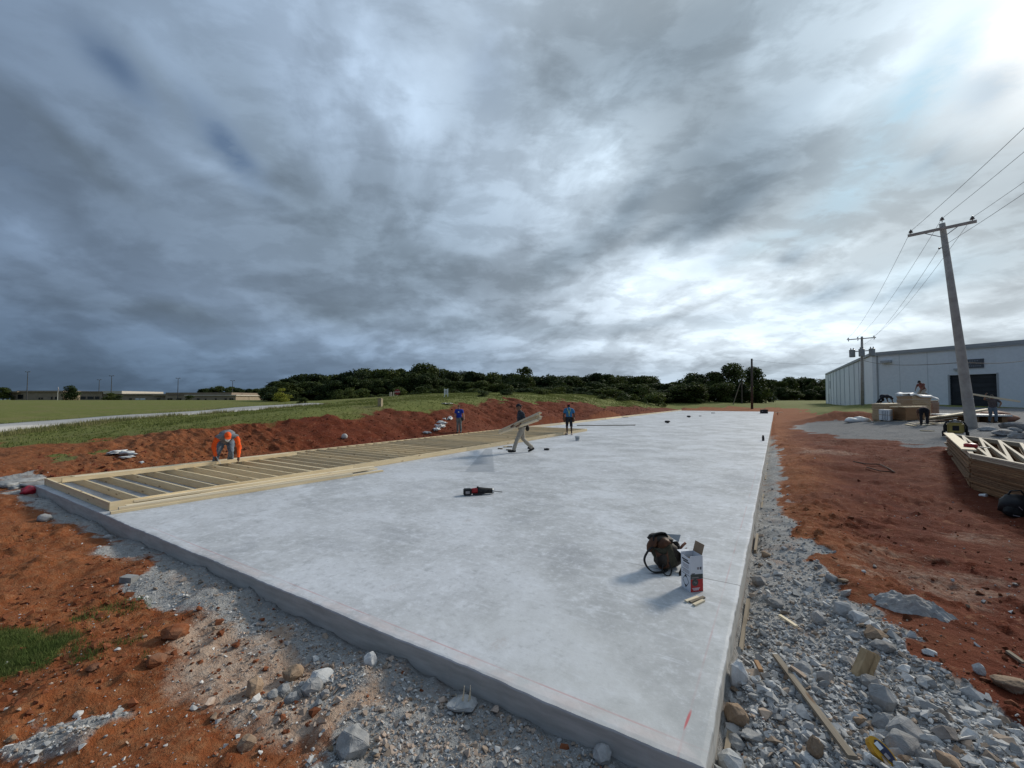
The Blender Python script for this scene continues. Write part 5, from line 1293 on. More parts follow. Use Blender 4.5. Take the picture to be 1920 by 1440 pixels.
g = G(); g.prism([(-.42, -.2), (.42, -.2), (.42, .2), (-.42, .2)], .0, .36); g.build('body', M_BLK, e); g = G(); g.prism([(-.44, -.22), (.44, -.22), (.40, .2), (-.40, .2)], .362, .52); g.build('lid', M_BLK, e)
g = G(); g.tube([(-.16, -.2, .5), (-.14, -.22, .60), (.14, -.22, .60), (.16, -.2, .5)], .025, 6); g.build('handle', M_RUB, e)
g = G(); g.box((-.32, -.225, .3), (.1, .02, .06)); g.box((.32, -.225, .3), (.1, .02, .06)); g.build('latch', M_STEEL, e)
p = gp(1431, 826.5, 0); e = empty('drink_bottle', p); tag(e, 'black upright flask standing near the right edge of the slab', 'flask')
g = G(); g.lathe((0, 0, 0), [(.045, 0), (.05, .01), (.05, .17), (.04, .195), (.038, .20)], 14); g.build('body', M_BLK, e, smooth=True); g = G(); g.lathe((0, 0, 0), [(.041, .201), (.041, .24), (.03, .25)], 14); g.build('cap', M_RUB, e)
p = gp(1459, 776, 0); board((p.x - .3, p.y, zf(p.x, p.y) + .03), (p.x + .5, p.y + .3, zf(p.x + .5, p.y) + .05), .09, .04, 'short pale board on the soil at the far right corner of the slab', None, MAT_PALE)

# ------------------------------------------------------------------ truss stack on the right
def cw(x, d, z=0.0): return Vector((CAM.x, CAM.y, 0)) + RGT * x + FWD_H * d + Vector((0, 0, z))
TA, TB = cw(9.92, 9.2), cw(14.85, 14.5); TC = TA + (RGT * -.41 + FWD_H * -.91) * 5.2; TD = TB + (RGT * -.36 + FWD_H * -.93) * 6.6
def truss_mesh():
    g = G(); w, h = .072, .031
    c0 = (TA + TB + TC + TD) / 4
    def P(q): return q - c0
    g.bar(P(TB), P(TA), w, h); g.bar(P(TA) + (TC - TA).normalized() * .05, P(TC), w, h); g.bar(P(TB) + (TD - TB).normalized() * .05, P(TD), w, h); g.bar(P(TD), P(TC), w, h)
    N = 8; top = [TA.lerp(TC, i / N) for i in range(N + 1)]; bot = [TB.lerp(TD, i / N) for i in range(N + 1)]
    for i in range(N):
        g.bar(P(top[i]), P(bot[i + 1]), w * .72, h * .96); 
        if i: g.bar(P(top[i]), P(bot[i]), w * .68, h * .94)
    return g.mesh('roof_truss', MAT_TRUSS), c0
MAT_TRUSS = M_wood('truss_pine', (0.19, 0.105, 0.055), (0.29, 0.175, 0.092), axis=1, rvar=.5)  # darkened so the shade on the stack's side is in the wood colour
MAT_TRUSS_LIT = M_wood('truss_pine_lit', (0.46, 0.39, 0.29), (0.56, 0.49, 0.39), axis=1, rvar=.3)  # same pine lightened, sunlight on the top trusses put into the colour
tm, tc = truss_mesh(); tm2 = tm.copy(); tm2.materials.clear(); tm2.materials.append(MAT_TRUSS_LIT)
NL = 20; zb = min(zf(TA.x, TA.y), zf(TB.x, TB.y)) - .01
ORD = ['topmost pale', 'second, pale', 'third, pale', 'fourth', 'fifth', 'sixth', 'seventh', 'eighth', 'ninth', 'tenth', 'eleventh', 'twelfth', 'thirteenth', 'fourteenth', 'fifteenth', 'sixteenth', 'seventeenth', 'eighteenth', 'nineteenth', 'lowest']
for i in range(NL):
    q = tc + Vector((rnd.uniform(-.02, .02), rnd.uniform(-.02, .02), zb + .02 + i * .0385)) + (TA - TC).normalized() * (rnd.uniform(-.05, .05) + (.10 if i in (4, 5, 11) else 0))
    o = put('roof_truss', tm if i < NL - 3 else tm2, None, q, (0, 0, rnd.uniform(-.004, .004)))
    tag(o, ('%s roof truss, counted from the top of the flat stack' % ORD[NL - 1 - i]), 'roof truss', 'roof trusses stacked flat')
zt_ = zb + .02 + NL * .0385
board(TB + Vector((0, 0, zt_ + .0)) + (TA - TB).normalized() * .3, TB.lerp(TA, .93) + Vector((0, 0, zt_)), .23, .035, 'wide pale board lying on the left end of the truss stack', None, MAT_PALE)
p = TB.lerp(TA, .80) + (TC - TA).normalized() * .25 + Vector((0, 0, zt_ + .0)); e = empty('tape_reel', p); tag(e, 'red chalk reel lying on top of the truss stack', 'reel')
g = G(); g.lathe((0, 0, 0), [(.10, 0), (.12, .02), (.12, .08), (.09, .10), (.03, .105)], 14); g.build('body', M_TRED, e, smooth=True); g = G(); g.bar((.08, 0, .03), (.30, -.05, .02), .03, .02); g.build('hook', M_STEEL, e)
far_tool(0, 0, 'small nail gun lying on the board on top of the truss stack', 1.0, 'nail_gun') if False else None
# generator beyond the stack
p = hit(1792, 819); e = empty('generator', p, YAW - .75); tag(e, 'yellow and black portable generator behind the truss stack', 'generator')
M_YEL = M_noise('dull_yellow', (.36, .27, .07), (.44, .33, .10), 4, .5)
def boxm(name, mat, c, s_, par, bev=.02):
    g = G(); g.box(c, s_); me = g.mesh(name, mat); bm = bmesh.new(); bm.from_mesh(me); bmesh.ops.bevel(bm, geom=bm.edges[:], offset=bev, segments=2, affect='EDGES'); bm.to_mesh(me); bm.free(); return put(name, me, par)
boxm('body', M_YEL, (0, -.09, .38), (.50, .24, .46), e, .05); boxm('engine', M_BLK, (0, .14, .36), (.60, .22, .44), e, .06); v_ = boxm('control_panel', M_BLK, (0, -.215, .38), (.20, .03, .21), e, .01)
g = G(); g.tube([(-.33, -.18, .02), (-.34, -.18, .45), (-.25, -.18, .64), (0, -.18, .70), (.25, -.18, .64), (.34, -.18, .45), (.33, -.18, .02)], .024, 8); g.tube([(-.33, .26, .02), (-.34, .26, .45), (-.25, .26, .64), (0, .26, .70), (.25, .26, .64), (.34, .26, .45), (.33, .26, .02)], .024, 8); g.bar((-.33, -.18, .1), (-.33, .26, .1), .04, .04); g.bar((.33, -.18, .1), (.33, .26, .1), .04, .04); g.build('frame', M_RUB, e, smooth=True)
boxm('fuel_tank', M_WHITE, (0, .04, .645), (.40, .34, .08), e, .03); g = G(); g.lathe((0, .04, .685), [(.05, 0), (.05, .05), (.03, .06)], 12); g.build('cap', M_WHITE, e)
for s_ in (-1, 1):
    g = G(); g.lathe((0, 0, 0), [(.10, -.03), (.13, -.02), (.13, .02), (.10, .03)], 14); g.build('wheel', M_RUB, e, (s_ * .38, .15, .12), (0, FACE, 0))

# ------------------------------------------------------------------ lumber yard
M_OSB = M_noise('sheathing_board', (0.40, 0.28, 0.16), (0.52, 0.38, 0.23), 14, 0.85, 0.3, 0.004)
M_WRAP = M_noise('white_wrap', (0.58, 0.62, 0.64), (0.68, 0.71, 0.72), 3, 0.5)
M_BLUEINK = M_noise('grey_blue_print', (0.16, 0.19, 0.23), (0.20, 0.23, 0.27), 3, 0.6)
def stack(name, label, px0, pxm, px1, ytop, d, dl, dr, layer, mats, cat='lumber stack', ybase=None, jit=.03):
    """A bundle whose near vertical corner stands at pxm; left face to px0, right face to px1."""
    c = pd(pxm, 749, d); l = pd(px0, 749, d + dl); r = pd(px1, 749, d + dr)
    z0 = min(zg(c.x, c.y), zg(l.x, l.y), zg(r.x, r.y)) if ybase is None else CAM.z + (749 - ybase) / F * d
    z1 = CAM.z + (749 - ytop) / F * d
    e = empty(name, (c.x, c.y, z0)); tag(e, label, cat)
    a, b = Vector((l.x - c.x, l.y - c.y, 0)), Vector((r.x - c.x, r.y - c.y, 0))
    n = max(int((z1 - z0 - .1) / layer), 1); g = G()
    for i in range(n):
        q = Vector((rnd.uniform(-jit, jit), rnd.uniform(-jit, jit), .1 + i * layer)); g.prism([(v.x, v.y) for v in (q, q + b, q + a + b, q + a)], q.z, q.z + layer * .9)
    g.build('board_layers', mats[0], e)
    g = G(); [g.prism([(v.x, v.y) for v in (a * k0 - b * .01, a * k0 + b * 1.0, a * (k0 + .08) + b * 1.0, a * (k0 + .08) - b * .01)], 0, .097) for k0 in (.08, .46, .84)]; g.build('skid', MAT_OLDWOOD, e)
    if len(mats) > 1:
        g = G(); o_ = -.02; g.prism([(v.x, v.y) for v in (a * o_ + b * o_, a * o_ + b * 1.02, a * 1.02 + b * 1.02, a * 1.02 + b * o_)], .1 + n * layer + .002, .1 + n * layer + .04); g.build('cover_board', mats[1], e)
    e['top'] = z0 + .1 + n * layer + .04; e['ex'] = (a.x, a.y, b.x, b.y)
    return e
s1 = stack('sheathing_stack', 'square stack of tan sheathing with a pale lid board, leftmost of the lumber stacks', 1634, 1659, 1688, 757, 27.5, 1.6, 1.2, .10, [M_OSB, MAT_PALE])
s2 = stack('panel_stack', 'low stack of panels behind, the man on all fours crouching on its top', 1640, 1668, 1706, 754.5, 31.5, 2.6, 1.6, .12, [M_OSB, MAT_PALE])
s4 = stack('sheathing_stack', 'tallest tan sheathing stack, white sheet draped over its top and a man kneeling on it', 1681, 1710, 1745, 741, 29.5, 1.8, 1.4, .11, [M_OSB, MAT_PALE])
s5 = stack('brick_colour_stack', 'small reddish brown stack behind the right side of the tallest stack', 1742, 1747, 1760, 749.5, 33, .6, .6, .12, [M_noise('reddish_board', (.30, .18, .12), (.38, .24, .16), 6, .85), MAT_PALE])
s3 = stack('lumber_bundle', 'low lumber bundle with loose pale boards on top, its left end wrapped in white', 1669, 1697, 1735, 763, 25.5, 1.4, 1.3, .05, [MAT_TRUSS, MAT_PINE])
s3b = stack('wrapped_bundle', 'white-wrapped bundle with dark vertical print, at the left end of the low lumber', 1647, 1667, 1673, 764.5, 26.0, 1.0, .5, .35, [M_WRAP], jit=.0)
ex = s3b['ex']; av = Vector((ex[0], ex[1], 0)); nn = Vector((av.y, -av.x, 0)).normalized(); nn = nn if nn.dot(Vector((CAM.x, CAM.y, 0)) - s3b.location) > 0 else -nn
hh = s3b['top'] - s3b.location.z - .14
for k_ in (.18, .34, .50, .66):
    g = G(); g.bar(av * k_ + nn * .006 + Vector((0, 0, .15)), av * k_ + nn * .006 + Vector((0, 0, .1 + hh * .82)), .05, .006, nn) ; g.bar(av * k_ + nn * .006 + Vector((0, 0, .16)), av * (k_ + .07) + nn * .006 + Vector((0, 0, .16)), .006, .05); g.build('print', M_BLUEINK, s3b)
# loose boards on the low bundle
for i in range(5):
    a = pd(1672 + i * 9, 749, 25.6 + .25 * i); b = pd(1712 + i * 6, 749, 26.9 + .25 * i); z = s3['top'] + .012
    board((a.x, a.y, z + .012 * (i % 2)), (b.x, b.y, z + .012 * (i % 2)), .14, .034 - .001 * i, 'loose pale board on top of the low lumber bundle', 'loose boards on the low bundle', MAT_PALE)
# white sheet over the tallest stack
ex = s4['ex']; av, bv_ = Vector((ex[0], ex[1], 0)), Vector((ex[2], ex[3], 0)); nU, nV = 26, 20; V = []
for j in range(nV):
    for i in range(nU):
        u, v = -.12 + 1.55 * i / (nU - 1), -.08 + 1.1 * j / (nV - 1)
        z = .05 + .16 * max(0, mnoise.noise(Vector((u * 3, v * 3, 1)))) + .18 * math.exp(-((u - .1) / .2) ** 2)
        if u > 1.02: z -= (u - 1.02) * .5
        if v < 0: z += v * 2.0
        V.append(bv_ * u + av * v + Vector((0, 0, z)))
Fq = [(j * nU + i, j * nU + i + 1, (j + 1) * nU + i + 1, (j + 1) * nU + i) for j in range(nV - 1) for i in range(nU - 1)]
g = G(); g.add(V, Fq); o = g.build('plastic_sheet', M_WHITE, None, (s4.location.x, s4.location.y, s4['top']), smooth=True)
md = o.modifiers.new('thick', 'SOLIDIFY'); md.thickness = .012
tag(o, 'white plastic sheet draped over the tallest sheathing stack and hanging to the right', 'plastic sheet')
# boards scattered on the ground of the yard
def gboard(p, q, w, h, label, group, mat, dz=0.0):
    a, b = hit(*p), hit(*q); za, zb_ = zf(a.x, a.y), zf(b.x, b.y)
    return board((a.x, a.y, za + h / 2 + .01 + dz), (b.x, b.y, zb_ + h / 2 + .01 + dz), w, h, label, group, mat)
for i, (p, q, dz) in enumerate((((1699, 797), (1716, 799.5), .0), ((1704, 795), (1722, 798), .05), ((1720, 794.5), (1748, 793.5), .0), ((1732, 798.5), (1772, 794.5), .02), ((1740, 796), (1778, 799), .06), ((1636, 792.5), (1700, 790.5), .0), ((1727, 808), (1750, 809), 0))):
    gboard(p, q, .14, .04, 'pale board lying flat on the yard in front of the stacks', 'boards scattered on the yard', MAT_PALE if i % 2 else MAT_PINE, dz)
hp = hit(1775, 792)
for i, (x0, y0, x1, y1, dz, mt) in enumerate(((1737, 791, 1772, 781, .05, MAT_TRUSS), (1737, 789, 1790, 779, .22, MAT_PALE), (1736, 787, 1805, 780, .34, MAT_TRUSS), (1737, 785, 1812, 779.5, .44, MAT_PALE), (1740, 783, 1815, 778.5, .54, MAT_PINE), (1760, 782, 1850, 780.5, .62, MAT_PALE), (1765, 781, 1852, 779.5, .70, MAT_WHITEB if False else MAT_PALE))):
    a, b = pd(x0, 749, 24.6 - .08 * i), pd(x1, 749, 24.8 + .15 * i); za = zg(a.x, a.y)
    board((a.x, a.y, za + .04 + dz * .5), (b.x, b.y, za + .06 + dz), .24, .04, ('lowest reddish board', 'second pale board', 'third reddish board', 'fourth pale board', 'fifth yellowish board', 'sixth pale board', 'topmost pale board')[i] + ' of the sloping pile left of the near utility pole', 'sloping pile of loose boards', mt)
for nm, px, py, d, w, dd, h, mt, lb in (('white_panel', 1806, 776, 26.5, 3.0, 1.3, .06, M_WRAP, 'white insulation panels lying flat behind the near utility pole'), ('white_panel', 1842, 777, 25.9, 2.2, 1.1, .10, M_WRAP, 'second pair of white panels right of the near utility pole')):
    p = pd(px, 749, d); z = CAM.z + (749 - py) / F * d; e = empty(nm, (p.x, p.y, z - h), YAW - .1); tag(e, lb, 'panels')
    g = G(); g.box((0, 0, h * .2), (w, dd, h * .4)); g.build('sheet', mt, e); g = G(); g.box((.08, .05, h * .7), (w * .95, dd, h * .4)); g.build('sheet', mt, e)
    g = G(); zz = z - h - zg(p.x, p.y); [g.box((s_ * w * .35, 0, -zz / 2), (.3, dd * .8, zz - .01)) for s_ in (-1, 0, 1)]; g.build('bearer', MAT_TRUSS, e)
M_BTARP = M_noise('brown_tarp', (.17, .075, .045), (.24, .11, .07), 3, .8, .4, .03)
p = pd(1862, 749, 27.5); zb_ = zg(p.x, p.y); tr = empty('tarp_heap', (p.x, p.y, zb_), YAW); tag(tr, 'reddish brown tarp-covered heap behind the man carrying a board', 'tarp heap')
blobby('tarp', (0, 0, .25), (1.25, .7, .42), M_BTARP, None, 12, .28, tr); blobby('tarp', (-1.2, .1, .18), (.9, .5, .26), M_BTARP, None, 13, .28, tr)
# crumpled white sheeting left of the stacks
p = hit(1606, 773); 
for i, (px, py, r_, lb) in enumerate(((1600, 769, .55, 'crumpled white plastic left of the leftmost stack, upper left piece'), (1612, 772, .62, 'crumpled white plastic against the leftmost stack'), (1616, 776, .35, 'small crumpled white plastic at the foot of the leftmost stack'))):
    p = pd(px, py, 30); z_ = zf(p.x, p.y); o = blobby('plastic_heap', (0, 0, .12), (r_, r_ * .6, .22), M_WHITE, None, 20 + i, .5, None, 2); o.location = (p.x, p.y, z_); tag(o, lb, 'plastic sheet')
TOP2, TOP4 = s2['top'], s4['top']
for q in [o for o in sc.objects if 'top' in o.keys()]: del q['top']; del q['ex']

# ------------------------------------------------------------------ odds and ends on the soil
def lump(name, px, py, r, mat, label, cat, seed, amp=.35, group=None, n=3, sink=.25):
    p = hit(px, py); o = blobby(name, (0, 0, 0), r, mat, Matrix.Rotation(seed * 1.3, 3, 'Z'), seed, amp, None, n); o.location = (p.x, p.y, zf(p.x, p.y) + r[2] * (1 - 2 * sink) * .8); tag(o, label, cat, group); return o
M_REDT = M_noise('red_plastic', (.28, .012, .025), (.38, .02, .04), 5, .35, .3, .02)
lump('plastic_bag', 55, 928, (.20, .13, .10), M_REDT, 'crumpled red plastic bag on the clay left of the slab corner', 'bag', 31, .4)
lump('plastic_bag', 77, 928, (.12, .09, .06), M_REDT, 'smaller red scrap right of the crumpled red bag', 'bag', 32, .45)
M_GREYC = M_noise('broken_concrete', (.23, .23, .225), (.36, .36, .35), 8, .9, .5, .02)
for i, (px, py, r_, lb) in enumerate(((38, 905, (.42, .28, .07), 'flat broken concrete sheet left of the slab corner'), (15, 912, (.22, .15, .06), 'pale concrete rubble at the left edge above the red bag'), (70, 912, (.30, .15, .06), 'flat pale rubble touching the slab corner'), (35, 914, (.2, .12, .05), 'thin concrete flake in front of the broken sheet'))):
    lump('concrete_chunk', px, py, r_, M_GREYC, lb, 'rubble', 40 + i, .35)
M_TRASH = M_noise('white_trash', (.55, .56, .56), (.70, .71, .70), 4, .6)
for i, (px, py, r_, lb) in enumerate(((222, 850, (.35, .16, .04), 'white plastic litter on the red soil left of the bending man'), (238, 853, (.30, .12, .07), 'right piece of white plastic litter on the red soil'), (240, 859, (.16, .12, .03), 'lower scrap of white plastic litter on the red soil'), (266, 869, (.18, .05, .02), 'thin white scrap on the red soil nearer the frame'),
                                      (823, 800, (.30, .18, .10), 'lower white litter on the red bank left of the blue-shirted man'), (818, 807, (.26, .16, .08), 'lowest white litter on the red bank'), (828, 794, (.28, .16, .10), 'middle white litter on the red bank left of the blue-shirted man'), (843, 786, (.22, .12, .09), 'uppermost white litter on the red bank beside the blue-shirted man'), (833, 786, (.12, .08, .05), 'small white scrap among the litter on the red bank'),
                                      (800, 813, (.2, .12, .05), 'white scrap at the foot of the red bank'))):
    lump('plastic_litter', px, py, r_, M_TRASH, lb, 'litter', 50 + i, .95)
M_ROCKL = M_noise('pale_rock', (.45, .43, .40), (.56, .54, .50), 6, .9, .4, .02)
lump('rock', 646, 823, (.13, .11, .12), M_ROCKL, 'lone round pale rock on the red bank above the wall frame', 'rock', 61, .2)
lump('rock', 83, 976, (.12, .09, .07), M_GREYC, 'grey rock with a brown side on the clay left of the slab', 'rock', 63, .3)
p = hit(241, 1095); g = G(); g.box((0, 0, .03), (.14, .09, .065)); o = g.build('paver_block', M_GREYC, None, (p.x, p.y, zf(p.x, p.y)), (0, .05, .5)); tag(o, 'small square grey block on the clay left of the slab', 'block')
p = hit(1843, 934); e = empty('paper_cup', p); tag(e, 'small white cup lying by the foot of the truss stack', 'cup')
g = G(); g.lathe((0, 0, 0), [(.03, -.05), (.033, -.045), (.042, .05), (.044, .055), (.038, .055), (.03, -.04)], 14); c_ = g.build('cup', M_WHITE, e, (0, 0, .05), (R(80), .2, .8)); g = G(); g.lathe((0, 0, 0), [(.033, .056), (.045, .056), (.045, .06), (.03, .064)], 14); g.build('lid', M_WHITE, e, (0, 0, .05), (R(80), .2, .8))
p = hit(1905, 968); bg = empty('black_bag', p); tag(bg, 'black duffel bag with a pale buckle in front of the truss stack', 'bag')
blobby('body', (0.02, 0, .17), (.26, .18, .20), M_BLK, None, 71, .25, bg, cutz=0.0); blobby('pocket', (-.08, -.14, .10), (.12, .06, .09), M_RUB, None, 72, .2, bg)
g = G(); g.tube([(-.12, 0, .30), (-.06, -.03, .44), (.06, -.03, .46), (.14, 0, .33)], [.014] * 4, 6); g.build('handle', M_BLK, bg, smooth=True); g = G(); g.bar((-.02, -.185, .20), (.02, -.19, .15), .03, .01); g.bar((-.10, -.20, .05), (-.02, -.2, .04), .03, .012); g.build('buckle', M_TGREY, bg)
pts = [hit(*q) for q in ((1600, 871), (1622, 874), (1650, 876), (1664, 882), (1678, 889), (1650, 886), (1625, 882))]
g = G(); p0 = pts[0]; g.tube([Vector((q.x, q.y, zf(q.x, q.y) + .025)) - p0 for q in pts], .014, 6); o = g.build('rebar', M_noise('rusty_steel', (.06, .04, .03), (.10, .06, .045), 12, .8), None, p0); tag(o, 'bent dark reinforcing rod lying on the red soil right of the slab', 'rod')
# right foreground: lath, billet, sticks, level tool
def soil_board(p, q, w, h, label, mat, name='board', dz=.02):
    a, b = hit(*p), hit(*q); n = 9
    zs = max(zf(a.x, a.y), zf(b.x, b.y)); zm = zf((a.x + b.x) / 2, (a.y + b.y) / 2)
    return board((a.x, a.y, zf(a.x, a.y) + dz), (b.x, b.y, zf(b.x, b.y) + dz), w, h, label, None, mat, name)
soil_board((1454, 1248), (1600, 1470), .042, .022, 'long thin weathered lath lying on the grey rubble in the lower right', MAT_OLDWOOD, 'lath', .06)
soil_board((1462, 1158), (1494, 1181), .03, .018, 'short pale stick on the rubble right of the slab', MAT_PALE, 'stick', .03)
soil_board((1418, 1262), (1428, 1290), .03, .02, 'short splintered reddish stick beside the slab edge', MAT_TRUSS, 'stick', .07)
soil_board((1890, 1255), (1921, 1272), .03, .02, 'short brown stick on the red soil at the right edge', MAT_OLDWOOD, 'stick', .03)
a = hit(1608, 1292); z_ = zf(a.x, a.y); b = pd(1630, 1222, (a - CAM).dot(FWD) + .05)
wb = empty('wood_billet', (a.x, a.y, z_)); tag(wb, 'split pale wood billet standing upright in the grey rubble', 'wood block')
dv = Vector((b.x - a.x, b.y - a.y, b.z - z_ )); g = G(); g.bar((0, 0, -.03), dv, .085, .06, FWD_H); g.bar(Vector((0, 0, -.03)) + RGT * .045, dv * .93 + RGT * .045, .035, .07, FWD_H); g.build('billet', M_wood('split_wood', (.30, .21, .12), (.48, .36, .22), 2, False), wb)
a = hit(1654, 1462); z_ = zf(a.x, a.y); e = empty('stud_finder', (a.x, a.y, z_ + .03), YAW + .6); tag(e, 'yellow and dark blue stud finder lying on the rubble at the bottom edge', 'stud finder')
e.rotation_euler = (R(38), R(-20), YAW + .25); e.scale = (.85, .85, .85)
g = G(); g.prism([(.047 * math.cos(t_) , .092 * math.sin(t_)) for t_ in [i * math.pi / 10 for i in range(20)]], -.02, .035); g.build('body', M_noise('tool_yellow', (.55, .27, .015), (.62, .32, .02), 5, .4), e)
g = G(); g.prism([(.026 * math.cos(t_) + .010, .066 * math.sin(t_)) for t_ in [i * math.pi / 10 for i in range(20)]], .0352, .042); f_ = g.build('face_plate', M_noise('navy_plastic', (.02, .022, .05), (.03, .035, .07), 5, .4), e)
g = G(); g.box((0, .036, .0435), (.03, .04, .002)); g.build('screen', M_WRAP, f_); g = G(); g.box((-.004, -.02, .0435), (.02, .03, .002)); g.build('label', M_TGREY, f_)
for i, (px, py) in enumerate(((1870, 1358), (868, 1330))):
    pass
sp = hit(866, 1336); g = G()
for i in range(9): q = Vector((rnd.uniform(-.05, .05), rnd.uniform(-.05, .05), 0)); g.tube([q, q * 1.1 + Vector((rnd.uniform(-.02, .02), rnd.uniform(-.02, .02), rnd.uniform(.05, .16)))], [.006, .002], 5)
g.tube([(0, 0, 0), (.02, .0, .17)], [.009, .003], 5); o = g.build('stake_splinter', MAT_PALE, None, (sp.x, sp.y, zf(sp.x, sp.y))); tag(o, 'splintered stub of a wooden stake in the grey gravel in front of the slab', 'stake')
# ------------------------------------------------------------------ people
def cloth(name, c1, c2, sc_=14): return M_noise(name, c1, c2, sc_, 0.9, 0.5, 0.012)
M_SKIN = M_noise('skin', (.20, .105, .065), (.25, .135, .085), 9, .55)
M_SKIN_L = M_noise('skin_light', (.36, .205, .145), (.42, .25, .18), 9, .55)
M_HAIR = M_noise('dark_hair', (.012, .009, .007), (.025, .018, .014), 40, .7)
M_EYE = M_noise('eye_dark', (.01, .01, .01), (.02, .02, .02), 3, .3)
M_JEAN = cloth('blue_jeans', (.10, .135, .175), (.17, .205, .245)); M_JEANG = cloth('grey_jeans', (.13, .15, .15), (.20, .22, .22)); M_KHAKI = cloth('khaki_trousers', (.33, .29, .235), (.42, .375, .305))
M_BLACKC = cloth('black_cloth', (.012, .012, .016), (.028, .028, .034)); M_NAVY = cloth('navy_cloth', (.018, .022, .032), (.045, .055, .070)); M_GREYT = cloth('grey_shirt', (.15, .155, .165), (.23, .235, .25))
M_ORG = cloth('orange_cloth', (.78, .085, .012), (.90, .13, .02)); M_BLUET = cloth('blue_shirt', (.008, .03, .26), (.015, .055, .36)); M_BLUEH = cloth('bright_blue_shirt', (.025, .12, .26), (.05, .19, .36))
M_REDC = cloth('red_cap', (.38, .03, .04), (.50, .06, .07)); M_BRNS = cloth('brown_shirt', (.10, .05, .04), (.16, .085, .065)); M_REDB = cloth('red_brown_shirt', (.15, .055, .045), (.22, .09, .075)); M_PLAID = cloth('dark_plaid_shirt', (.05, .045, .05), (.13, .11, .11), 26)
M_SHOE = M_noise('dark_shoe', (.015, .014, .013), (.04, .036, .032), 20, .7); M_SHOEL = M_noise('pale_shoe', (.36, .28, .25), (.50, .42, .38), 20, .7); M_SHOEG = M_noise('green_grey_shoe', (.05, .065, .06), (.09, .11, .10), 20, .7)
M_LIME = M_noise('lime_strap', (.36, .40, .10), (.46, .48, .16), 10, .8)

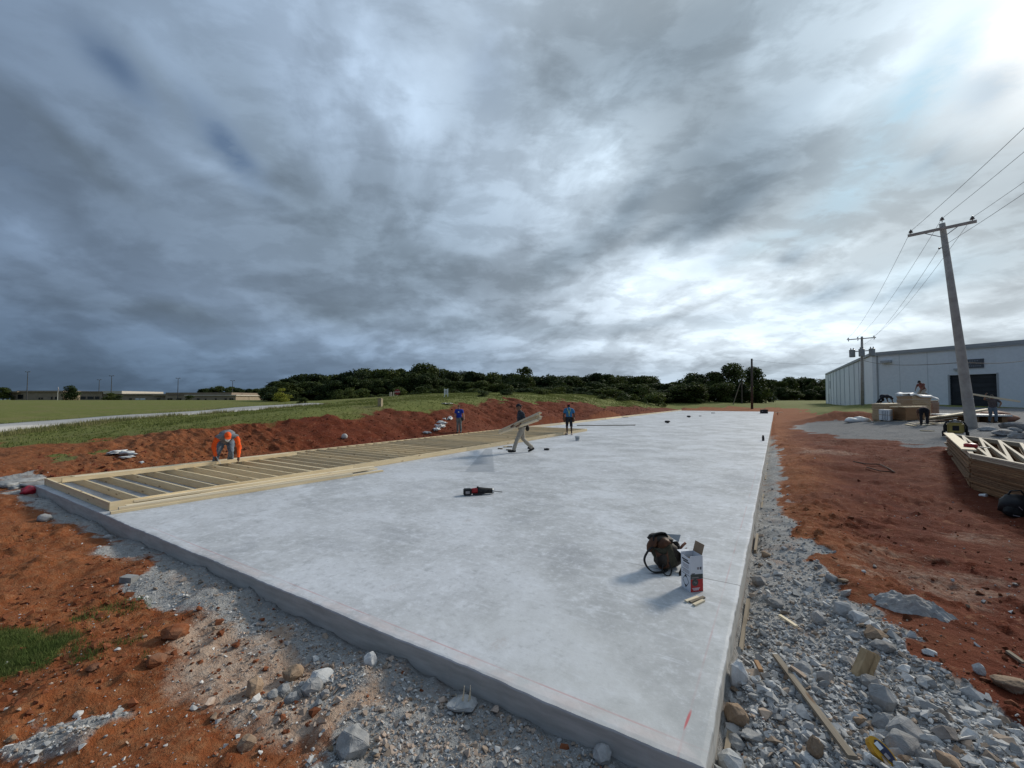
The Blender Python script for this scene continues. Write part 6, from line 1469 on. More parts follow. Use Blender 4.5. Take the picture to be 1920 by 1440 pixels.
def person(name, label, pos, heading, J, cols, skin=M_SKIN, hat=None, hair=True, sleeves='short', shorts=False, vox=.02, extras=None, scale=1.0, head_dir=None, gloves=None):
    """One continuous body grown over a posed skeleton; clothes are shells lifted off it.
    J: joints in (right, forward, up) metres. cols: shirt, trousers, shoes[, sleeve]."""
    J = {k: Vector(v) * scale for k, v in J.items()}; S = scale
    g = G(); zones = []
    def limb(pts, rad, zone):
        pts = [Vector(p) for p in pts]; g.tube(pts, rad, 10)
        for p, r in zip(pts, rad): g.ball(p, r * .98, n=2)
        for i in range(len(pts) - 1): zones.append((pts[i], pts[i + 1], (rad[i] + rad[i + 1]) / 2, zone))
    spine = [J['pelvis'], J['pelvis'].lerp(J['chest'], .45), J['chest'], J['neck']]
    hr = (J['hipR'] - J['hipL']).normalized(); sr = (J['shR'] - J['shL']).normalized()
    secs = [(spine[0] - (spine[1] - spine[0]).normalized() * .09 * S, .135, .10, hr), (spine[0], .172, .122, hr), (spine[1], .150, .112, hr.lerp(sr, .5)), (spine[2], .178, .125, sr), (spine[2].lerp(spine[3], .55), .150, .10, sr), (spine[2].lerp(spine[3], .82), .10, .08, sr), (spine[3], .062, .06, sr)]
    rings = []
    for i, (c, w, d, r) in enumerate(secs):
        ax = (secs[min(i + 1, 6)][0] - secs[max(i - 1, 0)][0]).normalized(); r = (r - ax * r.dot(ax)).normalized(); f = ax.cross(r)
        rings += [c + r * (math.cos(2 * math.pi * j / 16) * w * S) + f * (math.sin(2 * math.pi * j / 16) * d * S) for j in range(16)]
    g.add(rings, [(i * 16 + j, i * 16 + (j + 1) % 16, (i + 1) * 16 + (j + 1) % 16, (i + 1) * 16 + j) for i in range(6) for j in range(16)] + [tuple(range(16))[::-1], tuple(96 + j for j in range(16))])
    zones.append((spine[0], spine[0] - (spine[1] - spine[0]).normalized() * .1, .15 * S, 'trousers')); zones.append((spine[0].lerp(spine[1], .3), spine[2], .15 * S, 'shirt')); zones.append((spine[2], spine[2].lerp(spine[3], .6), .15 * S, 'shirt'))
    limb([J['neck'] - (J['neck'] - J['chest']).normalized() * .05 * S, J['head']], [.062 * S, .055 * S], 'skin')
    for s in 'LR':
        sh, el, wr = J['sh' + s], J['el' + s], J['wr' + s]; m1 = sh.lerp(el, .62)
        up, lo = {'short': ('shirt', 'skin'), 'long': ('sleeve', 'sleeve')}[sleeves]
        limb([J['neck'].lerp(J['chest'], .22), sh - Vector((0, 0, .012 * S))], [.066 * S, .056 * S], 'shirt')
        limb([sh - Vector((0, 0, .012 * S)), sh.lerp(m1, .35), m1], [.056 * S, .058 * S, .050 * S], up); limb([m1, el], [.050 * S, .043 * S], lo); limb([el, el.lerp(wr, .35), wr], [.043 * S, .042 * S, .029 * S], lo)
        hd = (wr - el).normalized(); hd = J.get('hd' + s, hd * 1.0).normalized() if ('hd' + s) in J else hd
        limb([wr, wr + hd * .05 * S, wr + hd * .085 * S], [.028 * S, .037 * S, .032 * S], 'skin')
        hp, kn, an = J['hip' + s], J['kn' + s], J['an' + s]; m2 = hp.lerp(kn, .8)
        limb([hp, hp.lerp(kn, .4), m2], [.098 * S, .088 * S, .068 * S], 'trousers'); limb([m2, kn], [.066 * S, .060 * S], 'trousers'); low = 'skin' if shorts else 'trousers'
        limb([kn, kn.lerp(an, .35), kn.lerp(an, .9)], [.060 * S, .058 * S if shorts else .062 * S, .040 * S if shorts else .056 * S], low)
        toe = J['to' + s]; heel = an - (toe - an).normalized() * .05 * S; heel.z = min(an.z - .03 * S, heel.z)
        limb([kn.lerp(an, .92), an], [.042 * S, .042 * S], 'shoes'); limb([heel, an.lerp(toe, .5) - Vector((0, 0, .02 * S)), toe], [.040 * S, .046 * S, .034 * S], 'shoes')
    hd = J['head']; up = (head_dir or (Vector((0, 1, 0)), None))[1] or (J['head'] - J['neck']).normalized().lerp(Vector((0, 0, 1)), .3).normalized()
    fd_ = (head_dir or (Vector((0, 1, 0)), None))[0]; fd_ = (fd_ - up * fd_.dot(up)).normalized(); rd = fd_.cross(up)
    HM = Matrix((rd, fd_, up)).transposed()
    hc = hd + up * .075 * S
    def hp_(x, y, z): return hc + HM @ (Vector((x, y, z)) * S)
    g.ball(hp_(0, -.008, .015), Vector((.074, .092, .105)) * S, HM, 3); g.ball(hp_(0, .03, -.06), Vector((.052, .052, .055)) * S, HM, 2)
    g.ball(hp_(0, .094, -.01), Vector((.014, .02, .024)) * S, HM, 2); g.ball(hp_(.074, -.005, -.005), Vector((.012, .022, .032)) * S, HM, 2); g.ball(hp_(-.074, -.005, -.005), Vector((.012, .022, .032)) * S, HM, 2)
    g.ball(hp_(0, .068, -.058), Vector((.026, .02, .012)) * S, HM, 2)
    zones.append((hp_(0, 0, .03), hp_(0, 0, -.06), .09 * S, 'skin'))
    raw = put('tmp_body', g.mesh('tmp_body', skin)); md = raw.modifiers.new('r', 'REMESH'); md.mode = 'VOXEL'; md.voxel_size = vox * S
    sm = raw.modifiers.new('s', 'SMOOTH'); sm.factor = .5; sm.iterations = 4
    dg = bpy.context.evaluated_depsgraph_get(); me = bpy.data.meshes.new_from_object(raw.evaluated_get(dg)); bpy.data.objects.remove(raw)
    n = len(me.vertices); V = np.empty(n * 3, np.float32); me.vertices.foreach_get('co', V); V = V.reshape(-1, 3)
    N = np.empty(n * 3, np.float32); me.vertices.foreach_get('normal', N); N = N.reshape(-1, 3)
    Fq = [tuple(p.vertices) for p in me.polygons]; bpy.data.meshes.remove(me)
    best = np.full(n, 1e9); zid = np.zeros(n, int); names = ['skin', 'shirt', 'sleeve', 'trousers', 'shoes']
    for A, Bq, r, z in zones:
        A, Bq = np.array(A), np.array(Bq); ab = Bq - A; t_ = np.clip(((V - A) @ ab) / (ab @ ab + 1e-9), 0, 1); d = np.linalg.norm(V - A - t_[:, None] * ab, axis=1) - r
        m = d < best; best[m] = d[m]; zid[m] = names.index(z)
    # wrinkles
    root = empty(name, pos); hv = Vector((heading.x, heading.y, 0)).normalized(); root.rotation_euler = (0, 0, math.atan2(hv.y, hv.x) - math.pi / 2)
    tag(root, label, 'person')
    b = G(); b.add([tuple(v) for v in V], Fq)
    for s in 'LR':                                           # five separate fingers per hand, loosely curled
        el, wr = J['el' + s], J['wr' + s]; hdv = (wr - el).normalized(); hdv = J['hd' + s].normalized() if ('hd' + s) in J else hdv
        side = hdv.cross(Vector((1, 0, .2))).normalized(); pal = side.cross(hdv).normalized() * (1 if s == 'L' else -1); pr = wr + hdv * .085 * S
        for k, ln in ((-1.5, .062), (-.5, .074), (.5, .070), (1.5, .056)):
            o_ = pr + side * k * .017 * S; b.tube([o_ - hdv * .01 * S, o_ + hdv * ln * .5 * S, o_ + hdv * ln * .8 * S + pal * .022 * S, o_ + hdv * ln * .85 * S + pal * .04 * S], [.0095 * S, .0088 * S, .008 * S, .006 * S], 6)
        o_ = wr + hdv * .035 * S + side * .03 * S; b.tube([o_, o_ + side * .028 * S + hdv * .02 * S, o_ + side * .034 * S + hdv * .05 * S + pal * .02 * S], [.012 * S, .010 * S, .007 * S], 6)
    b.mat(1)
    for s in (-1, 1): b.ball(hp_(s * .030, .082, .012), .009 * S, n=1)
    b.mat(2).ball(hp_(0, .0875, -.056), Vector((.020, .006, .004)) * S, HM, 1)
    body = b.build('body', [skin, M_EYE, M_noise('lips', (.20, .07, .06), (.24, .09, .075), 4, .5)], root, smooth=True)
    fz = np.array([np.bincount(zid[list(f)], minlength=5).argmax() for f in Fq])
    cm = {'shirt': cols[0], 'trousers': cols[1], 'shoes': cols[2], 'sleeve': cols[3] if len(cols) > 3 else cols[0]}
    wr_ = np.array([mnoise.noise(Vector(v) * (9.0 / S)) + .5 * mnoise.noise(Vector((v[0] * 22, v[1] * 22, v[2] * 30)) / S) for v in V]) if vox < .025 else np.zeros(n)
    pn = {'shirt': 'shirt', 'trousers': 'shorts' if shorts else 'trousers', 'shoes': 'shoes', 'sleeve': 'sleeves'}
    for z in ('shirt', 'sleeve', 'trousers', 'shoes'):
        sel = np.where(fz == names.index(z))[0]
        if not len(sel): continue
        parts = [(pn[z], sel)]
        if z in ('shoes', 'sleeve'):                             # one piece per side
            cen = np.array([V[list(Fq[f])].mean(0) for f in sel]); k1, k2 = ('an', 'to') if z == 'shoes' else ('sh', 'el')
            def dd(q): return np.minimum(np.linalg.norm(cen - np.array(J[k1 + q]), axis=1), np.linalg.norm(cen - np.array(J[k2 + q]), axis=1))
            lf = dd('L') < dd('R'); parts = [(pn[z][:-1], sel[lf]), (pn[z][:-1], sel[~lf])]
        for pname, sel in parts:
            if not len(sel): continue
            ids = np.unique([i for f in sel for i in Fq[f]]); mp = {int(i): k for k, i in enumerate(ids)}
            off = {'shirt': .016, 'sleeve': .014, 'trousers': .013, 'shoes': .006}[z] * S
            P = V[ids] + N[ids] * (off + wr_[ids] * (.015 if z != 'shoes' else 0) * S)[:, None] if vox < .025 else V[ids] + N[ids] * off
            if z == 'shoes': P[:, 2] = np.maximum(P[:, 2], 0.0)
            q = G(); q.add([tuple(v) for v in P], [tuple(mp[i] for i in Fq[f]) for f in sel]); o = q.build(pname, cm[z], root, smooth=True)
            md = o.modifiers.new('hem', 'SOLIDIFY'); md.thickness = .006 * S; md.offset = -1
    def shell(nm, mat, keep, gro=1.13, thick=True):
        vs, fs = ICO[3]; q = G(); pts = [Vector(v) for v in vs]
        fs2 = [f for f in fs if all(keep(pts[i]) for i in f)]; used = sorted({i for f in fs2 for i in f}); mp = {i: k for k, i in enumerate(used)}
        q.add([hp_(pts[i].x * .074 * gro, -.008 + pts[i].y * .092 * gro, .015 + pts[i].z * .105 * gro) for i in used], [tuple(mp[i] for i in f) for f in fs2])
        o = q.build(nm, mat, root, smooth=True); md = o.modifiers.new('t', 'SOLIDIFY'); md.thickness = .008 * S; md.offset = -1; return o
    if hair: shell('hair', M_HAIR, lambda v: (v.z > .35) or (v.y < -.15 and v.z > -.55), 1.09)
    if hat:
        o = shell('cap', hat[0], lambda v: v.z > .18, 1.17)
        q = G(); n_ = 9; fr = -1 if hat[1] == 'back' else 1
        a_ = [R(-62 + 124 * i / (n_ - 1)) for i in range(n_)]
        ring = [hp_(.084 * math.sin(t_), fr * (.092 * math.cos(t_) - .006), .045) for t_ in a_] + [hp_(.080 * math.sin(t_), fr * (.095 + .075 * math.cos(t_ * 1.25)), .028) for t_ in a_]
        if hat[1] != 'none':
            q.add(ring, [(i, i + 1, n_ + i + 1, n_ + i) for i in range(n_ - 1)]); o2 = q.build('bill', hat[2] if len(hat) > 2 else hat[0], o); md = o2.modifiers.new('t', 'SOLIDIFY'); md.thickness = .006
    if extras: extras(root, J, hp_, HM, S)
    return root
def tool_pouch(root, c, r, mat=M_LEB, seed=1):
    return blobby('tool_pouch', c, r, mat, None, seed, .22, root, 2)
def belt(root, c, w, d, z, mat=M_LEA, ax=None):
    g = G(); n = 20; pts = [Vector((c.x + w * math.cos(2 * math.pi * i / n), c.y + d * math.sin(2 * math.pi * i / n), z)) for i in range(n)]
    V = [p + Vector((0, 0, dz)) for p in pts for dz in (-.03, .03)]
    g.add(V, [(2 * i, 2 * ((i + 1) % n), 2 * ((i + 1) % n) + 1, 2 * i + 1) for i in range(n)]); o = g.build('belt', mat, root); md = o.modifiers.new('t', 'SOLIDIFY'); md.thickness = .012; return o
HL, HRt = FWD_H, RGT

# man carrying boards across the slab
JW = dict(pelvis=(0, 0, .93), chest=(0, .05, 1.23), neck=(0, .07, 1.46), head=(0, .10, 1.525), shL=(-.19, .05, 1.40), shR=(.19, .06, 1.40), elL=(-.27, -.04, 1.13), elR=(.25, .06, 1.12), wrL=(-.27, .17, 1.00), wrR=(.20, .27, .97),
          hipL=(-.095, 0, .90), hipR=(.095, 0, .90), knL=(-.09, .20, .49), knR=(.09, -.06, .47), anL=(-.08, .33, .10), anR=(.08, -.40, .15), toL=(-.10, .52, .07), toR=(.10, -.27, .035))
p = gp(979, 848.5, 0)
def ex_w(root, J, hp_, HM, S):
    belt(root, J['pelvis'], .20, .155, .95)
    tool_pouch(root, Vector((-.02, -.19, .86)), (.10, .07, .12), M_LEA, 3); tool_pouch(root, Vector((.2, .0, .84)), (.05, .09, .11), M_LEA, 4)
walker = person('person', 'man in dark cap and khaki trousers walking left with boards under his arm', p, -RGT * .93 - FWD_H * .22, JW, (M_NAVY, M_KHAKI, M_SHOE), M_SKIN, (M_BLACKC, 'back'), True, 'short', extras=ex_w, vox=.018, head_dir=(Vector((-.1, 1, -.1)), None))
e1, e2 = pd(1012, 783, 13.75), pd(937, 811.5, 16.3)
for i, (a_, z_, t_) in enumerate(((0, 0, 0), (.015, .045, .02), (-.01, .09, -.02), (.02, .135, .03), (.0, -.045, -.03))):
    q1 = e1 + Vector((0, 0, z_ * 1.35 - .02)) + RGT * (a_ + t_ - i * .015 + .02); q2 = e2 + Vector((0, 0, z_ * .55)) + RGT * a_ * .5
    board(q1, q2, .10, .036, ('middle board of the bundle', 'second board from the bottom of the bundle', 'upper board of the bundle', 'topmost board of the bundle', 'lowest board of the bundle')[i] + ' carried under the walking man\'s arm', 'boards carried by the walking man', MAT_PALE, up=(0.3, 0.2, 1))

# man with a red cap seen from behind
JS = dict(pelvis=(0, 0, .90), chest=(0, .04, 1.20), neck=(0, .09, 1.41), head=(0, .14, 1.45), shL=(-.20, .06, 1.35), shR=(.20, .06, 1.35), elL=(-.27, .03, 1.07), elR=(.28, .03, 1.07), wrL=(-.27, .12, .86), wrR=(.28, .12, .86),
          hipL=(-.09, 0, .88), hipR=(.09, 0, .88), knL=(-.11, .03, .47), knR=(.12, .02, .47), anL=(-.10, -.02, .09), anR=(.13, -.03, .09), toL=(-.13, .16, .04), toR=(.18, .15, .04))
def ex_r(root, J, hp_, HM, S):
    belt(root, J['pelvis'], .205, .15, .93)
    for s in (-1, 1):
        tool_pouch(root, Vector((s * .235, -.03, .80)), (.075, .11, .13), M_LEB, 5 + s); tool_pouch(root, Vector((s * .25, .08, .84)), (.05, .06, .09), M_LEA, 9 + s)
        g = G(); g.bar((s * .085, -.066 + .03, 1.405), (s * .01, -.135 + .02, 1.16), .034, .012, (0, -1, 0)); g.build('suspender', M_LIME, root)
    g = G(); g.bar((0, -.117, 1.175), (0, -.125, 1.0), .034, .012, (0, -1, 0)); g.build('suspender', M_LIME, root)
p = gp(1067, 815.5, 0)
person('person', 'man in bright blue shirt with lime straps, red cap and black shorts, seen from behind', p, FWD_H + RGT * .05, JS, (M_BLUEH, M_BLACKC, M_SHOEL), M_noise('dark_socks_skin', (.05, .03, .025), (.08, .05, .04), 6, .7), (M_REDC, 'back', M_REDC), True, 'short', True, extras=ex_r, head_dir=(Vector((-.15, 1, -.25)), None))

# man in a blue T-shirt beyond the frame
p = pd(861, 749, 22.75); z = zf(p.x, p.y); hs = (CAM.z - 10.5 / F * 22.75 - z) / 1.73
JB = dict(pelvis=(0, 0, .94), chest=(0, .03, 1.25), neck=(0, .05, 1.47), head=(-.01, .09, 1.53), shL=(-.20, .03, 1.42), shR=(.20, .03, 1.42), elL=(-.29, .0, 1.15), elR=(.26, .03, 1.13), wrL=(-.36, .06, .91), wrR=(.20, .18, 1.0),
          hipL=(-.09, 0, .92), hipR=(.09, 0, .92), knL=(-.11, .04, .49), knR=(.08, .05, .49), anL=(-.11, -.02, .09), anR=(.09, .0, .09), toL=(-.15, .16, .04), toR=(.08, .19, .04))
def ex_b(root, J, hp_, HM, S):
    g = G(); g.lathe((0, 0, 0), [(.045 * S, 0), (.045 * S, .004)], 16); g.build('chest_badge', M_WRAP, root, (-.03 * S, .168 * S, 1.30 * S), (R(-86), 0, 0))
    tool_pouch(root, Vector((-.20, -.02, .86)) * S, (.07, .08, .12), M_BLACKC, 15)
person('person', 'man in royal blue T-shirt and grey jeans standing beyond the wall frame', Vector((p.x, p.y, z)), -FWD_H - RGT * .25, JB, (M_BLUET, M_JEANG, M_SHOEG), M_SKIN_L, None, True, 'short', extras=ex_b, scale=min(max(hs, .85), 1.05), head_dir=(Vector((.35, 1, -.35)), None))

# man bending over the frame
JO = dict(pelvis=(0.02, -.16, .74), chest=(0, .16, .92), neck=(0, .36, .87), head=(0, .435, .815), shL=(-.20, .27, .88), shR=(.20, .26, .88), elL=(-.27, .36, .58), elR=(.30, .20, .62), wrL=(-.25, .50, .32), wrR=(.25, .30, .36),
          hipL=(-.10, -.16, .71), hipR=(.12, -.16, .71), knL=(-.10, .12, .44), knR=(.20, .02, .42), anL=(-.10, -.10, .09), anR=(.26, -.18, .09), toL=(-.11, .09, .04), toR=(.30, .0, .04), hdL=(0, .2, -1), hdR=(-.1, .2, -1))
p = gp(411, 866, .0); p = Vector((-12.62, 3.42, .0))
def ex_o(root, J, hp_, HM, S):
    tool_pouch(root, Vector((.22, -.26, .70)), (.08, .12, .13), M_LEA, 17); tool_pouch(root, Vector((-.16, -.22, .66)), (.08, .10, .13), M_LEA, 18); tool_pouch(root, Vector((.06, -.32, .74)), (.13, .06, .09), M_BLACKC, 19)
    g = G(); vs = [hp_(x, y, z) for x, y, z in ((-.062, .075, .0), (0, .112, .0), (.062, .075, .0), (-.06, .07, -.06), (0, .105, -.07), (.06, .07, -.06), (-.035, .05, -.115), (0, .075, -.12), (.035, .05, -.115))]
    g.add(vs, [(0, 1, 4, 3), (1, 2, 5, 4), (3, 4, 7, 6), (4, 5, 8, 7)]); o = g.build('face_mask', M_WRAP, root); md = o.modifiers.new('t', 'SOLIDIFY'); md.thickness = .008
bend_dir = -FWD_H * .80 + RGT * .60
person('person', 'man with orange sleeves and orange cap bending over the near wall frame', p, bend_dir, JO, (M_GREYT, M_JEAN, M_SHOEG, M_ORG), M_noise('skin_dark', (.09, .045, .032), (.12, .06, .045), 8, .6), (M_ORG, 'front', M_ORG), True, 'long', extras=ex_o, vox=.018, head_dir=(Vector((0, .9, -.45)), Vector((0, .5, .85)).normalized()))
hvx = Vector((bend_dir.x, bend_dir.y, 0)).normalized(); hrt = Vector((hvx.y, -hvx.x, 0))
def loc_(r, f, u): return p + hrt * r + hvx * f + Vector((0, 0, u))
g = G(); q = loc_(.24, .33, .30); g.tube([Vector((0, 0, .06)), Vector((0, 0, 0)) - hrt * .10 + hvx * .04 + Vector((0, 0, -.14))], [.008, .006], 6); o = g.build('pencil', M_WRAP, None, q); tag(o, 'thin white marking stick held by the bending man', 'marker')

# people at the lumber yard
JC = dict(pelvis=(0, 0, .94), chest=(0, .03, 1.24), neck=(0, .04, 1.45), head=(.02, .09, 1.50), shL=(-.20, .02, 1.40), shR=(.20, .02, 1.42), elL=(-.34, .12, 1.20), elR=(.36, .10, 1.42), wrL=(-.24, .25, 1.02), wrR=(.30, .12, 1.66),
          hipL=(-.09, 0, .92), hipR=(.09, 0, .92), knL=(-.10, .16, .50), knR=(.08, -.03, .49), anL=(-.09, .14, .10), anR=(.09, -.22, .12), toL=(-.10, .33, .06), toR=(.09, -.05, .04))
a = hit(1860, 795); p = pd(1860, 749, 25); p.z = zf(p.x, p.y)
hs = (CAM.z + (749 - 739) / F * 25 - p.z) / 1.73
person('person', 'man in dark plaid shirt and blue jeans carrying a long board on his shoulder', p, -RGT * .5 - FWD_H * .8, JC, (M_PLAID, M_JEAN, M_SHOE), M_SKIN, None, True, 'short', vox=.026, scale=min(max(hs, .85), 1.1))
S_ = min(max(hs, .85), 1.1)
board(pd(1820, 738.5, 24.6), pd(1912, 753, 24.0), .10, .09, 'long pale board carried on the shoulder of the man in the plaid shirt', None, MAT_PALE)
JD = dict(pelvis=(0, 0, .86), chest=(0, .28, .90), neck=(0, .48, .82), head=(0, .55, .77), shL=(-.2, .42, .84), shR=(.2, .42, .84), elL=(-.24, .46, .56), elR=(.24, .46, .56), wrL=(-.2, .52, .32), wrR=(.2, .52, .32),
          hipL=(-.10, 0, .84), hipR=(.10, 0, .84), knL=(-.12, .05, .46), knR=(.12, .05, .46), anL=(-.12, -.03, .09), anR=(.13, -.03, .09), toL=(-.14, .16, .04), toR=(.16, .16, .04))
p = pd(1731.5, 749, 23.6); p.z = zf(p.x, p.y)
person('person', 'man in black trousers and brown shirt bending down beside the sloping pile of boards', p, FWD_H * .7 + RGT * .6, JD, (M_BRNS, M_BLACKC, M_SHOE), M_SKIN, None, True, 'short', vox=.026)
JK = dict(pelvis=(0, -.05, .38), chest=(0, .12, .66), neck=(0, .22, .84), head=(0, .28, .89), shL=(-.19, .17, .80), shR=(.19, .17, .80), elL=(-.24, .30, .56), elR=(.24, .30, .56), wrL=(-.2, .45, .36), wrR=(.2, .45, .36),
          hipL=(-.1, -.05, .36), hipR=(.1, -.05, .36), knL=(-.14, .30, .10), knR=(.14, .28, .10), anL=(-.12, -.10, .09), anR=(.12, -.10, .09), toL=(-.12, -.25, .05), toR=(.12, -.25, .05))
p = pd(1731, 749, 30.2); p.z = TOP4 + .10
person('person', 'man in reddish brown shirt kneeling on top of the tallest sheathing stack', p, -RGT * .95 - FWD_H * .2, JK, (M_REDB, M_KHAKI, M_SHOE), M_SKIN, (M_BLACKC, 'front'), True, 'short', vox=.026, scale=.92)
JA = dict(pelvis=(0, -.18, .52), chest=(0, .16, .52), neck=(0, .38, .46), head=(0, .44, .40), shL=(-.19, .30, .48), shR=(.19, .30, .48), elL=(-.22, .36, .27), elR=(.22, .36, .27), wrL=(-.2, .42, .06), wrR=(.2, .38, .06),
          hipL=(-.1, -.18, .49), hipR=(.1, -.18, .49), knL=(-.12, .0, .22), knR=(.13, -.42, .34), anL=(-.12, -.28, .08), anR=(.14, -.68, .08), toL=(-.12, -.14, .04), toR=(.14, -.52, .04), hdL=(0, 1, -.15), hdR=(0, 1, -.15))
p = pd(1659, 749, 31.9); p.z = TOP2 + .02
person('person', 'man in dark clothes on hands and knees on the low panel stack', p, RGT, JA, (M_NAVY, M_BLACKC, M_SHOE), M_noise('skin_deep', (.06, .035, .028), (.09, .05, .04), 8, .6), None, True, 'short', vox=.026)
# ------------------------------------------------------------------ stones
def hull_rock(seed, n=16, flat=1.0):
    r = np.random.default_rng(seed); bm = bmesh.new()
    for _ in range(n):
        v = r.normal(size=3); v /= np.linalg.norm(v); v *= 0.82 + 0.3 * r.random(); bm.verts.new((v[0], v[1], v[2] * flat))
    bmesh.ops.convex_hull(bm, input=bm.verts[:])
    loose = [v for v in bm.verts if not v.link_faces]; bmesh.ops.delete(bm, geom=loose, context='VERTS')
    bm.verts.index_update(); vs = np.array([tuple(v.co) for v in bm.verts]); fs = [[v.index for v in f.verts] for f in bm.faces]
    fs = np.array([f for f in fs if len(f) == 3]); bm.free(); return vs, fs
def M_rock(name, c1, c2, c3):
    m, t, b = new_mat(name); r = objrand(t); P = geopos(t)
    n = tnoise(t, P, 9.0, 6, 0.65); n2 = tnoise(t, P, 45.0, 4, 0.7); n3 = tnoise(t, P, 3.0, 3)
    c = mixc(t, n.smooth(.3, .7), c1, c2); c = mixc(t, n2.smooth(.5, .75) * .5, c, c3)
    geo = t.nodes.new('ShaderNodeNewGeometry'); 
    c = mixc(t, n3.smooth(.45, .75) * .55, c, (.27, .19, .135))
    c = mixc(t, 1.0, c, comb(t, r * .5 + .72, r * .48 + .73, r * .46 + .74), 'MULTIPLY')
    setin(t, b, 'Base Color', c); setin(t, b, 'Roughness', .92); setin(t, b, 'Specular IOR Level', .2); bump(t, b, n * .6 + n2 * .5, .8, .012); return m
M_RKG = M_rock('limestone', (.25, .248, .24), (.39, .385, .375), (.53, .52, .51))
M_RKB = M_rock('brown_stone', (.235, .165, .11), (.33, .235, .16), (.42, .33, .25))
M_RKW = M_rock('pale_stone', (.42, .42, .41), (.56, .56, .55), (.66, .66, .65))
M_RKC = M_rock('clay_clod', (.17, .055, .022), (.26, .09, .035), (.30, .13, .06))
def rock_mesh(seed, mat, n=26, sub=True):
    vs, fs = hull_rock(seed, n); bm = bmesh.new(); bv = [bm.verts.new(v) for v in vs]
    for f in fs: bm.faces.new([bv[i] for i in f])
    bmesh.ops.bevel(bm, geom=bm.edges[:], offset=.10, segments=2, affect='EDGES', clamp_overlap=True)
    bmesh.ops.triangulate(bm, faces=bm.faces[:]); bmesh.ops.subdivide_edges(bm, edges=[e for e in bm.edges if e.calc_length() > .35], cuts=1); 
    for v in bm.verts:
        v.co += v.normal * (.10 * mnoise.noise(v.co * 2.3 + Vector((seed, 0, 0))) + .05 * mnoise.noise(v.co * 6 + Vector((0, seed, 0))))
    me = bpy.data.meshes.new('rock'); bm.to_mesh(me); bm.free(); me.materials.append(mat); return me
RKN = {}
def big_rock(px, py, w, h, mat, label, seed, sink=.27, nm='rock', deep=1.0):
    p = hit(px, py + h * .40); D = (p - CAM).dot(FWD); k = D / F
    o = put(nm, rock_mesh(seed, mat, 44)); o.scale = (w / 2 * k, w / 2 * k * deep, max(h / 2 * k * 1.05, .01)); o.rotation_euler = (rnd.uniform(-.15, .15), rnd.uniform(-.15, .15), YAW + rnd.uniform(-.4, .4))
    o.location = (p.x, p.y, zf(p.x, p.y) + h / 2 * k * (1 - 2 * sink)); tag(o, label, 'rock', 'large loose rocks round the slab'); return o
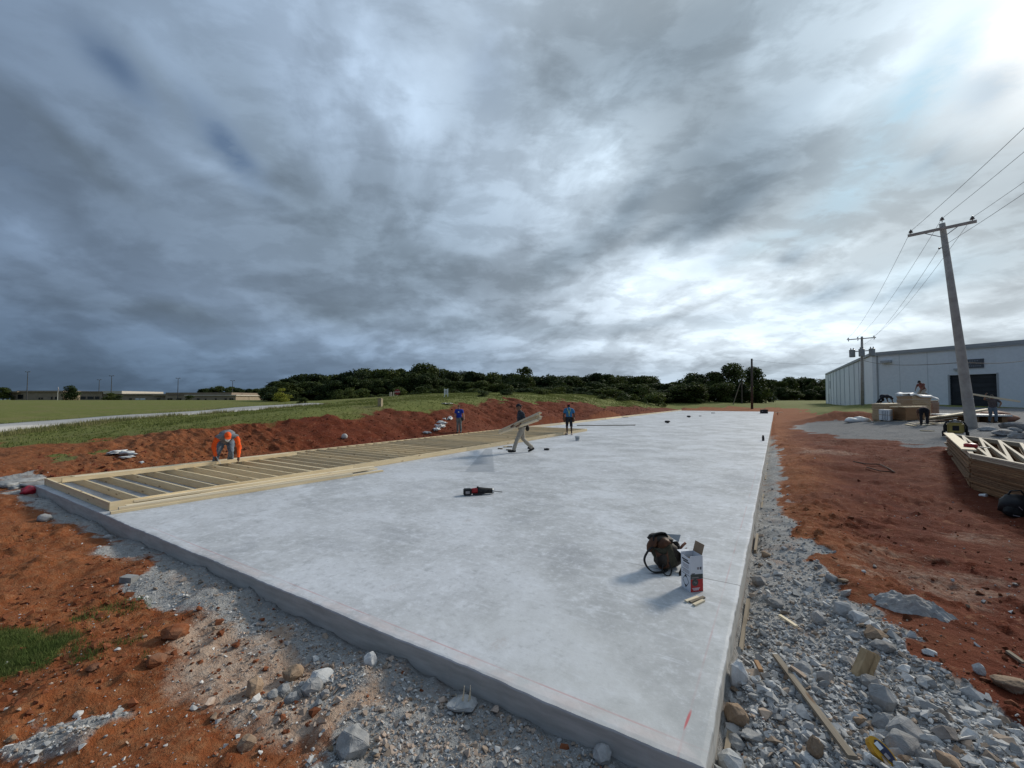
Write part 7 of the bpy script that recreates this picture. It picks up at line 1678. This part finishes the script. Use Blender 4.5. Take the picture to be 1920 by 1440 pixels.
RL = [(1698, 1398, 62, 46, M_RKG, 'largest blue-grey boulder near the bottom edge, right of the yellow stud finder'), (1664, 1371, 46, 44, M_RKG, 'rounded grey boulder above the yellow stud finder'), (1655, 1333, 44, 46, M_RKG, 'long grey boulder below the upright wood billet'),
      (1634, 1305, 34, 30, M_RKG, 'grey boulder touching the foot of the wood billet'), (1694, 1430, 60, 40, M_RKG, 'grey boulder cut by the bottom edge right of the yellow stud finder'), (1371, 1418, 50, 50, M_RKW, 'pale angular rock against the right side of the slab corner'),
      (1384, 1275, 34, 52, M_RKW, 'tall pale chunk leaning beside the slab edge near the top of the lath'), (1382, 1336, 44, 34, M_RKB, 'tan rounded rock beside the slab edge, above the corner rock'), (1378, 1374, 34, 26, M_RKG, 'dark grey rock between the tan rock and the slab corner rock'),
      (1537, 1164, 28, 26, M_RKG, 'round dark grey rock by the short pale stick'), (1584, 1157, 40, 32, M_RKG, 'grey rock half buried at the edge of the red soil'), (1611, 1179, 34, 24, M_RKW, 'pale rock right of the round dark rock'),
      (1643, 1219, 38, 22, M_RKB, 'flat brownish slab of rock above the wood billet'), (1657, 1239, 42, 20, M_RKG, 'flat grey rock right of the wood billet'), (1529, 1418, 32, 40, M_RKB, 'upright brown-grey rock by the lower end of the lath'),
      (1548, 1284, 30, 28, M_RKG, 'blocky grey rock between the lath and the wood billet'), (1507, 1260, 30, 22, M_RKG, 'angular grey rock right of the top of the lath'), (1448, 1298, 18, 16, M_RKW, 'small whitish rock left of the lath'), (1454, 1128, 30, 18, M_RKG, 'flat grey rock near the slab edge above the pale stick'),
      (1600, 1205, 30, 16, M_RKG, 'low grey rock left of the flat brownish slab'), (1590, 1262, 26, 18, M_RKG, 'grey rock just left of the wood billet'), (1745, 1257, 22, 12, M_RKW, 'small pale rock on the red soil right of the billet'), (1424, 1084, 26, 22, M_RKG, 'dark grey rock against the slab edge right of the carton'),
      (1560, 1102, 22, 16, M_RKG, 'small grey rock on the border of the red soil, above the round dark rock'), (1838, 1292, 20, 22, M_RKW, 'bright white stone on the red soil at the right edge'), (1900, 1320, 60, 30, M_RKB, 'flat sandy slab of rock at the right edge'),
      (476, 1272, 36, 44, M_RKB, 'tall brown stone standing on the pale dirt in the lower left'), (550, 1250, 38, 26, M_RKB, 'flat orange-brown stone behind the tall brown stone'), (606, 1267, 46, 20, M_RKW, 'whitish topped rock in the little rock cluster'), (585, 1286, 38, 28, M_RKG, 'dark rock below the whitish topped rock'),
      (609, 1300, 17, 15, M_RKW, 'small white stone in front of the dark rock of the cluster'), (694, 1245, 28, 30, M_RKW, 'pale grey rock close to the slab front'), (530, 1284, 30, 26, M_RKG, 'grey rock at the left of the rock cluster'), (548, 1304, 26, 20, M_RKG, 'grey rock at the front of the rock cluster'), (512, 1296, 24, 18, M_RKG, 'leftmost low grey rock of the cluster'),
      (462, 1389, 34, 28, M_RKB, 'angular tan stone on the red clay near the bottom edge'), (292, 1236, 34, 22, M_RKC, 'red clay clod right of the grass patch'), (328, 1188, 44, 26, M_RKC, 'reddish clod mound with pale chips above the clay clod'), (175, 1257, 22, 10, M_RKC, 'small orange clod below the right end of the grass patch'),
      (902, 1284, 46, 28, M_RKG, 'grey rock lying against the foot of the slab front'), (1095, 1393, 34, 20, M_RKG, 'bluish grey stone at the foot of the slab near the bottom edge'), (1130, 1424, 34, 32, M_RKG, 'flat tilted stone plate at the foot of the slab'), (1068, 1374, 30, 9, M_RKG, 'thin flat stone against the foot of the slab'),
      (660, 1390, 70, 48, M_RKG, 'broad half-buried grey boulder in the gravel at the bottom'), (868, 1318, 60, 30, M_RKW, 'flat pale rock beside the broken stake in the gravel'), (203, 998, 16, 10, M_RKW, 'white stone on the clay just left of the slab front'), (246, 991, 14, 9, M_RKW, 'small white stone touching the slab front'), (22, 1378, 16, 13, M_RKB, 'orange stone at the left edge by the grey gravel patch'), (146, 1331, 16, 9, M_RKW, 'white stone at the top of the grey gravel patch')]
for i, (px, py, w, h, mt, lb) in enumerate(RL): big_rock(px, py, w, h, mt, lb, 300 + i)
# grey spoil heap on the red soil
p = hit(1712, 1168); vs = []; 
g = G(); nU = 36; 
for j in range(nU):
    for i in range(nU):
        u, v = -1 + 2 * i / (nU - 1), -1 + 2 * j / (nU - 1); r2 = u * u + v * v
        z = .17 * max(0, 1 - r2) ** 1.1 - .06 + .05 * mnoise.noise(Vector((u * 4, v * 4, 3))) + .03 * mnoise.noise(Vector((u * 11, v * 11, 5)))
        vs.append((u * .42 * (1 + .2 * mnoise.noise(Vector((u, v, 9)))), v * .30, z))
g.add(vs, [(j * nU + i, j * nU + i + 1, (j + 1) * nU + i + 1, (j + 1) * nU + i) for j in range(nU - 1) for i in range(nU - 1)])
o = g.build('stone_heap', M_RKG, None, (p.x, p.y, zf(p.x, p.y) + .0), (0, 0, -.5)); tag(o, 'small heap of pale grey crushed stone on the red soil right of the rubble', 'stone heap')
# dark rubble heaps in front of the warehouse, right edge
for i, (px, py, d, r_, lb) in enumerate(((1905, 790, 19.5, (.6, .42, .32), 'big dark grey boulder at the right edge below the warehouse'), (1880, 812, 17.5, (.5, .38, .16), 'low grey rock in front of the big boulder at the right edge'), (1915, 815, 16.5, (.45, .38, .18), 'dark rock at the right edge behind the truss stack'), (1850, 806, 19.5, (.4, .3, .13), 'low grey rock right of the near utility pole'), (1895, 800, 18.2, (.4, .32, .15), 'grey rock just in front of the big boulder'))):
    p = pd(px, 749, d); o = put('rock', rock_mesh(400 + i, M_RKG)); o.scale = r_; o.rotation_euler = (0, 0, i * 1.1); o.location = (p.x, p.y, zf(p.x, p.y) + r_[2] * .55); tag(o, lb, 'rock', 'rocks in front of the warehouse')

def pix_ground(n, x0, x1, y0, y1, r):
    """Random points spread evenly over the picture's ground, found on the terrain."""
    px, py = r.uniform(x0, x1, n), r.uniform(y0, y1, n)
    d = np.array(FWD)[None] + np.array(RGT)[None] * ((px - CX) / F)[:, None] + np.array(UP)[None] * ((CY - py) / F)[:, None]
    z = np.full(n, -.25); C = np.array(CAM)
    for _ in range(7):
        t_ = (z - C[2]) / d[:, 2]; P = C + d * t_[:, None]; z = .5 * z + .5 * zbase(P[:, 0], P[:, 1])
    t_ = (z - C[2]) / d[:, 2]; P = C + d * t_[:, None]
    out = (P[:, 0] > .03) | (P[:, 0] < -SLAB_W - .03) | (P[:, 1] < -.03) | (P[:, 1] > SLAB_L)
    return P[out], t_[out]
rg = np.random.default_rng(21)
# stones one can pick apart: parts of the ground, sharing eight shapes per colour
P, D = pix_ground(3600, -100, 2020, 880, 1560, rg); mk = masks(P[:, 0], P[:, 1]); pr = .03 + .97 * mk[1] * np.clip(1.3 - .12 * D, .1, 1) + .25 * mk[2]
keep = np.where(rg.random(len(P)) < pr)[0][:298]
shp = {m_.name: [rock_mesh(500 + i, m_, 14) for i in range(7)] for m_ in (M_RKG, M_RKB, M_RKW)}
zz = zfull(P[keep, 0], P[keep, 1])
for j, i in enumerate(keep):
    mt = M_RKG if rg.random() < .72 else (M_RKB if rg.random() < .55 else M_RKW)
    r_ = min(float(rg.lognormal(math.log(.025), .42)) * (.95 if P[i, 0] > 0 else .50), .085) * (1 + .05 * D[i])
    o = put('stone', shp[mt.name][j % 7], GROUND); s_ = (r_ * rg.uniform(.8, 1.4), r_ * rg.uniform(.8, 1.2), r_ * rg.uniform(.5, .9)); o.scale = s_
    o.rotation_euler = (rg.uniform(-.4, .4), rg.uniform(-.4, .4), rg.uniform(0, 6.28)); o.location = (P[i, 0], P[i, 1], zz[j] + s_[2] * .45)
# crushed stone too small and too many to pick apart
HV = [hull_rock(700 + i, 9) for i in range(20)]
def scatter(name, P, R_, tone, mat, parent=None, flat=.75):
    n = len(P); pick = rg.integers(0, len(HV), n); Vs, Fs, Ts = [], [], []; off = 0
    ang = rg.uniform(0, 6.283, n)
    for k, (vs, fs) in enumerate(HV):
        s = np.where(pick == k)[0]
        if not len(s): continue
        ca, sa = np.cos(ang[s])[:, None], np.sin(ang[s])[:, None]; sc3 = R_[s][:, None]
        st = 1 + .3 * rg.random((len(s), 1))
        x, y, z = vs[None, :, 0] * st, vs[None, :, 1], vs[None, :, 2] * flat
        X = np.stack([(x * ca - y * sa) * sc3 + P[s, 0:1], (x * sa + y * ca) * sc3 + P[s, 1:2], z * sc3 + P[s, 2:3]], -1)
        Vs.append(X.reshape(-1, 3)); Fs.append((fs[None] + (np.arange(len(s)) * len(vs))[:, None, None]).reshape(-1, 3) + off); Ts.append(np.repeat(tone[s], len(vs), axis=0)); off += len(s) * len(vs)
    T = np.concatenate(Ts); me = np_mesh(name, np.concatenate(Vs), np.concatenate(Fs), mat, False, {'tone': np.c_[T, np.ones(len(T))]})
    return put(name, me, parent)
def M_tone(name):
    m, t, b = new_mat(name); a = t.nodes.new('ShaderNodeVertexColor'); a.layer_name = 'tone'; P_ = geopos(t); n = tnoise(t, P_, 60, 4, .7)
    c = mixc(t, 1.0, Nd(t, a.outputs['Color']), comb(t, *[n * 1.0 + .5] * 3), 'MULTIPLY'); setin(t, b, 'Base Color', c); setin(t, b, 'Roughness', .92); setin(t, b, 'Specular IOR Level', .2); return m
M_GRAV = M_tone('gravel')
P, D = pix_ground(225000, -300, 2200, 830, 1640, rg); mk = masks(P[:, 0], P[:, 1]); u = rg.random(len(P))
pr = .030 + .75 * mk[1] * np.where(P[:, 0] > 0, 1.0, .62 * (.35 + fbm(P[:, 0], P[:, 1], 1.3, 3, 123))) + .16 * mk[2]; pr *= (1 - .8 * mk[0]) * np.where(P[:, 0] > 0, np.clip(1.25 - .10 * D, .35, 1), 1)
s = u < pr; P, D, mk = P[s], D[s], [a[s] for a in mk]; n = len(P)
R_ = rg.lognormal(math.log(.0070), .60, n) * (1 + .10 * np.minimum(D, 4)) ; R_ = np.clip(R_, .004, .06); R_ *= np.where((P[:, 0] > 0) & (mk[1] > .5), 1.10, .68)
P[:, 2] = zfull(P[:, 0], P[:, 1]) + R_ * .22
g1 = rg.uniform(.25, .52, n); tone = np.stack([g1, g1 * .99, g1 * .96], -1)
w = rg.random(n) < np.where(mk[1] > .4, np.where(P[:, 0] > 0, .14, .30), .30); tone[w] = np.stack([rg.uniform(.22, .42, w.sum())] * 3, -1) * np.array([1.0, .78, .60])
w = (mk[1] < .35) & (rg.random(n) < .45); q = rg.uniform(.16, .30, w.sum()); tone[w] = np.stack([q, q * .34, q * .15], -1)
w = (P[:, 0] < 0) & (mk[2] > .4) & (rg.random(n) < .55); q = rg.uniform(.26, .5, w.sum()); tone[w] = np.stack([q, q * .78, q * .62], -1)
w = rg.random(n) < .07; q = rg.uniform(.5, .68, w.sum()); tone[w] = np.stack([q, q * .97, q * .92], -1)
o = scatter('gravel', P, R_, tone, M_GRAV); tag(o, 'loose crushed stone and chips scattered round the slab', kind='stuff')
# coarse clods on the worked clay
P, D = pix_ground(16000, -120, 2040, 800, 1500, rg); mk = masks(P[:, 0], P[:, 1]); s = (rg.random(len(P)) < (1 - mk[1]) * (1 - mk[0]) * np.where(P[:, 0] > 0, .30, .8)) ; P, D, mk = P[s], D[s], [a[s] for a in mk]; n = len(P)
cl = fbm(P[:, 0], P[:, 1], .8, 3, 77); s = cl + rg.uniform(-.12, .12, n) > .50; P, D = P[s], D[s]; n = len(P)
R_ = np.clip(rg.lognormal(math.log(.012), .55, n), .005, .042) * (1 + .04 * np.minimum(D, 6)); P[:, 2] = zfull(P[:, 0], P[:, 1]) + R_ * .15
q = rg.uniform(.13, .25, n) * np.where(P[:, 0] > 0, .78, 1.0); tone = np.stack([q, q * .34, q * .15], -1)
o = scatter('dirt_clods', P, R_, tone, M_GRAV, flat=.8); tag(o, 'crumbly red clay clods strewn over the site', kind='stuff')
# bank clods: along the cut face left of the slab
n = 6000; yy = rg.uniform(.5, 62, n) ** 1.0; xx = -13.8 - np.abs(rg.normal(0, 2.6, n)); mkb = masks(xx, yy); s = (mkb[0] < .45); xx, yy = xx[s], yy[s]; n = len(xx); zz = zfull(xx, yy)
R_ = np.clip(rg.lognormal(math.log(.024), .5, n), .01, .08) ; P = np.stack([xx, yy, zz + R_ * .1], -1); q = rg.uniform(.10, .18, n); tone = np.stack([q, q * .27, q * .14], -1)
o = scatter('dirt_clods', P, R_, tone, M_GRAV, flat=.75); tag(o, 'dark red clods on the cut bank left of the slab', kind='stuff')

# ------------------------------------------------------------------ grass
def blades(name, P, h, w, mat, lean=.5, k=3):
    n = len(P) * k; base = np.repeat(P, k, axis=0); hh = np.repeat(h, k) * rg.uniform(.55, 1.2, n); ww = np.repeat(w, k) * rg.uniform(.7, 1.3, n)
    sp = np.repeat(h, k)[:, None] * rg.normal(0, .35, (n, 2)); base = base.copy(); base[:, :2] += sp
    a = rg.uniform(0, 6.283, n); dx, dy = np.cos(a), np.sin(a); ln = rg.uniform(0, lean, n) * hh; b_ = rg.uniform(0, 6.283, n)
    v0 = base + np.stack([dx * ww / 2, dy * ww / 2, np.full(n, -.01)], -1); v1 = base - np.stack([dx * ww / 2, dy * ww / 2, np.full(n, .01)], -1)
    v2 = base + np.stack([np.cos(b_) * ln, np.sin(b_) * ln, hh], -1)
    V = np.stack([v0, v1, v2], 1).reshape(-1, 3); o = put(name, np_mesh(name, V, np.arange(3 * n).reshape(-1, 3), mat, False)); return o
def M_grass(name, c1, c2, c3):
    m, t, b = new_mat(name); P_ = geopos(t); n = tnoise(t, P_, .45, 4); n2 = tnoise(t, P_, 6.0, 3); 
    c = mixc(t, n.smooth(.35, .65), c1, c2); c = mixc(t, n2.smooth(.5, .75) * .6, c, c3); setin(t, b, 'Base Color', c); setin(t, b, 'Roughness', .8); setin(t, b, 'Specular IOR Level', .15)
    tl = t.nodes.new('ShaderNodeBsdfTranslucent'); t.links.new(c.s, tl.inputs[0]); mx = t.nodes.new('ShaderNodeMixShader'); mx.inputs[0].default_value = .3
    t.links.new(b.outputs[0], mx.inputs[1]); t.links.new(tl.outputs[0], mx.inputs[2]); t.links.new(mx.outputs[0], t.nodes['Material Output'].inputs[0]); return m
M_GR1 = M_grass('grass_green', (.085, .125, .034), (.12, .16, .045), (.19, .20, .075)); M_GR2 = M_grass('grass_bank', (.125, .155, .042), (.18, .20, .062), (.27, .25, .11)); M_GR3 = M_grass('dry_weeds', (.20, .20, .08), (.26, .24, .11), (.14, .17, .055))
P, D = pix_ground(48000, -520, 260, 1150, 1300, rg); mk = masks(P[:, 0], P[:, 1]); s = rg.random(len(P)) < np.clip(mk[0] * 1.2 - .15, 0, 1) ** 1.2; P = P[s]; P[:, 2] = zfull(P[:, 0], P[:, 1])
o = blades('grass', P, np.full(len(P), .032) * rg.uniform(.5, 1.5, len(P)), np.full(len(P), .006), M_GR1, .9, 2); tag(o, 'patch of low green grass on the clay at the lower left', kind='stuff')
P, D = pix_ground(1500, 130, 280, 1120, 1250, rg); s = rg.random(len(P)) < sst(.55, .7, fbm(P[:, 0], P[:, 1], 2.0, 3, 88)); P = P[s]; P[:, 2] = zfull(P[:, 0], P[:, 1])
o = blades('grass', P, np.full(len(P), .04), np.full(len(P), .006), M_GR1, .9, 3); tag(o, 'thin wisps of grass on the bare clay right of the grass patch', kind='stuff')
n = 90000; yy = rg.uniform(-3, 70, n); xx = rg.uniform(-38, -13.8, n); mkb = masks(xx, yy); rd = road_dist(xx, yy); s = (mkb[0] > .5) & (rd > ROAD_HW + .1) & (rg.random(n) < .25 + .75 * sst(.4, .6, fbm(xx, yy, .5, 3, 66))); xx, yy, rd = xx[s], yy[s], rd[s]
P = np.stack([xx, yy, zfull(xx, yy)], -1); h = np.full(len(P), .060) * (1 + 1.0 * sst(.52, .7, fbm(xx, yy, .35, 3, 67))) ; far = np.hypot(xx - CAM.x, yy - CAM.y)
o = blades('grass', P, h, .010 + .0011 * far, M_GR2, .8, 3); tag(o, 'rough green grass on the bank above the cut', kind='stuff')
n = 5000; k_ = rg.integers(0, len(ROAD_C) - 1, n); u = rg.random(n); RC = np.array(ROAD_C); Q = RC[k_] + (RC[np.minimum(k_ + 1, len(RC) - 1)] - RC[k_]) * u[:, None]; sd_ = np.where(rg.random(n) < .75, 1, -1); dd = RC[np.minimum(k_ + 1, len(RC) - 1)] - RC[k_]; dd /= np.linalg.norm(dd, axis=1)[:, None]
nn_ = np.stack([dd[:, 1], -dd[:, 0]], -1); Q = Q + nn_ * (sd_ * (ROAD_HW + .1 + np.abs(rg.normal(0, .5, n))))[:, None]; s = fbm(Q[:, 0], Q[:, 1], .35, 3, 99) + rg.uniform(-.1, .1, n) > .5; Q = Q[s]
P = np.c_[Q, zfull(Q[:, 0], Q[:, 1])]; o = blades('grass', P, rg.uniform(.08, .30, len(P)), np.full(len(P), .03), M_GR3, .5, 3); tag(o, 'tall dry weeds along the edges of the road', kind='stuff')

# ------------------------------------------------------------------ labels of look-alikes: told apart by their order across the picture
ORDW = ['first', 'second', 'third', 'fourth', 'fifth', 'sixth', 'seventh', 'eighth', 'ninth', 'tenth', 'eleventh', 'twelfth', 'thirteenth', 'fourteenth', 'fifteenth', 'sixteenth', 'seventeenth', 'eighteenth', 'nineteenth', 'twentieth', 'twenty-first', 'twenty-second', 'twenty-third', 'twenty-fourth', 'twenty-fifth', 'twenty-sixth', 'twenty-seventh', 'twenty-eighth', 'twenty-ninth', 'thirtieth']
bpy.context.view_layer.update()
same = {}
for o in sc.objects:
    if o.parent is None and o.get('label') and o.get('category'): same.setdefault(o['label'], []).append(o)
for lb, lst in same.items():
    if len(lst) < 2: continue
    lst.sort(key=lambda o: (o.matrix_world.translation - CAM).dot(RGT) / (o.matrix_world.translation - CAM).dot(FWD_H))
    for i, o in enumerate(lst):
        o['label'] = lb + (', leftmost of them' if i == 0 else ', rightmost of them' if i == len(lst) - 1 else ', %s from the left' % ORDW[i])
